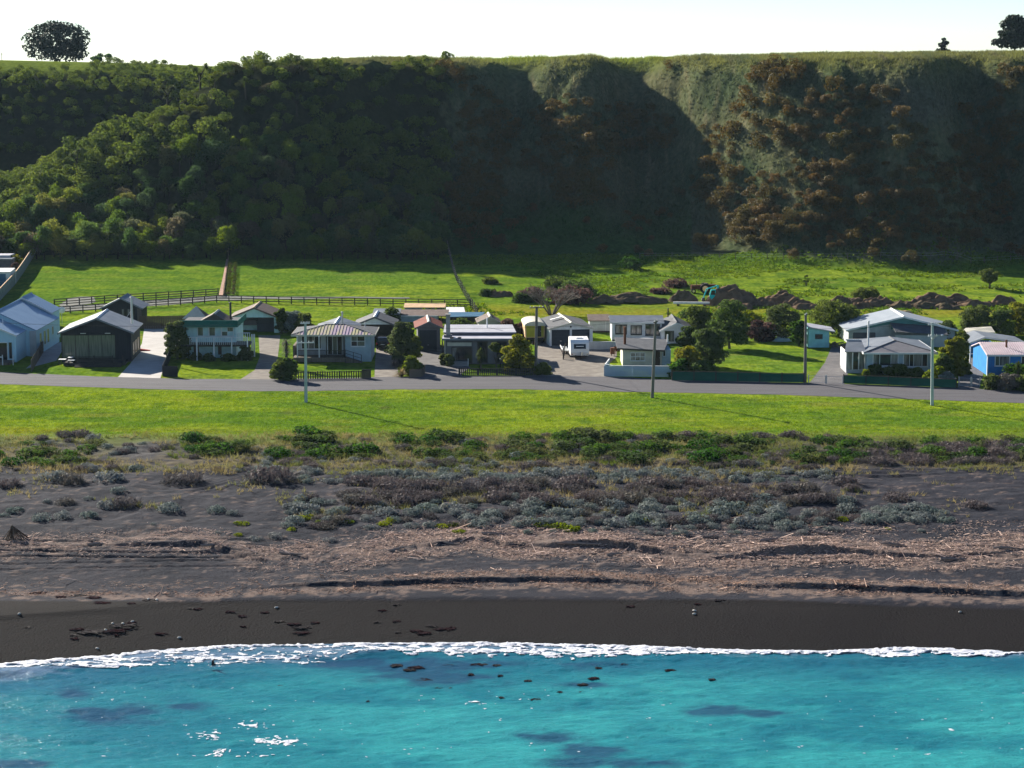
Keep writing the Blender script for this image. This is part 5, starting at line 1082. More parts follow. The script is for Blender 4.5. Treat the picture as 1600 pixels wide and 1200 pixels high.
m_lf = {
 'forest': mat('forest_leaf_material', (.04, .06, .02), c2=(.45, .5, .5), nscale=.9, rnd=[(.048, .084, .034), (.080, .125, .028), (.13, .170, .030), (.17, .175, .048), (.12, .10, .064), (.066, .105, .046), (.096, .138, .040)], **LEAF),  # yellow ramp tones paint in sunlit crowns, picked per tree
 'shrub': mat('hill_shrub_leaf_material', (.05, .06, .02), c2=(.5, .5, .5), nscale=1.1, rnd=[(.048, .068, .018), (.095, .112, .022), (.066, .088, .022), (.085, .070, .042)], **LEAF),
 'gorse': mat('gorse_leaf_material', (.07, .05, .02), c2=(.45, .45, .45), nscale=1.1, rnd=[(.105, .066, .020), (.135, .080, .022), (.088, .074, .022), (.140, .092, .036), (.072, .056, .020)], rough=.7, spec=.15, trans=.25),
 'cabbage': mat('cabbage_tree_leaf_material', (.06, .09, .02), c2=(.5, .55, .5), nscale=1.5, rnd=[(.050, .075, .018), (.085, .11, .024), (.065, .075, .034)], **LEAF),
 'garden': mat('garden_tree_leaf_material', (.05, .07, .02), c2=(.5, .55, .5), nscale=1.3, rnd=[(.075, .105, .030), (.115, .140, .034), (.092, .112, .048), (.080, .124, .032)], **LEAF),
 'yellow': mat('yellow_green_leaf_material', (.12, .13, .02), c2=(.6, .6, .5), nscale=1.6, rnd=[(.14, .155, .026), (.20, .19, .034), (.12, .155, .028)], **LEAF),
 'silver': mat('silver_shrub_leaf_material', (.14, .16, .14), c2=(.55, .55, .6), nscale=2.5, rnd=[(.165, .195, .180), (.21, .225, .215), (.15, .190, .165), (.24, .24, .23)], rough=.8, spec=.1, trans=.18),
 'twig': mat('dry_twig_shrub_material', (.09, .07, .06), c2=(.5, .5, .55), nscale=2.5, rnd=[(.125, .104, .104), (.16, .130, .122), (.110, .094, .096), (.15, .135, .112)], rough=.85, spec=.1, trans=.15),
 'coast': mat('coastal_bush_leaf_material', (.03, .08, .02), c2=(.4, .45, .4), nscale=2.0, rnd=[(.034, .086, .018), (.060, .118, .022), (.078, .112, .034), (.046, .074, .026), (.104, .115, .044)], **LEAF),
 'lime': mat('lime_ground_plant_material', (.14, .17, .02), c2=(.6, .65, .5), nscale=2.5, rnd=[(.13, .165, .016), (.17, .19, .022), (.10, .14, .018)], **LEAF),
 'red': mat('reddish_hedge_leaf_material', (.08, .04, .035), c2=(.5, .5, .5), nscale=1.5, rnd=[(.095, .060, .055), (.12, .078, .066)], **LEAF),
 'pine': mat('dark_pine_needle_material', (.018, .028, .016), c2=(.5, .5, .5), nscale=.8, rnd=[(.016, .026, .016), (.024, .034, .018)], rough=.7, spec=.15, trans=.12),
 'straw': mat('straw_grass_material', (.2, .17, .08), c2=(.6, .6, .55), nscale=2.0, rnd=[(.20, .165, .075), (.16, .145, .060), (.23, .18, .10)], rough=.85, spec=.1, trans=.3)}
m_darkbark = mat('dark_bark_material', (.035, .028, .022), .95)
m_bark = mat('grey_bark_material', (.10, .085, .07), .9, c2=(.06, .05, .04), nscale=3, stretch=(3, 3, .6))

def quadify(q): return [tuple(f) for f in q.f]
def treemesh(name, cl, n, size, leaf, seed, trunk=None, **kw):
    V, F = leafcloud(cl, n, size, seed, **kw); mats = [m_lf[leaf]]
    if trunk:
        q = MB(); trunk(q); tv = np.array(q.v); tf = np.array([f if len(f) == 4 else (list(f) + [f[-1]] * 4)[:4] for f in q.f if len(f) == 4])
        V, F, M = join([(V, F, 0), (tv, tf, 1)]); return npmesh(name, V, F, [m_lf[leaf], m_darkbark], False, None, M)
    return npmesh(name, V, F, mats)
def clumps(g, n, rx, rz, base, cr=(.35, .6), flat_top=0):
    out = [((0, 0, base + rz * .95), (rx * .62, rx * .62, rz * .62))]
    for i in range(n):
        a = g.uniform(0, 6.283); e = g.uniform(-.35, 1.25); s = g.uniform(*cr)
        out.append(((rx * .66 * math.cos(a) * math.cos(e), rx * .66 * math.sin(a) * math.cos(e), base + rz * (.95 + .66 * math.sin(e))), (rx * s, rx * s, rz * s * .85)))
    return out
# -- shared crowns for the hillside (about 1 m radius, scaled per plant)
def bank(name, leaf, nvar, n, size, rz, base, ncl, cr, trunk_h, seed, **kw):
    out = []
    for i in range(nvar):
        g = random.Random(seed + i)
        tk = (lambda q: q.tube((0, 0, -.6), (0, 0, trunk_h), .09, .05, 6)) if trunk_h else None
        out.append(treemesh(name, clumps(g, ncl, 1.0, rz, base, cr), n, size, leaf, seed + i, tk, **kw))
    return out
B_forest = bank('broadleaf_tree', 'forest', 8, 1900, .080, 1.0, .08, 17, (.16, .52), .5, 300, rn=.85)
B_shrub = bank('hill_shrub', 'shrub', 5, 900, .095, .75, .02, 9, (.3, .55), 0, 320)
B_gorse = bank('gorse_bush', 'gorse', 6, 1000, .09, .85, -.15, 13, (.24, .42), 0, 340)
def cabbage_mesh(seed, heads):
    g = random.Random(seed); q = MB(); hs = []; q.tube((0, 0, -.5), (0, 0, 2.6), .16, .11, 6)
    for i in range(heads):
        a = 6.283 * i / heads + g.uniform(-.4, .4); e = (0, 0, 3.0) if heads == 1 else (math.cos(a) * .8, math.sin(a) * .8, 3.2 + g.uniform(-.3, .5)); q.tube((0, 0, 2.2), e, .10, .07, 5); hs.append(e)
    V, F = spikes(hs, 90 * heads + 40, .95, .11, seed, .25, .3); tv = np.array(q.v); tf = np.array([f for f in q.f if len(f) == 4]); V, F, M = join([(V, F, 0), (tv, tf, 1)])
    return npmesh('cabbage_tree', V, F, [m_lf['cabbage'], m_darkbark], False, None, M)
B_cab = [cabbage_mesh(360 + i, k) for i, k in enumerate((1, 1, 3, 2))]
def put(name, me, loc, sc, label, cat, group=None, rz=None, kind=None):
    o = bpy.data.objects.new(name, me); link(o, None, loc); o.rotation_euler = (R.uniform(-.06, .06), R.uniform(-.06, .06), R.uniform(0, 6.28) if rz is None else rz); o.scale = sc if isinstance(sc, (tuple, list)) else (sc, sc, sc)
    return tag(o, label, cat, group, kind)

# -- hillside planting, sampled in plan over the slopes and sorted by what the slope carries there
def scatter(x0, x1, y0, y1, r, n, seed):
    g = np.random.default_rng(seed); X = g.uniform(x0, x1, n); Y = g.uniform(y0, y1, n); keep = []; cell = {}
    for i in range(n):
        c = (int(X[i] // r), int(Y[i] // r)); ok = True
        for a in (-1, 0, 1):
            for b in (-1, 0, 1):
                for j in cell.get((c[0] + a, c[1] + b), ()):
                    if (X[i] - X[j]) ** 2 + (Y[i] - Y[j]) ** 2 < r * r: ok = False; break
        if ok: cell.setdefault(c, []).append(i); keep.append(i)
    return X[keep], Y[keep]
def inel(px, py, els):
    s = np.zeros_like(px)
    for cx, cy, rx, ry in els: s = np.maximum(s, 1.15 - ((px - cx) / rx) ** 2 - ((py - cy) / ry) ** 2)
    return s
FX, FY = scatter(-128, -10, 384, 468, 2.35, 13000, 11); FZ = terr(FX, FY); fpx, fpy = proj(FX, FY, FZ)
ok = (FZ > 2.6) & (fpx < 698 + 14 * fbm(FY * .3, FX * 0, 77, 2)) & (FZ < 38.9) & (fpx > -140) & ~((fpx > 345) & (fpy < 105)) & ~((FX < -60) & (FY > np.interp(FX, _X, RIM) + 10))
crest = sstep(0, 1, (FZ - np.interp(FX, _X, _RZ)) * -.25)
FX, FY, FZ, fpx, fpy = FX[ok], FY[ok], FZ[ok], fpx[ok], fpy[ok]
def zone_hill(px):
    for lim, w in ((60, 'behind the far-left paling fence'), (180, 'above the black house'), (300, 'above the aqua beach house'), (420, 'behind the reddish paddock fence'), (560, 'above the lilac-roofed house'), (9999, 'left of the wire fence')):
        if px < lim: return w
idx = np.argsort(FY); nsingle = 0; rest = []
n_cab = 0
for i in idx:
    up = FZ[i] > 24; s = R.uniform(1.5, 2.6) * (.78 if up else 1.1); 
    if fpx[i] < 330 and up: s *= .8
    k = R.random(); lz = 'upper' if up else ('middle' if FZ[i] > 13 else ('lower' if FZ[i] > 7 else 'lowest')); lx = zone_hill(fpx[i]); sz = 'small' if s < 1.7 else ('large' if s > 2.35 else 'medium')
    loc = (FX[i], FY[i], FZ[i] - .2)
    if k < .07 and n_cab < 60:
        n_cab += 1; put('cabbage_tree', R.choice(B_cab), loc, R.uniform(.9, 1.5) * (.55 if FZ[i] > 34 else 1), 'spiky-headed cabbage tree on the %s forest slope %s' % (lz, lx), 'cabbage tree', 'cabbage trees, %s slope %s' % (lz, lx))
    elif k < .30 and up: put('hill_shrub', R.choice(B_shrub), loc, (s * 1.0, s * 1.0, s), '%s olive green shrub on the %s forest slope %s' % (sz, lz, lx), 'shrub', '%s shrubs, %s slope %s' % (sz, lz, lx)) if R.random() < .9 else None
    elif nsingle < 298 : nsingle += 1; put('broadleaf_tree', R.choice(B_forest), loc, (s * R.uniform(.8, 1.2), s * R.uniform(.8, 1.2), s * R.uniform(.8, 1.45)), '%s round-crowned dark green tree on the %s forest slope %s' % (sz, lz, lx), 'tree', '%s trees, %s slope %s' % (sz, lz, lx))
    else: rest.append((FX[i], FY[i], FZ[i] - .2, s))
BX, BY = scatter(-150, -52, 450, 520, 2.6, 6000, 12); BZ = terr(BX, BY); bpx, bpy_ = proj(BX, BY, BZ)
okb = (BZ > 12) & (bpx > -30) & (bpx < 345) & (bpy_ > np.where(bpx > 150, 96, 109))
for x, y, z in zip(BX[okb], BY[okb], BZ[okb]): rest.append((x, y, z - .2, R.uniform(1.0, 1.9) * (.7 if z > 35 else 1)))
def merged(name, items, leaf, n, size, rz, base, seed, label, cat, ncl=6, cr=(.35, .6), mat_=None):
    g = random.Random(seed); src = [leafcloud(clumps(g, ncl, 1.0, rz, base, cr), n, size, seed + i) for i in range(5)]; Vs = []; Fs = []; o = 0
    for (x, y, z, s) in items:
        V, F = src[g.randrange(5)]; a = g.uniform(0, 6.28); c_, s_ = math.cos(a), math.sin(a); W = np.stack([V[:, 0] * c_ - V[:, 1] * s_, V[:, 0] * s_ + V[:, 1] * c_, V[:, 2] * g.uniform(.9, 1.2)], 1) * s + [x, y, z]; Vs.append(W); Fs.append(F + o); o += len(V)
    me = npmesh(name, np.concatenate(Vs), np.concatenate(Fs), mat_ or m_lf[leaf]); return tag(link(bpy.data.objects.new(name, me)), label, cat, kind='stuff')
m_mass = mat('far_wood_leaf_material', (.062, .088, .024), .8, c2=(.115, .140, .032), nscale=.28, spec=.02, trans=.38, coord='World', detail=3)
if rest: merged('far_wood', rest, 'forest', 480, .14, .85, .1, 380, 'mass of scrub and small trees on the far valley side and upper forest', 'wood', mat_=m_mass)

# -- gorse and scrub on the open slopes
GOR = [(880, 185, 45, 28), (905, 225, 60, 40), (860, 250, 45, 30), (905, 290, 38, 40), (960, 230, 20, 20), (1212, 118, 48, 30), (1105, 215, 26, 20), (1075, 300, 30, 24), (1130, 240, 24, 26), (1215, 160, 20, 30), (1345, 158, 58, 20), (1240, 215, 90, 32), (1330, 225, 60, 30), (1180, 178, 40, 18),
       (1290, 185, 70, 18), (1150, 305, 75, 42), (1110, 268, 26, 16), (1320, 290, 110, 55), (1420, 225, 45, 40), (1430, 290, 80, 60), (1540, 190, 36, 24), (1565, 225, 40, 40), (1530, 260, 60, 45), (1500, 330, 100, 40), (1390, 345, 110, 22), (1180, 345, 60, 16), (1590, 140, 40, 26), (1250, 352, 120, 26), (1340, 372, 110, 18), (1180, 372, 50, 14), (1450, 378, 90, 16), (1000, 210, 60, 40), (760, 230, 50, 90), (720, 130, 40, 18), (740, 330, 40, 50)]
GOX, GOY = scatter(-16, 116, 366, 470, 1.6, 22000, 13); GOZ = terr(GOX, GOY); gpx, gpy = proj(GOX, GOY, GOZ); w = inel(gpx, gpy, GOR) + .25 * fbm(GOX * .15, GOY * .15, 88, 3); okg = (w > np.random.default_rng(5).uniform(.02, .5, len(w))) & (GOZ > 2.9) & (gpx < 1640) & (gpy > 104) & (GOZ < 38)
GOX, GOY, GOZ, gpx, gpy = GOX[okg], GOY[okg], GOZ[okg], gpx[okg], gpy[okg]; order = np.argsort(GOY); ng = 0; restg = []
for i in order:
    s = 1.0 + 1.5 * R.random() ** 1.7; zone = next(w for lim, w in ((800, 'next to the forest edge'), (930, 'below the rounded knoll'), (1040, 'in the shaded gully'), (1170, 'on the left flank of the sunlit spur'), (1280, 'on the crest of the sunlit spur'), (1390, 'on the right flank of the sunlit spur'), (1490, 'below the bare slip'), (9999, 'at the far right of the slope')) if gpx[i] < lim); zone = ('high ' if GOZ[i] > 27 else ('halfway up ' if GOZ[i] > 14 else 'low ')) + zone; zs = 'small' if s < 1.25 else ('large' if s > 1.8 else 'medium')
    if ng < 296: ng += 1; put('gorse_bush', R.choice(B_gorse), (GOX[i], GOY[i], GOZ[i] - .1), (s, s, s * R.uniform(.8, 1.2)), '%s brown gorse bush %s' % (zs, zone), 'gorse bush', '%s gorse bushes %s' % (zs, zone))
    else: restg.append((GOX[i], GOY[i], GOZ[i] - .1, s))
m_gmass = mat('gorse_mass_leaf_material', (.120, .074, .022), .7, c2=(.070, .060, .020), nscale=.35, spec=.1, trans=.25, coord='World', detail=3)
if restg: merged('gorse_thicket', restg, 'gorse', 420, .13, .85, -.1, 400, 'thickets of smaller brown gorse across the open hillside', 'gorse', mat_=m_gmass)

# -- rough grass on the hill and its rim
def tufts(name, X, Y, Z, L, w, nb, m, seed, label, cat, droop=.2, spread=.45, zlift=0.0, rgb=None):
    g = np.random.default_rng(seed); n = len(X) * nb; k = np.repeat(np.arange(len(X)), nb); d = g.normal(size=(n, 3)) * spread; d[:, 2] = 1; d /= np.linalg.norm(d, axis=1, keepdims=True)
    P = np.stack([X[k], Y[k], Z[k] + zlift], 1) + np.concatenate([g.normal(size=(n, 2)) * L * .16, np.zeros((n, 1))], 1); l = (L * g.uniform(.5, 1.25, (n, 1))); sd = np.cross(d, g.normal(size=(n, 3))); sd /= np.linalg.norm(sd, axis=1, keepdims=True) + 1e-6
    V = np.stack([P - sd * w, P + sd * w, P + d * l], 1).reshape(-1, 3); col = None
    if rgb is not None: col = np.repeat(rgb[k] * g.uniform(.7, 1.3, (n, 1)), 3, axis=0)
    return tag(link(bpy.data.objects.new(name, npmesh(name, V, np.arange(3 * n).reshape(-1, 3), m, False, col))), label, cat, kind='stuff')
m_tuft = mat('hill_grass_blade_material', (.1, .1, .05), .85, attr='Col', c2=(.7, .7, .7), nscale=.5, coord='World', spec=.1, trans=.35)
g_ = np.random.default_rng(21); TX = g_.uniform(-18, 114, 30000); TY = g_.uniform(380, 470, 30000); TZ = terr(TX, TY); ok = (TZ > 4.5); TX, TY, TZ = TX[ok], TY[ok], TZ[ok]
c = hill_col(TX, TY, TZ) * 1.15
tufts('hill_grass', TX, TY, TZ, .75, .07, 4, m_tuft, 22, 'rough tussocky grass over the open hillside and its rim', 'grass', rgb=c)
TX = g_.uniform(-62, 114, 9000); TY = np.interp(TX, _X, RIM) + g_.uniform(-4, 14, 9000); TZ = terr(TX, TY); c = hill_col(TX, TY, TZ) * 1.2
tufts('rim_grass', TX, TY, TZ, .8, .05, 4, m_tuft, 23, 'long seed-headed grass along the skyline rim of the hill', 'grass', rgb=c)

# -- skyline trees
def big_tree(name, px, py, hpx, wpx, leaf, seed, label, ncl=26, n=5200, size=.42, cr=(.2, .36), trunk=.35, Y=None, cat='tree', flat_=.0, base_f=.12, layers=None):
    b = at(px, py) if Y is None else Vector((pt(px, py, Y)[0], Y, pt(px, py, Y)[1])); s = mpp(b); h = hpx * s; w = wpx * s / 2; root = empty(name, b, 0, label, cat); g = random.Random(seed)
    cl = []
    for i in range(ncl):
        a = g.uniform(0, 6.283); t = g.random(); zz = h * (base_f + (1 - base_f) * t * .92); rr = w * math.sqrt(max(.05, 1 - ((t - .38) / .66) ** 2)) if layers is None else w * layers(t); u = g.uniform(.55, .9); q = g.uniform(*cr) * w
        cl.append(((rr * u * math.cos(a), rr * u * math.sin(a), zz), (q * 1.25, q * 1.25, q * .72)))
    if layers is None and ncl > 8 and leaf != 'pine': cl += [((0, 0, h * (base_f + .46 * (1 - base_f))), (w * .74, w * .74, h * .44 * (1 - base_f)))] * 3
    if leaf == 'pine' and ncl > 30: cl += [((0, 0, h * .42), (w * .5, w * .5, h * .3))] * 3
    V, F = leafcloud(cl, n, size, seed, flat_=flat_); link(bpy.data.objects.new('crown', npmesh('crown', V, F, m_lf[leaf])), root)
    q = MB(); limbs(q, (0, 0, -.3), h * .75, max(.12, h * .03 * trunk / .35), 9, w * .8, seed); q.build('trunk', m_bark, root); return root
big_tree('macrocarpa_tree', 86, 98, 60, 112, 'pine', 501, 'large dark spreading macrocarpa tree on the left skyline', ncl=44, n=6500, size=.5, Y=560, cr=(.14, .26), flat_=.4)
big_tree('skyline_tree', 160, 104, 22, 34, 'forest', 502, 'small loose-crowned tree right of the macrocarpa on the skyline', ncl=7, n=500, size=.45, Y=530, base_f=.45)
big_tree('pine_tree', 1586, 82, 60, 84, 'pine', 503, 'dark conical pine at the right end of the skyline', ncl=34, n=6000, size=.55, Y=520, layers=lambda t: max(.12, 1.0 - .92 * t), cr=(.16, .28))
big_tree('young_pine', 1475, 84, 24, 24, 'pine', 504, 'small young pine alone on the right skyline', ncl=12, n=700, size=.4, Y=500, layers=lambda t: max(.1, 1.0 - .9 * t), cr=(.22, .36))
for k, (px, py, s) in enumerate(((18, 103, .9), (203, 110, 1.0), (224, 112, 1.1), (241, 114, 1.1), (250, 116, 1.0), (270, 113, 1.1), (322, 108, 1.5), (233, 116, .8), (278, 118, .9), (160, 106, 1.2))):
    Yk = 470 if px < 300 else 446; X, Z = pt(px, py, Yk); zt_ = tz(X, Yk); put('cabbage_tree', B_cab[k % 4], (X, Yk, zt_ - .3), s * .66, 'cabbage tree standing on the left skyline, number %s from the left' % ['one', 'three', 'four', 'six', 'seven', 'eight', 'ten, the largest', 'five', 'nine', 'two'][k] if False else 'spiky cabbage tree silhouetted on the left skyline', 'cabbage tree', 'cabbage trees on the left skyline')
b = Vector((pt(3, 96, 575)[0], 575, pt(3, 96, 575)[1])); sp_ = empty('power_pole', b, 0, 'tiny distant power pole on the left skyline', 'power pole'); MB().tube((0, 0, -1), (0, 0, 2.4), .1, .08, 5).build('pole', m_pole, sp_); MB().box(-.6, .6, -.05, .05, 1.95, 2.05).build('crossarm', m_timber, sp_)

# -- garden trees and hedges: (name, px, py(base), height px, width px, leaf, label, options)
GT_ = [
 ('garden_tree', 277, 561, 62, 42, 'garden', 'dense round tree between the concrete driveway and the aqua house', {}),
 ('clipped_hedge', 437, 594, 36, 24, 'garden', 'dark clipped hedge at the left end of the picket fence', dict(base_f=.0, ncl=16, cr=(.4, .6))), ('garden_shrub', 453, 594, 36, 22, 'garden', 'dark upright shrub next to the clipped hedge', dict(base_f=.0, cr=(.4, .6))),
 ('garden_shrub', 456, 520, 34, 40, 'silver', 'greyish shrub behind the aqua house garage', dict(ncl=14)), ('garden_shrub', 475, 522, 36, 32, 'garden', 'dark round bush left of the lilac roof', dict(base_f=.0)), ('palm_shrub', 440, 522, 44, 22, 'cabbage', 'yellow-green shrub beside the brown-roofed garage', dict(ncl=9)),
 ('garden_shrub', 612, 505, 26, 26, 'garden', 'dark round bush behind the carport', dict(base_f=0)),
 ('garden_tree', 626, 570, 70, 46, 'garden', 'tall leafy tree between the driveway and the red-roofed garage', dict(ncl=22)), ('garden_shrub', 646, 568, 46, 26, 'yellow', 'yellow-green shrub below the leafy garage tree', {}), ('garden_shrub', 643, 586, 30, 24, 'yellow', 'bright yellow-green bush above the planter wall', dict(base_f=0)),
 ('garden_shrub', 653, 585, 18, 18, 'coast', 'small round green bush in the planter', dict(base_f=0)),
 ('garden_shrub', 694, 570, 17, 16, 'coast', 'small clipped bush left of the concrete steps', dict(base_f=0)), ('garden_shrub', 702, 572, 18, 16, 'garden', 'dark clipped bush beside the concrete steps', dict(base_f=0)),
 ('ball_topiary', 776, 574, 38, 17, 'garden', 'ball-headed small tree before the flat-roofed house', dict(base_f=.55, ncl=6, cr=(.5, .7))),
 ('garden_tree', 814, 583, 62, 50, 'yellow', 'large bushy olive-green tree beside the wooden pole', dict(ncl=26, base_f=.02, leafmix=1)), ('garden_shrub', 795, 582, 40, 22, 'garden', 'darker bush left of the olive-green tree', dict(base_f=.0)), ('garden_shrub', 848, 585, 18, 26, 'garden', 'low dark bush right of the wooden pole', dict(base_f=0)),
 ('reddish_hedge', 792, 528, 30, 40, 'red', 'dark reddish hedge behind the flat roof', dict(base_f=0, ncl=16)), ('reddish_hedge', 812, 529, 26, 22, 'red', 'right-hand end of the dark reddish hedge', dict(base_f=0)),
 ('garden_shrub', 752, 522, 26, 24, 'garden', 'leafy shrub before the cream garden shed', dict(base_f=0)), ('garden_shrub', 716, 522, 24, 46, 'garden', 'low dark shrubs under the blue lean-to roof', dict(base_f=0)),
 ('garden_tree', 1092, 525, 50, 44, 'garden', 'tall dark tree right of the long white house', dict(ncl=22)), ('garden_tree', 1140, 545, 76, 62, 'garden', 'tallest dark tree of the clump left of the grassy section', dict(ncl=30, n=8000)), ('garden_tree', 1108, 575, 62, 58, 'garden', 'broad rounded dark tree before the clump', dict(ncl=26, n=8000)),
 ('garden_shrub', 1070, 585, 44, 46, 'yellow', 'mixed yellowish shrub right of the cottage', dict(base_f=0, ncl=18)), ('garden_shrub', 1060, 588, 26, 36, 'coast', 'low bright green shrub by the pale blue fence', dict(base_f=0)), ('garden_shrub', 1098, 590, 24, 40, 'garden', 'low dark shrubs inside the green fence', dict(base_f=0)), ('garden_shrub', 1075, 540, 30, 30, 'garden', 'dark shrub beside the white gable', dict(base_f=0)),
 ('garden_shrub', 1185, 532, 30, 50, 'red', 'purplish scrub at the back of the grassy section', dict(base_f=0, ncl=14)), ('garden_tree', 1218, 530, 56, 60, 'garden', 'grey-green tree at the back of the grassy section', dict(ncl=22)), ('garden_tree', 1247, 541, 44, 27, 'coast', 'upright bright green bush left of the aqua shed', dict(base_f=0, ncl=16)), ('garden_tree', 1300, 522, 56, 72, 'garden', 'broad dark tree behind the aqua shed', dict(ncl=28, n=8000)), ('garden_shrub', 1172, 505, 18, 40, 'lime', 'patch of bright weeds between the back trees', dict(base_f=0)),
 ('garden_tree', 1488, 590, 66, 40, 'yellow', 'tall yellowish tree right of the grey-roofed house', dict(ncl=22, base_f=.1)), ('garden_tree', 1474, 596, 44, 30, 'garden', 'dark tree beside the right teal pole', dict(base_f=.2)), ('garden_shrub', 1462, 600, 26, 34, 'lime', 'yellow-green shrub at the corner of the grey-roofed house', dict(base_f=0)), ('garden_shrub', 1478, 602, 22, 26, 'silver', 'greyish shrub by the mesh fence end', dict(base_f=0)), ('garden_tree', 1502, 585, 70, 30, 'garden', 'dark tall shrub left of the blue garage', dict(base_f=0)),
 ('garden_tree', 1478, 535, 34, 36, 'garden', 'dark shrub at the right corner of the large shed', {}), ('garden_tree', 1525, 525, 46, 52, 'garden', 'round dark tree behind the blue garage', dict(ncl=22)), ('garden_tree', 1562, 524, 44, 46, 'garden', 'second round tree behind the blue house', dict(ncl=20)), ('garden_tree', 1594, 522, 52, 48, 'yellow', 'olive tree at the right edge behind the blue house', dict(ncl=22)), ('garden_tree', 1575, 528, 30, 24, 'lime', 'yellow-green bush behind the pink roof', dict(base_f=0)), ('garden_tree', 1512, 512, 26, 24, 'garden', 'small dark bush left of the round tree', dict(base_f=0)),
 ('clipped_hedge', 1596, 592, 20, 46, 'coast', 'bright green clipped hedge before the blue house', dict(base_f=0, ncl=12, cr=(.4, .6))), ('mixed_hedge', 1550, 608, 24, 30, 'garden', 'left part of the mixed hedge at the blue house road front', dict(base_f=0)), ('mixed_hedge', 1578, 609, 24, 40, 'twig', 'middle part of the mixed hedge at the blue house road front', dict(base_f=0)), ('mixed_hedge', 1606, 611, 26, 36, 'garden', 'right part of the mixed hedge at the blue house road front', dict(base_f=0)),
 ('garden_shrub', 1366, 586, 16, 26, 'garden', 'dark bush under the left picture window', dict(base_f=0)), ('garden_shrub', 1402, 588, 17, 40, 'garden', 'dark bushes between the two picture windows', dict(base_f=0)), ('garden_shrub', 1430, 589, 14, 26, 'garden', 'dark bush under the right picture window', dict(base_f=0)), ('garden_shrub', 1352, 590, 12, 14, 'lime', 'small lime bush by the glazed porch', dict(base_f=0)),
 ('garden_shrub', 305, 562, 10, 22, 'garden', 'low dark bush under the left of the aqua balcony', dict(base_f=0)), ('garden_shrub', 327, 564, 11, 22, 'garden', 'low dark bush under the middle of the aqua balcony', dict(base_f=0)), ('garden_shrub', 358, 564, 11, 24, 'garden', 'low dark bush under the right of the aqua balcony', dict(base_f=0)), ('garden_shrub', 384, 563, 24, 22, 'garden', 'dark bush under the balcony end', dict(base_f=0)),
 ('paddock_bush', 1352, 470, 19, 46, 'garden', 'dark green bush among the dirt mounds', dict(base_f=0)), ('paddock_tree', 1546, 451, 30, 32, 'garden', 'lone round windswept tree in the right paddock', dict(base_f=.35, ncl=14, trunk=.6)), ('paddock_tree', 1260, 447, 17, 9, 'garden', 'tiny lone tree in the right paddock', dict(base_f=.4, ncl=5, n=260)),
 ('paddock_bush', 903, 462, 24, 60, 'garden', 'dark bush at the right of the purple scrub bank', dict(base_f=0)), ('paddock_bush', 868, 450, 16, 46, 'garden', 'dark bush top behind the bare tree', dict(base_f=0)), ('paddock_bush', 818, 472, 14, 34, 'coast', 'low green bush left of the bare tree', dict(base_f=0)), ('scrub_bank', 890, 472, 22, 74, 'red', 'purple-brown scrub bank right of the bare tree', dict(base_f=0, ncl=16)), ('scrub_bank', 830, 470, 18, 44, 'red', 'purple-brown scrub left of the bare tree', dict(base_f=0)), ('paddock_bush', 762, 462, 10, 26, 'coast', 'low green bush near the wire fence', dict(base_f=0)), ('paddock_bush', 765, 443, 9, 24, 'garden', 'small dark bush beside the wire fence', dict(base_f=0)), ('paddock_bush', 985, 420, 18, 34, 'coast', 'green bush on the hump at the foot of the hill', dict(base_f=0)), ('scrub_bank', 1058, 448, 10, 40, 'red', 'low brown scrub in the rough paddock', dict(base_f=0)), ('scrub_bank', 1032, 458, 8, 30, 'red', 'small brown scrub patch left of the tractor', dict(base_f=0)), ('paddock_bush', 1085, 497, 13, 46, 'coast', 'green weeds behind the white gable', dict(base_f=0)),
 ('garden_shrub', 28, 405, 30, 14, 'yellow', 'tall yellowish shrub beyond the paling fence at the left', dict(base_f=.1)), ('garden_shrub', 22, 418, 20, 26, 'yellow', 'low yellowish shrub beyond the paling fence', dict(base_f=0)), ('garden_shrub', 26, 428, 18, 16, 'red', 'reddish shrub beyond the paling fence', dict(base_f=0)),
]
for k, (nme, px, py, h, w, leaf, lab, kw) in enumerate(GT_):
    kw = dict(kw); kw.pop('leafmix', None); area = h * w; n = kw.pop('n', int(min(6500, 700 + area * 2.2)))
    kw.setdefault('cr', (.2, .4)); kw.setdefault('ncl', 26); kw.setdefault('base_f', .08)
    big_tree(nme, px, py, h, w, leaf, 600 + k, lab, n=n, size=.2 if py > 500 else .24, cat='shrub' if ('shrub' in nme or 'bush' in nme) else ('hedge' if 'hedge' in nme else ('scrub' if 'scrub' in nme else 'tree')), **kw)
# planted row beside the paddock fence
for k in range(26):
    u = k / 25
    for s_, nm_ in ((0, 'left'), (1, 'right')):
        px = 356 + (369 - 356) * 0 + (372 - 358) * (1 - u) * (0) + 357 + s_ * 8 - 356 + u * 3; py = 462 - u * 48
        p = at(px, py); put('planted_shrub', R.choice(B_shrub), p, (.30, .5, .42), 'young dark shrub in the %s planted row beside the reddish paddock fence' % nm_, 'shrub', 'young shrubs in the %s planted row' % nm_)
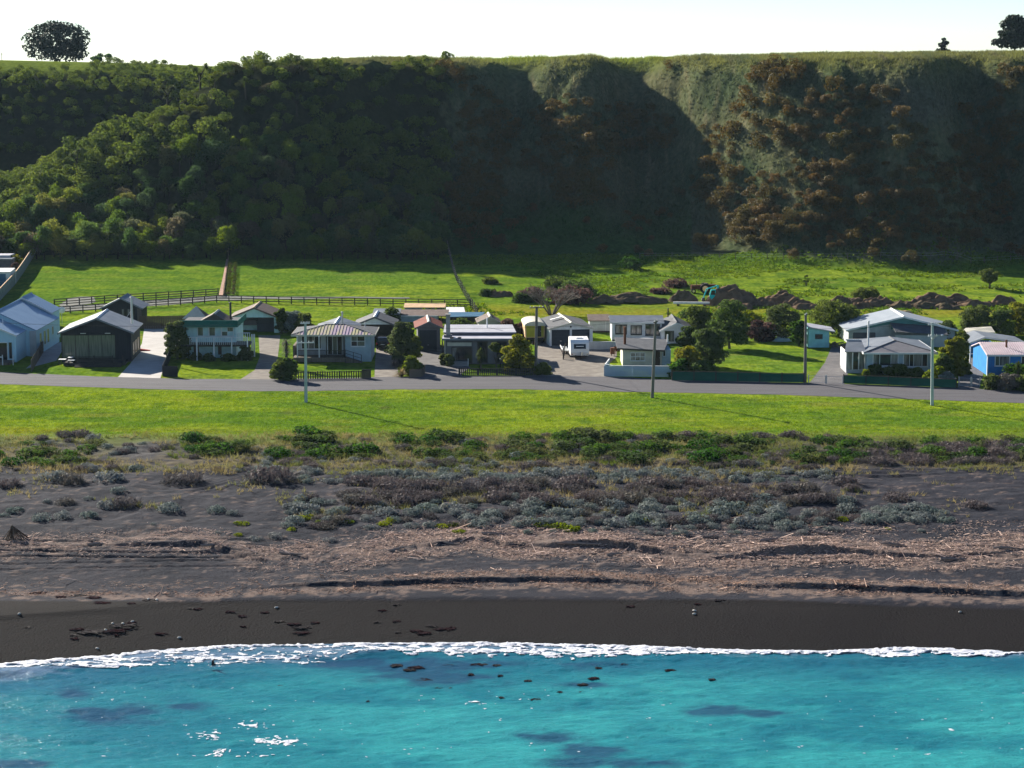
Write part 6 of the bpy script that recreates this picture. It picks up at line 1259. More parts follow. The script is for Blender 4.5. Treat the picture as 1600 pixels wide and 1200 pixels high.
# cabbage trees, flax and bare tree in the gardens
for px, py, s, l in ((751, 577, .95, 'spiky yellow-green cabbage tree before the flat-roofed house'), (1590, 598, .9, 'small cabbage tree before the blue house'), (448, 575, 1.3, 'thin dead-leaved cabbage tree beside the clipped hedge')):
    b = at(px, py); t = empty('cabbage_tree', b, R.uniform(0, 6), l, 'cabbage tree'); g = random.Random(px); q = MB(); q.tube((0, 0, -.2), (0, 0, 2.5 * s), .15 * s, .1 * s, 7); q.build('trunk', m_bark, t)
    V, F = spikes([(0, 0, 2.6 * s), (.1, 0, 2.2 * s), (0, .1, 1.5 * s)], 190, .85 * s, .07, px, .2, .35); link(bpy.data.objects.new('crown', npmesh('crown', V, F, m_lf['cabbage' if px > 500 else 'twig'])), t)
for px, py, s, leaf, l in ((620, 574, 1.3, 'twig', 'bronze flax clump beside the sandy driveway'), (627, 588, 1.1, 'straw', 'straw-coloured flax clump at the road corner'), (634, 580, 1.0, 'yellow', 'yellow flax clump behind the planter'), (826, 581, .9, 'yellow', 'yellow-green flax under the olive-green tree')):
    V, F = spikes([(0, 0, 0)], 130, 1.5 * s, .09, px, .9, .3); put('flax_clump', npmesh('flax_clump', V, F, m_lf[leaf]), at(px, py), 1.0, l, 'flax')
b = at(862, 492); bt_ = empty('bare_tree', b, 0, 'leafless grey multi-stemmed tree behind the double garage', 'tree'); bt_.scale = (1.35, 1.35, 1.2); q = MB(); tw = MB(); g = random.Random(99)
def grow(p, d, l, r, dep):
    e = p + d * l; (q if dep > 2 else tw).tube(p, e, r, r * .72, 5 if dep > 2 else 3, cap=False)
    if dep == 0: return
    for i in range(3 if dep > 1 else 4):
        nd_ = (d + Vector((g.gauss(0, .55), g.gauss(0, .55), g.gauss(.1, .35)))).normalized(); grow(e, nd_, l * g.uniform(.62, .85), r * .62, dep - 1)
for i in range(6): a = i * 1.05 + g.uniform(-.3, .3); grow(Vector((.25 * math.cos(a), .25 * math.sin(a), 0)), Vector((math.cos(a) * .6, math.sin(a) * .6, 1)).normalized(), 1.35, .12, 4)
m_bare = mat('bare_grey_branch_material', (.16, .13, .12), .9); q.build('trunk', m_bare, bt_); tw.build('crown', m_bare, bt_)

# paddock weeds and garden grass edges
m_weed = mat('weed_blade_material', (.1, .15, .02), .8, attr='Col', spec=.1, trans=.35)
g_ = np.random.default_rng(31); WX = g_.uniform(-14, 100, 15000); WY = g_.uniform(316, 392, 15000); WZ = terr(WX, WY); wpx, wpy = proj(WX, WY, WZ)
dn = fbm(WX * .12, WY * .12, 81, 4) + .5 * np.exp(-((wpx - 960) / 110) ** 2 - ((wpy - 432) / 22) ** 2) + .8 * (np.abs(wpy - 405) < 9); ok = dn > .12; WX, WY, WZ = WX[ok], WY[ok], WZ[ok]
c = mixc((.055, .10, .014), (.115, .16, .02), np.clip(.5 + fbm(WX * .2, WY * .2, 83, 3), 0, 1)); tufts('paddock_weeds', WX, WY, WZ, .45, .12, 5, m_weed, 32, 'leafy weeds and rank grass in the rough paddock', 'weeds', spread=.8, rgb=c)
# ------------------------------------------------------------------ dune plants
def cushion(seed, leaf, n, size, rz, twigs=0):
    g = random.Random(seed); cl = [((0, 0, .12 * rz), (.8, .8, .75 * rz))] + [((g.uniform(-.55, .55), g.uniform(-.55, .55), rz * g.uniform(.1, .5)), (g.uniform(.25, .42),) * 2 + (rz * g.uniform(.3, .45),)) for _ in range(7)]
    V, F = leafcloud(cl, n, size, seed, up=.5, rn=.5, shell=(.8, 1.05)); parts = [(V, F, 0)]
    return npmesh('dune_shrub', *join(parts)[:2], [m_lf[leaf]])
def twiggy(seed, leaf, n, L, w):
    g = np.random.default_rng(seed); cs = np.stack([g.uniform(-.6, .6, 14), g.uniform(-.6, .6, 14), np.zeros(14)], 1); V, F = spikes(cs, n, L, w, seed, .8, .1); V2, F2 = leafcloud([((0, 0, .12), (.8, .8, .42))], n // 2, .10, seed, up=.4)
    V, F, M = join([(V, F, 0), (V2, F2, 0)]); return npmesh('dry_shrub', V, F, [m_lf[leaf]])
B_sil = [cushion(700 + i, 'silver', 620, .085, .62) for i in range(6)]; B_twi = [twiggy(720 + i, 'twig', 520, .75, .022) for i in range(5)]; B_gre = [cushion(740 + i, 'coast', 560, .105, .85) for i in range(6)]; B_lim = [cushion(760 + i, 'lime', 380, .11, .5) for i in range(3)]
def dune(px, py, wpx, kind, label, cat, grp, name):
    b = at(px, py); s = wpx * mpp(b) / 2 / .88; me = R.choice({'s': B_sil, 't': B_twi, 'g': B_gre, 'l': B_lim}[kind]); put(name, me, (b.x, b.y + s * .6, b.z - .06 * s), (s, s * .9, s * R.uniform(.75, 1.0) * (.8 if kind == 'g' else (1.0 if kind == 't' else 1.15))), label, cat, grp)
# the ones that stand alone on the sand at the left and right
ALONE = [(12, 762, 46, 't', 'dark dry shrub at the left edge of the sand'), (75, 753, 50, 's', 'grey shrub left of the two large mounds'), (105, 757, 56, 't', 'brown-topped mound shrub joined to a grey one'), (165, 754, 62, 's', 'large silver mound shrub in a hollow of the left sand'), (280, 760, 76, 't', 'largest lone brown mound shrub on the left sand'), (418, 756, 84, 't', 'long brown mound shrub right of the tyre tracks'),
 (22, 802, 32, 's', 'silver shrub at the left edge'), (5, 808, 22, 's', 'small silver shrub cut by the left edge'), (72, 786, 18, 's', 'small round silver shrub'), (98, 790, 40, 't', 'low dry shrub in the left sand'), (136, 782, 20, 's', 'small dark silver shrub on the left sand'), (185, 772, 34, 's', 'silver shrub above the low bank'), (190, 795, 56, 't', 'dry shrub on the low bank'), (165, 796, 34, 's', 'grey-green shrub on the low bank'), (135, 810, 36, 's', 'silver shrub at the end of the low bank'), (62, 815, 40, 's', 'flat silver shrub above the debris'), (95, 812, 34, 's', 'flat silver shrub next to it on the bank'), (262, 801, 48, 's', 'lone round silver shrub below the largest brown mound'), (218, 790, 12, 's', 'tiny silver shrub on open sand'),
 (335, 802, 38, 's', 'silver shrub below the tyre tracks'), (362, 806, 26, 's', 'small silver shrub by the tyre tracks'), (240, 821, 13, 's', 'tiny lone silver cushion above the debris'), (340, 834, 12, 's', 'tiny silver cushion in the debris'), (397, 846, 28, 's', 'silver cushion standing in the debris'), (430, 843, 32, 's', 'bright silver cushion standing in the debris'), (512, 848, 24, 's', 'lone silver cushion near the upper scarp'), (378, 822, 28, 'l', 'lime green cushion at the edge of the debris'), (372, 838, 18, 'l', 'small lime plant beside a silver cushion'),
 (1405, 785, 54, 't', 'dry heap of branches on the right sand'), (1525, 795, 50, 't', 'lone dry shrub on the right sand'), (1440, 832, 18, 's', 'lone silver cushion on the right sand'), (1388, 828, 14, 'l', 'small green cushion on the right sand'), (1330, 760, 22, 't', 'small dry shrub on the upper right sand'), (40, 716, 44, 'g', 'green bush at the left edge of the dunes'), (104, 724, 40, 'g', 'lone dark green bush left of the sandy path')]
for px, py, w, k, l in ALONE: dune(px, py, w, k, l, 'shrub', None, {'s': 'silver_shrub', 't': 'dry_shrub', 'g': 'green_bush', 'l': 'lime_plant'}[k])
# the dense band
g = random.Random(41); placed = []
def zone_dune(px):
    for lim, w in ((150, 'at the far left'), (300, 'below the black house'), (430, 'below the aqua house'), (560, 'below the left teal pole'), (690, 'below the lilac-roofed house'), (830, 'below the flat-roofed house'), (960, 'below the double garage'), (1090, 'below the leaning pole'), (1230, 'below the green mesh fence'), (1380, 'below the aqua shed'), (1500, 'below the right teal pole'), (9999, 'at the far right')):
        if px < lim: return w
def spot(x0, x1, y0, y1, rmin, tries=60):
    for _ in range(tries):
        x, y = g.uniform(x0, x1), g.uniform(y0, y1)
        if all(((x - a) / r) ** 2 + ((y - b) / (r * .33)) ** 2 > 1 for a, b, r in placed if abs(x - a) < 80): placed.append((x, y, rmin)); return x, y
    return None
def band(n, x0, x1, yf, wf, kind, label, grp, name, rmin, seed=None):
    c = 0
    for _ in range(n):
        x = g.uniform(x0, x1); y0, y1 = yf(x); q = spot(max(x0, x - 60), min(x1, x + 60), y0, y1, rmin)
        if q and seed is not None and float(fbm(q[0] * .022, q[1] * .06, seed, 3)) < g.uniform(-.45, .25): continue
        if q:
            u = g.random() ** 1.6; zw = zone_dune(q[0]); sz = 'small' if u < .15 else ('large' if u > .5 else 'medium-sized')
            dune(q[0], q[1], wf[0] + (wf[1] - wf[0]) * u, kind, '%s %s, %s' % (sz, label, zw), 'shrub', '%s %s, %s' % (sz, grp, zw), name); c += 1
    return c
top = lambda x: np.interp(x, [380, 700, 1100, 1350], [752, 752, 752, 770])
band(85, 470, 1340, lambda x: (758, 792), (30, 66), 't', 'brown-grey dry shrub in the upper dune row', 'dry shrubs in the upper dune row', 'dry_shrub', 15)
band(95, 380, 1310, lambda x: (740, 756), (22, 44), 's', 'silver shrub just below the green bushes', 'silver shrubs in the back dune row', 'silver_shrub', 11)
band(115, 440, 1340, lambda x: (782, 826), (24, 52), 's', 'silver cushion shrub in the front dune row', 'silver shrubs in the front dune row', 'silver_shrub', 12)
band(40, 470, 1340, lambda x: (795, 828), (26, 48), 't', 'low brown dry shrub among the silver cushions', 'dry shrubs in the front dune row', 'dry_shrub', 12)
band(26, 1330, 1480, lambda x: (798, 820), (24, 44), 's', 'silver shrub in the front dune row', 'silver shrubs at the right dune end', 'silver_shrub', 12)
band(26, 520, 1320, lambda x: (826, 838), (16, 28), 's', 'silver cushion at the edge of the driftwood', 'small silver cushions by the driftwood', 'silver_shrub', 10)
for px, py, w in ((848, 824, 34), (872, 828, 40), (893, 832, 36), (835, 818, 26), (600, 822, 30), (610, 816, 24), (690, 826, 26), (708, 824, 26), (470, 815, 28), (485, 812, 26), (500, 818, 22), (1318, 815, 26), (1012, 816, 26), (1030, 820, 24), (1058, 818, 22), (718, 834, 24), (545, 818, 20), (455, 830, 18)): dune(px, py, w, 'l', 'bright lime green plant among the dune shrubs', 'plant', 'lime green plants in the dunes', 'lime_plant')
# green bushes between the lawn and the dunes
placed.clear()
gy = lambda x: (np.interp(x, [-20, 150, 250, 400, 800, 1250, 1600], [686, 700, 690, 684, 682, 690, 700]), np.interp(x, [-20, 150, 250, 390, 800, 1250, 1330, 1600], [728, 732, 716, 716, 722, 732, 720, 722]))
lefts = lambda x: 'left' if x < 400 else ('middle' if x < 1000 else 'right')
for zone, a, b_, n in (('left-hand', -110, 150, 46), ('left path-side', 262, 395, 40), ('middle', 395, 1000, 215), ('right-hand', 1000, 1320, 120)):
    band(n, a, b_, gy, (20, 66) if zone != 'left-hand' else (18, 44), 'g', 'green leafy bush edging the lawn', 'green bushes', 'green_bush', 9, 301)
band(58, 1290, 1730, lambda x: (692, 724), (30, 58), 'g', 'dull green bush edging the lawn', 'dull green bushes', 'green_bush', 12)
band(58, 1290, 1730, lambda x: (700, 728), (28, 54), 't', 'brown dry bush edging the lawn', 'brown bushes at the far right', 'dry_shrub', 12)
band(95, 0, 1300, lambda x: (682, 738), (18, 44), 't', 'brown dry tuft among the green bushes', 'brown tufts among the green bushes', 'dry_shrub', 11)
band(50, 20, 1300, lambda x: (690, 740), (16, 34), 's', 'silver shrub among the green bushes', 'silver shrubs among the green bushes', 'silver_shrub', 11)
# dry and green grass between them
g_ = np.random.default_rng(43); X = g_.uniform(-56, 56, 26000); Y = g_.uniform(176, 216, 26000); Z = terr(X, Y); px, py = proj(X, Y, Z); nz = fbm(X * .25, Y * .35, 91, 4)
dens = np.where(py < 742, .55, 0) + np.where((px > 430) & (px < 1340) & (py < 832), .25, 0) - 1.2 * np.exp(-((px - 222) / 34) ** 2 - ((py - 706) / 14) ** 2) + nz * .9 - .25 - np.where(py < 682, .45, 0); ok = (dens > g_.uniform(0, .6, len(X))); X, Y, Z, py = X[ok], Y[ok], Z[ok], py[ok]
c = mixc((.075, .10, .022), (.20, .165, .085), np.clip(.45 + fbm(X * .3, Y * .3, 93, 3) + .35 * sstep(715, 745, py), 0, 1)); tufts('dune_grass', X, Y, Z, .5, .022, 6, m_weed, 44, 'dry and green grass tufts filling between the dune bushes', 'grass', spread=.55, rgb=c)
# short lawn tufts so the mown grass has a nap
g_ = np.random.default_rng(45); X = g_.uniform(-60, 60, 36000); Y = g_.uniform(213.5, 243, 36000); Z = terr(X, Y); px, py = proj(X, Y, Z); ok = py > np.interp(px, [0, 100, 250, 400, 620, 800, 1000, 1200, 1400, 1600], [603, 607, 611, 614, 611.5, 611, 615.5, 619, 625, 632]); X, Y, Z = X[ok], Y[ok], Z[ok]; c = grass_col(X, Y, Z) * 1.1
tufts('lawn_grass', X, Y, Z, .13, .035, 4, m_weed, 46, 'short mown lawn grass of the seaside reserve', 'grass', spread=.9, rgb=c)

# ------------------------------------------------------------------ driftwood and wrack
m_stick = mat('bleached_driftwood_material', (.3, .22, .18), .85, attr='Col', spec=.03)
g_ = np.random.default_rng(51); N = 190000; X = g_.uniform(-48, 48, N); Y = g_.uniform(153, 182, N); d1 = Y - np.interp(X, S1X, S1Y); d2 = Y - np.interp(X, S2X, S2Y); nz = fbm(X * .35, Y * .5, 95, 4); rt = sstep(-22, 2, X)
dens = np.exp(-((d1 - 2.6) / 2.6) ** 2) * (.55 + .6 * rt) + np.exp(-((d1 + 1.9) / 1.6) ** 2) * (.15 + .7 * rt) + np.exp(-((d2 - 1.6) / 1.2) ** 2) * (.12 + .6 * rt) + np.exp(-((d2 + .9) / .8) ** 2) * .5 + .25 * rt * np.exp(-((Y - 171) / 4) ** 2); dens = dens * (.55 + 1.3 * np.clip(nz + .15, -.4, .8)); ok = (dens > g_.uniform(0.03, .85, N)) & (Y > np.interp(X, BMX, BMY) + .25)
X, Y, d2 = X[ok], Y[ok], d2[ok]; Z = terr(X, Y); n = len(X); a = g_.uniform(0, math.pi, n); L = np.where(g_.random(n) < .012, g_.uniform(.7, 1.8, n), g_.uniform(.07, .34, n)); r = np.clip(L * .07, .010, .035); el = g_.normal(0, .22, n); D = np.stack([np.cos(a), np.sin(a) * .8, el], 1) * L[:, None] / 2; C = np.stack([X, Y, Z + .03 + np.abs(el) * L * .35], 1)
W = np.stack([-np.sin(a), np.cos(a), 0 * a], 1) * r[:, None]; U = np.stack([0 * a, 0 * a, r * 1.3], 1); V = np.stack([C - D - W, C - D + W, C - D + U, C + D - W * .6, C + D + W * .6, C + D + U * .6], 1).reshape(-1, 3); i = np.arange(n)[:, None] * 6; F = np.concatenate([i + [0, 3, 5, 2], i + [1, 2, 5, 4], i + [0, 1, 4, 3]])
t = g_.random(n); warm = np.where(d2 < 2.6, .75, .3); c = mixc((.60, .46, .40), (.28, .15, .09), np.clip(t * .5 + warm * .7 - .15, 0, 1)) * g_.uniform(.35, 1.45, (n, 1))
tag(link(bpy.data.objects.new('driftwood_litter', npmesh('driftwood_litter', V, F, m_stick, False, np.repeat(c, 6, axis=0)))), 'pinkish brown litter of drift sticks and dry weed along the upper beach', 'driftwood', kind='stuff')
m_log = mat('grey_log_material', (.26, .21, .19), .85, c2=(.16, .125, .11), nscale=3, stretch=(1, 4, 4)); k = 0
LOGS = [(905, 851, 70, -.05), (1000, 845, 46, .1), (1052, 858, 40, .5), (455, 867, 40, -.35), (1205, 845, 40, .3), (1395, 852, 36, -.2), (780, 836, 54, .02), (150, 852, 26, .2), (1290, 835, 30, -.5), (620, 860, 30, .7), (1490, 875, 44, .15), (1110, 840, 30, -.2), (330, 853, 34, .1), (1570, 858, 36, -.1), (705, 851, 30, -.4), (960, 868, 26, .3)]
for px, py, w, an in LOGS:
    b = at(px, py); L = w * mpp(b); q = MB(); P = [Vector((L * (u - .5), 0, .12 + .05 * math.sin(u * 5 + px))) for u in (0, .3, .65, 1)]; q.path(P, [.10, .12, .09, .05], 7); q.tube(P[1], P[1] + Vector((.2, .2, .3)), .05, .02, 5); q.tube(P[2], P[2] + Vector((.15, -.2, .22)), .04, .015, 5)
    o = q.build('driftwood_log', m_log, None, b, an); sidew = ['left', 'middle', 'right'][int(min(2, max(0, px // 534)))]; tag(o, 'bleached driftwood log lying in the litter on the %s upper beach' % sidew, 'log', 'driftwood logs on the %s upper beach' % sidew)
b = at(22, 843); hut = empty('driftwood_teepee', b, 0, 'leaning heap of driftwood poles like a small teepee at the left', 'driftwood'); hut.scale = (.8, .8, .68)
for k in range(30):
    a = 6.283 * k / 30 + R.uniform(-.1, .1); rr = R.uniform(.7, 1.15); q = MB(); q.tube((rr * math.cos(a) * 1.1 + (.5 if math.cos(a) > .5 else 0), rr * math.sin(a), -.05), (-.15 + R.uniform(-.1, .1), R.uniform(-.1, .1), 1.55 + R.uniform(-.15, .25)), .055, .03, 5); q.build('stick', m_brown, hut)
# wrack on the wet sand
m_kelp = mat('brown_kelp_material', (.012, .009, .012), .7, c2=(.022, .012, .013), nscale=6, spec=.0); m_kelpd = mat('dark_kelp_material', (.006, .005, .008), .65, c2=(.011, .007, .009), nscale=5, spec=.03)
def weed(px, py, w, seed, label, grp, m, name='kelp_clump', z=None, hgt=.10, cat='kelp'):
    b = at(px, py) if z is None else Vector((*onplane(px, py, z), z)); s = w * mpp(b) / 2; g = np.random.default_rng(seed); n = int(12 + .8 * w); V = []; F = []
    for k in range(n):
        a = g.uniform(0, 6.283); rr = s * math.sqrt(g.uniform(0, 1)) * .75; cx, cy = rr * math.cos(a) * 1.25, rr * math.sin(a) * .9; th = g.normal(0, .35); L = s * g.uniform(.2, .6) + .05; wd = .025 + .04 * g.random(); h0 = hgt * g.uniform(.1, 1)
        for j in range(4):
            u = j / 3; x = cx + L * (u - .5) * math.cos(th) * 1.6; y = cy + L * (u - .5) * math.sin(th) + .08 * math.sin(u * 5 + a); zz = h0 * (.3 + math.sin(u * 3.14) * .9)
            for sd in (-1, 1): V += [(x - sd * wd * math.sin(th) * .5, y + sd * wd, zz + .012 * sd), (x - sd * wd * math.sin(th) * .5, y + sd * wd, zz - .03)]
        o = len(V) - 16
        for j in range(3):
            q = o + j * 4; F += [(q + 2, q, q + 4, q + 6), (q + 1, q + 3, q + 7, q + 5), (q, q + 1, q + 5, q + 4), (q + 3, q + 2, q + 6, q + 7)]
    return tag(link(bpy.data.objects.new(name, npmesh(name, np.array(V), np.array(F), m)), None, b), label, cat, grp)
for k, (px, py, w) in enumerate(((190, 976, 44), (205, 973, 18), (178, 985, 40), (140, 986, 44), (120, 983, 20), (116, 998, 12), (115, 993, 10), (250, 990, 18), (180, 992, 14), (470, 980, 26), (460, 975, 20), (472, 989, 22), (436, 971, 14), (492, 973, 12), (620, 971, 12), (590, 972, 10), (650, 986, 20), (662, 989, 22), (675, 978, 16), (695, 983, 26), (706, 981, 16), (622, 988, 8), (414, 957, 12), (598, 954, 12), (620, 945, 10), (360, 956, 14), (310, 952, 12), (298, 951, 10), (378, 963, 14), (380, 979, 8), (42, 980, 9), (160, 942, 22), (95, 933, 16), (125, 930, 22), (60, 927, 24), (146, 934, 20), (233, 938, 18), (205, 943, 12), (1090, 944, 10), (1125, 938, 14), (985, 948, 12), (1345, 915, 30))):
    side = 'left' if px < 300 else ('middle' if px < 800 else 'right'); weed(px, py, w, 800 + k, 'small brown seaweed clump on the dark wet sand, %s side' % side, 'seaweed clumps on the %s wet sand' % side, m_kelp if k % 3 else m_kelpd, 'seaweed_clump', hgt=.05, cat='seaweed')
m_peb = mat('pale_pebble_material', (.4, .39, .37), .7)
for k, (px, py) in enumerate(((176, 975), (207, 972), (192, 975), (165, 985), (280, 997), (1500, 957), (232, 937), (245, 938), (1085, 955), (30, 960), (1085, 960), (152, 1014), (432, 950))):
    b = at(px, py); q = MB(); q.ball((0, 0, .05), (.13 + .05 * R.random(), .09, .07), 7, 5); tag(q.build('pale_stone', m_peb, None, b, R.uniform(0, 3), True), 'pale stone lying on the dark wet sand', 'stone', 'pale stones on the wet sand')

# ------------------------------------------------------------------ sea, kelp beds and foam
def wave(x, y):
    z = .05 * np.sin(y * .9 + .12 * x + 1.6 * fbm(x * .06, y * .06, 131, 2)) + .07 * fbm(x * .22, y * .45, 133, 3) + .05 * fbm(x * .6, y * 1.3, 137, 3) + .028 * fbm(x * 1.8, y * 3.4, 139, 2)
    d = np.interp(x, SHX, SHY) - y
    return SEA + z * sstep(.2, 3.0, d) + .22 * np.exp(-((d - 2.6 + .8 * fbm(x * .15, x * 0, 141, 2)) / .9) ** 2) * np.clip(.5 + .9 * fbm(x * .09, x * 0 + 3, 143, 2), 0, 1)
def sea_col(x, y, z):
    px, py = proj(x, y, SEA); n1 = fbm(x * .10, y * .22, 145, 4); n2 = fbm(x * .5, y * .9, 147, 3); d = np.interp(x, SHX, SHY) - y
    c = mixc((.008, .155, .195), (.030, .285, .292), np.clip(.38 + 1.2 * n1 + .5 * n2 + .35 * sstep(1040, 1150, py), 0, 1))
    c = mixc(c, (.004, .090, .150), np.clip((1 - sstep(1.5, 11, d)) * .8 + (1 - sstep(150, 700, px)) * .45 + .3 * n1, 0, .9))
    wz = np.interp(px, [-300, 0, 120, 250, 350, 480, 560, 700, 820, 950, 1080, 1200, 1340, 1400, 1470, 1600, 1900], [5.5, 5.0, 4.2, 3.6, 4.6, 4.6, 3.8, 3.4, 3.4, 2.8, 1.8, 1.3, 1.1, 2.3, 1.6, 1.6, 2.0]); aer = (1 - sstep(-1.2, .0, d - wz + n2 * 1.5)); c = mixc(c, (.16, .22, .32), np.clip(aer * (.6 + .7 * n2), 0, .85))
    beds = [(690, 1056, 110, 20), (650, 1042, 110, 12), (760, 1038, 70, 7), (930, 1040, 70, 7), (905, 1070, 50, 6), (560, 1036, 90, 6), (175, 1122, 90, 24), (150, 1112, 40, 8), (120, 1085, 40, 12), (300, 1105, 40, 10), (1120, 1112, 60, 12), (1190, 1115, 40, 8), (925, 1178, 75, 22), (10, 1196, 60, 10), (860, 1152, 50, 10), (1000, 1195, 70, 10)]
    s = np.zeros_like(px)
    for cx, cy, rx, ry in beds: s = np.maximum(s, np.exp(-((px - cx) / rx) ** 2 - ((py - cy) / ry) ** 2))
    s = np.clip(s * 1.6 + 1.1 * n2 + .5 * n1 - .4, 0, 1) * np.clip(s * 3, 0, 1); c = mixc(c, (.010, .045, .10), s * .85)
    return c
m_sea = mat('turquoise_sea_material', (.01, .22, .24), .16, attr='Col', c2=(.8, .86, .88), nscale=1.2, bump=1.2, bscale=5.5, coord='World', stretch=(1, 2.4, 1), spec=.2, detail=5)
xs = span(-46, 46, .14, 3000, 26); ys = np.concatenate([-np.geomspace(3000, 20, 14), np.linspace(0, 108, 30), np.arange(109, 152.5, .13)])
def seaz(X, Y): return np.where(Y > 106, wave(X, Y), SEA)
o = link(bpy.data.objects.new('sea', gridmesh('sea', xs, ys, seaz, m_sea, sea_col))); tag(o, 'rippled turquoise sea in the foreground', 'sea', kind='structure')
m_foam = mat('white_foam_material', (.62, .62, .66), .7, c2=(.42, .45, .54), nscale=5.0, coord='World', bump=1.0, bscale=9.0, spec=.3)
def foam(name, xs, ys, h, mask, label, zb=None):
    X, Y = np.meshgrid(xs, ys); M = mask(X, Y); base = np.maximum(wave(X, Y), terr(X, Y)) if zb is None else zb(X, Y); Z = base + .012 + h * np.clip(M, 0, 1) ** .7 * (.55 + .45 * fbm(X * 2.6, Y * 2.6, 151, 3)); nx, ny = len(xs), len(ys); i = np.arange(nx - 1)[None] + nx * np.arange(ny - 1)[:, None]; F = np.stack([i, i + 1, i + nx + 1, i + nx], -1).reshape(-1, 4)
    keep = (M.ravel()[F] > 0).sum(1) >= 3; F = F[keep]; u, inv = np.unique(F, return_inverse=True); V = np.stack([X.ravel(), Y.ravel(), Z.ravel()], 1)[u]
    return tag(link(bpy.data.objects.new(name, npmesh(name, V, inv.reshape(-1, 4), m_foam, True))), label, 'foam', kind='stuff')
def shore_mask(X, Y):
    px = 800 + (X / .0459); e = np.interp(X, SHX, SHY) - Y          # metres seaward of the wash line
    wid = np.interp(px, [-300, 0, 120, 250, 350, 480, 560, 700, 820, 950, 1080, 1200, 1340, 1400, 1470, 1600, 1900], [6.5, 6.2, 5.2, 4.2, 4.8, 4.8, 3.8, 3.5, 3.5, 2.8, 1.8, 1.3, 1.1, 2.5, 1.7, 1.6, 2.0]) + 1.0 * fbm(X * .3, X * 0, 153, 3)
    edge = sstep(-.12, .1, e + .18 * fbm(X * 1.1, X * 0, 155, 3)) * (1 - sstep(-.8, .15, e - wid + .9 * fbm(X * 1.4, Y * 1.8, 157, 3)))
    lace = 1 - np.abs(fbm(X * 1.0 + .5 * fbm(X * 1.5, Y * 1.5, 159, 2), Y * 1.5, 161, 3)) * 2.6
    front = np.exp(-((e - .18) / .28) ** 2) + .9 * np.exp(-((e - wid * .72) / .38) ** 2) * np.clip(.7 + 1.2 * fbm(X * .2, X * 0, 163, 2), 0, 1)
    dense = np.interp(px, [0, 100, 300, 420, 560, 800, 1000, 1300, 1600], [.35, .3, .0, -.15, -.05, .35, .4, .3, .2])
    return np.where(edge > .25, lace * .85 + front + dense - .52 + .35 * fbm(X * 3.2, Y * 4.2, 165, 2), -1)
foam('foam', np.arange(-44, 44, .075), np.arange(138.5, 149.8, .075), .13, shore_mask, 'white lacy foam of the small wave breaking along the shore')
def patch_mask(X, Y):
    px, py = proj(X, Y, SEA + 0 * X); s = np.zeros_like(px)
    for cx, cy, rx, ry in ((320, 1189, 42, 9), (400, 1185, 60, 7), (385, 1197, 60, 8), (345, 1178, 40, 6), (255, 1187, 22, 4), (430, 1160, 40, 8), (395, 1133, 24, 6), (325, 1150, 24, 7), (87, 1199, 16, 3), (555, 1184, 14, 3), (160, 1182, 12, 3), (740, 1098, 16, 4), (1488, 1142, 12, 2), (1452, 1176, 10, 2.5)): s = np.maximum(s, np.exp(-((px - cx) / rx) ** 2 - ((py - cy) / ry) ** 2))
    return s * 1.0 - np.abs(fbm(X * 2.2, Y * 2.6, 171, 3)) * 2.6 - .22 + .6 * fbm(X * 4, Y * 6, 173, 2)
foam('foam', np.arange(-36, 36, .075), np.arange(120, 134.5, .075), .06, patch_mask, 'broken patches of white foam adrift at the bottom left')
KB = [(650, 1043, 34), (640, 1047, 26), (690, 1036, 30), (700, 1040, 26), (620, 1040, 26), (660, 1063, 44), (680, 1062, 30), (708, 1076, 26), (685, 1075, 26), (640, 1070, 22), (610, 1044, 24), (745, 1039, 30), (778, 1040, 24), (583, 1024, 16), (740, 1022, 24), (755, 1039, 20), (925, 1035, 12), (935, 1044, 16), (965, 1043, 26), (985, 1028, 20), (975, 1038, 18), (928, 1060, 24), (900, 1073, 36), (912, 1070, 24), (838, 1093, 30), (825, 1064, 16), (852, 1075, 12), (875, 1082, 14), (907, 1082, 10), (1048, 1048, 26), (1040, 1043, 16), (1112, 1062, 14), (708, 1100, 18), (735, 1054, 18), (455, 1109, 14), (438, 1072, 14), (545, 1113, 8), (575, 1096, 8), (600, 1117, 12), (784, 1090, 12), (732, 1152, 14), (645, 1172, 20), (975, 1128, 10), (1106, 1137, 10), (1000, 1156, 14), (430, 1139, 12), (580, 1143, 8), (782, 1056, 12), (1140, 1114, 14), (1195, 1110, 20), (908, 1190, 30), (960, 1172, 24), (870, 1152, 14), (905, 1165, 20), (48, 1136, 10), (14, 1131, 12)]
for k, (px, py, w) in enumerate([q for i, q in enumerate(KB) if i % 4 != 2 and q[1] < 1100]):
    side = 'left' if px < 560 else ('middle' if px < 800 else 'right'); weed(px, py, w * .62, 900 + k, 'floating dark red-brown kelp raft in the turquoise water, %s group' % side, 'floating kelp, %s group' % side, m_kelpd if k % 2 else m_kelp, 'floating_kelp', z=SEA - .015, hgt=.05)
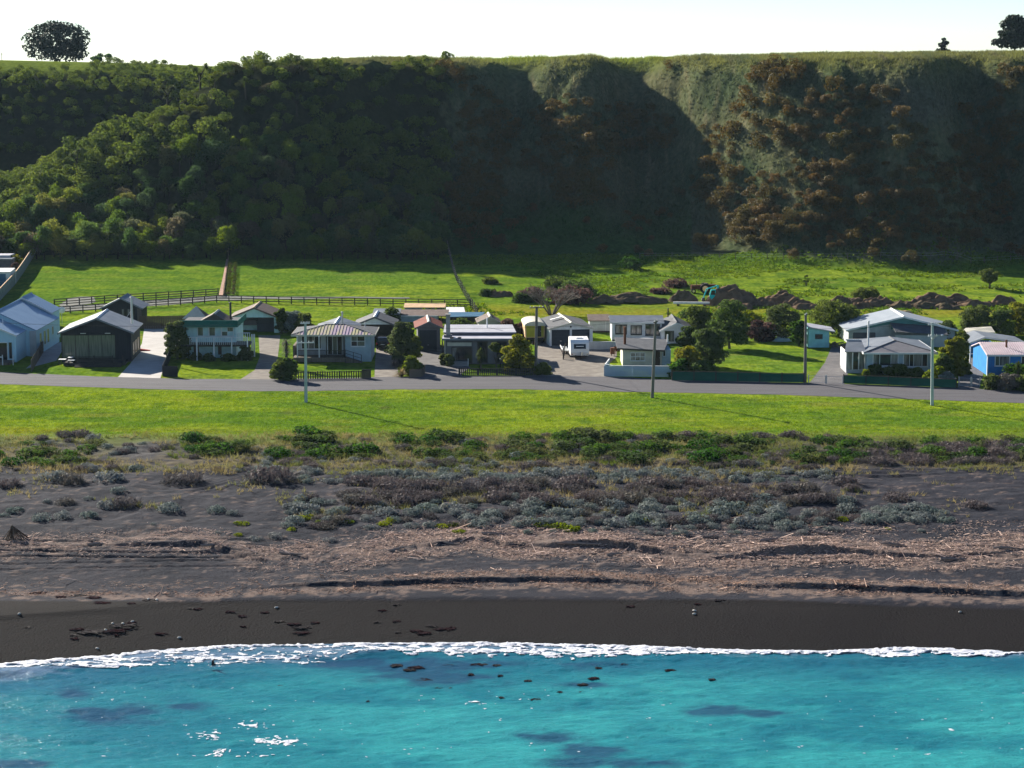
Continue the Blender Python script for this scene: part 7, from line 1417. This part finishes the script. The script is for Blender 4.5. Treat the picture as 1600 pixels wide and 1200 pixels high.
# black-backed gull low over the water at the left
b = Vector((*onplane(334, 1046, SEA), SEA)); gl = empty('gull', b + Vector((0, 0, .12)), math.radians(20), 'black-backed gull lifting off the water near the left foam', 'gull')
m_gw = mat('white_plumage_material', (.8, .8, .78), .7); m_gb = mat('black_plumage_material', (.015, .015, .017), .6); m_beak = mat('yellow_beak_material', (.6, .4, .05), .5)
q = MB(); P = [(-.30, .02, .06), (-.22, .04, .10), (-.05, .085, .11), (.12, .08, .10), (.26, .035, .09), (.34, .012, .08)]
R_ = [[(x, r * math.cos(t), z + r * .9 * math.sin(t)) for t in np.linspace(0, 6.2832, 9)[:-1]] for x, r, z in P]
for i in range(5):
    for j in range(8): q.quad(R_[i][j], R_[i + 1][j], R_[i + 1][(j + 1) % 8], R_[i][(j + 1) % 8])
q.ball((-.33, 0, .20), (.065, .055, .055), 8, 6).tube((-.26, 0, .12), (-.32, 0, .19), .05, .045, 7); q.build('body', m_gw, gl, smooth=True)
MB().tube((-.38, 0, .195), (-.45, 0, .18), .018, .006, 5).build('beak', m_beak, gl); MB().hull([(.28, -.05, .07), (.46, -.09, .07), (.46, .09, .07), (.28, .05, .07)], [(.28, -.05, .09), (.46, -.09, .08), (.46, .09, .08), (.28, .05, .09)]).build('tail', m_gw, gl)
for s in (-1, 1):
    MB().hull([(-.14, s * .06, .16), (.12, s * .06, .15), (.10, s * .36, .34), (-.06, s * .38, .36)], [(-.14, s * .06, .18), (.12, s * .06, .17), (.10, s * .36, .36), (-.06, s * .38, .38)]).hull([(-.06, s * .38, .36), (.10, s * .36, .34), (.24, s * .74, .40), (.20, s * .76, .41)], [(-.06, s * .38, .38), (.10, s * .36, .36), (.24, s * .74, .41), (.20, s * .76, .42)]).build('wing', m_gb, gl)

# ------------------------------------------------------------------ sea air: a thin even haze round the whole place
m_haze = bpy.data.materials.new('haze_air_material'); m_haze.use_nodes = True; nt = m_haze.node_tree; nt.nodes.clear()
vo = nt.nodes.new('ShaderNodeVolumePrincipled'); mo = nt.nodes.new('ShaderNodeOutputMaterial'); nt.links.new(vo.outputs[0], mo.inputs['Volume'])
vo.inputs['Color'].default_value = (.55, .78, 1.0, 1); vo.inputs['Density'].default_value = HAZE; vo.inputs['Anisotropy'].default_value = 0.2
o = MB().box(-3200, 3200, -3200, 4200, -17, 64).build('haze', m_haze); tag(o, 'thin pale sea haze over the whole scene', 'haze', kind='stuff')
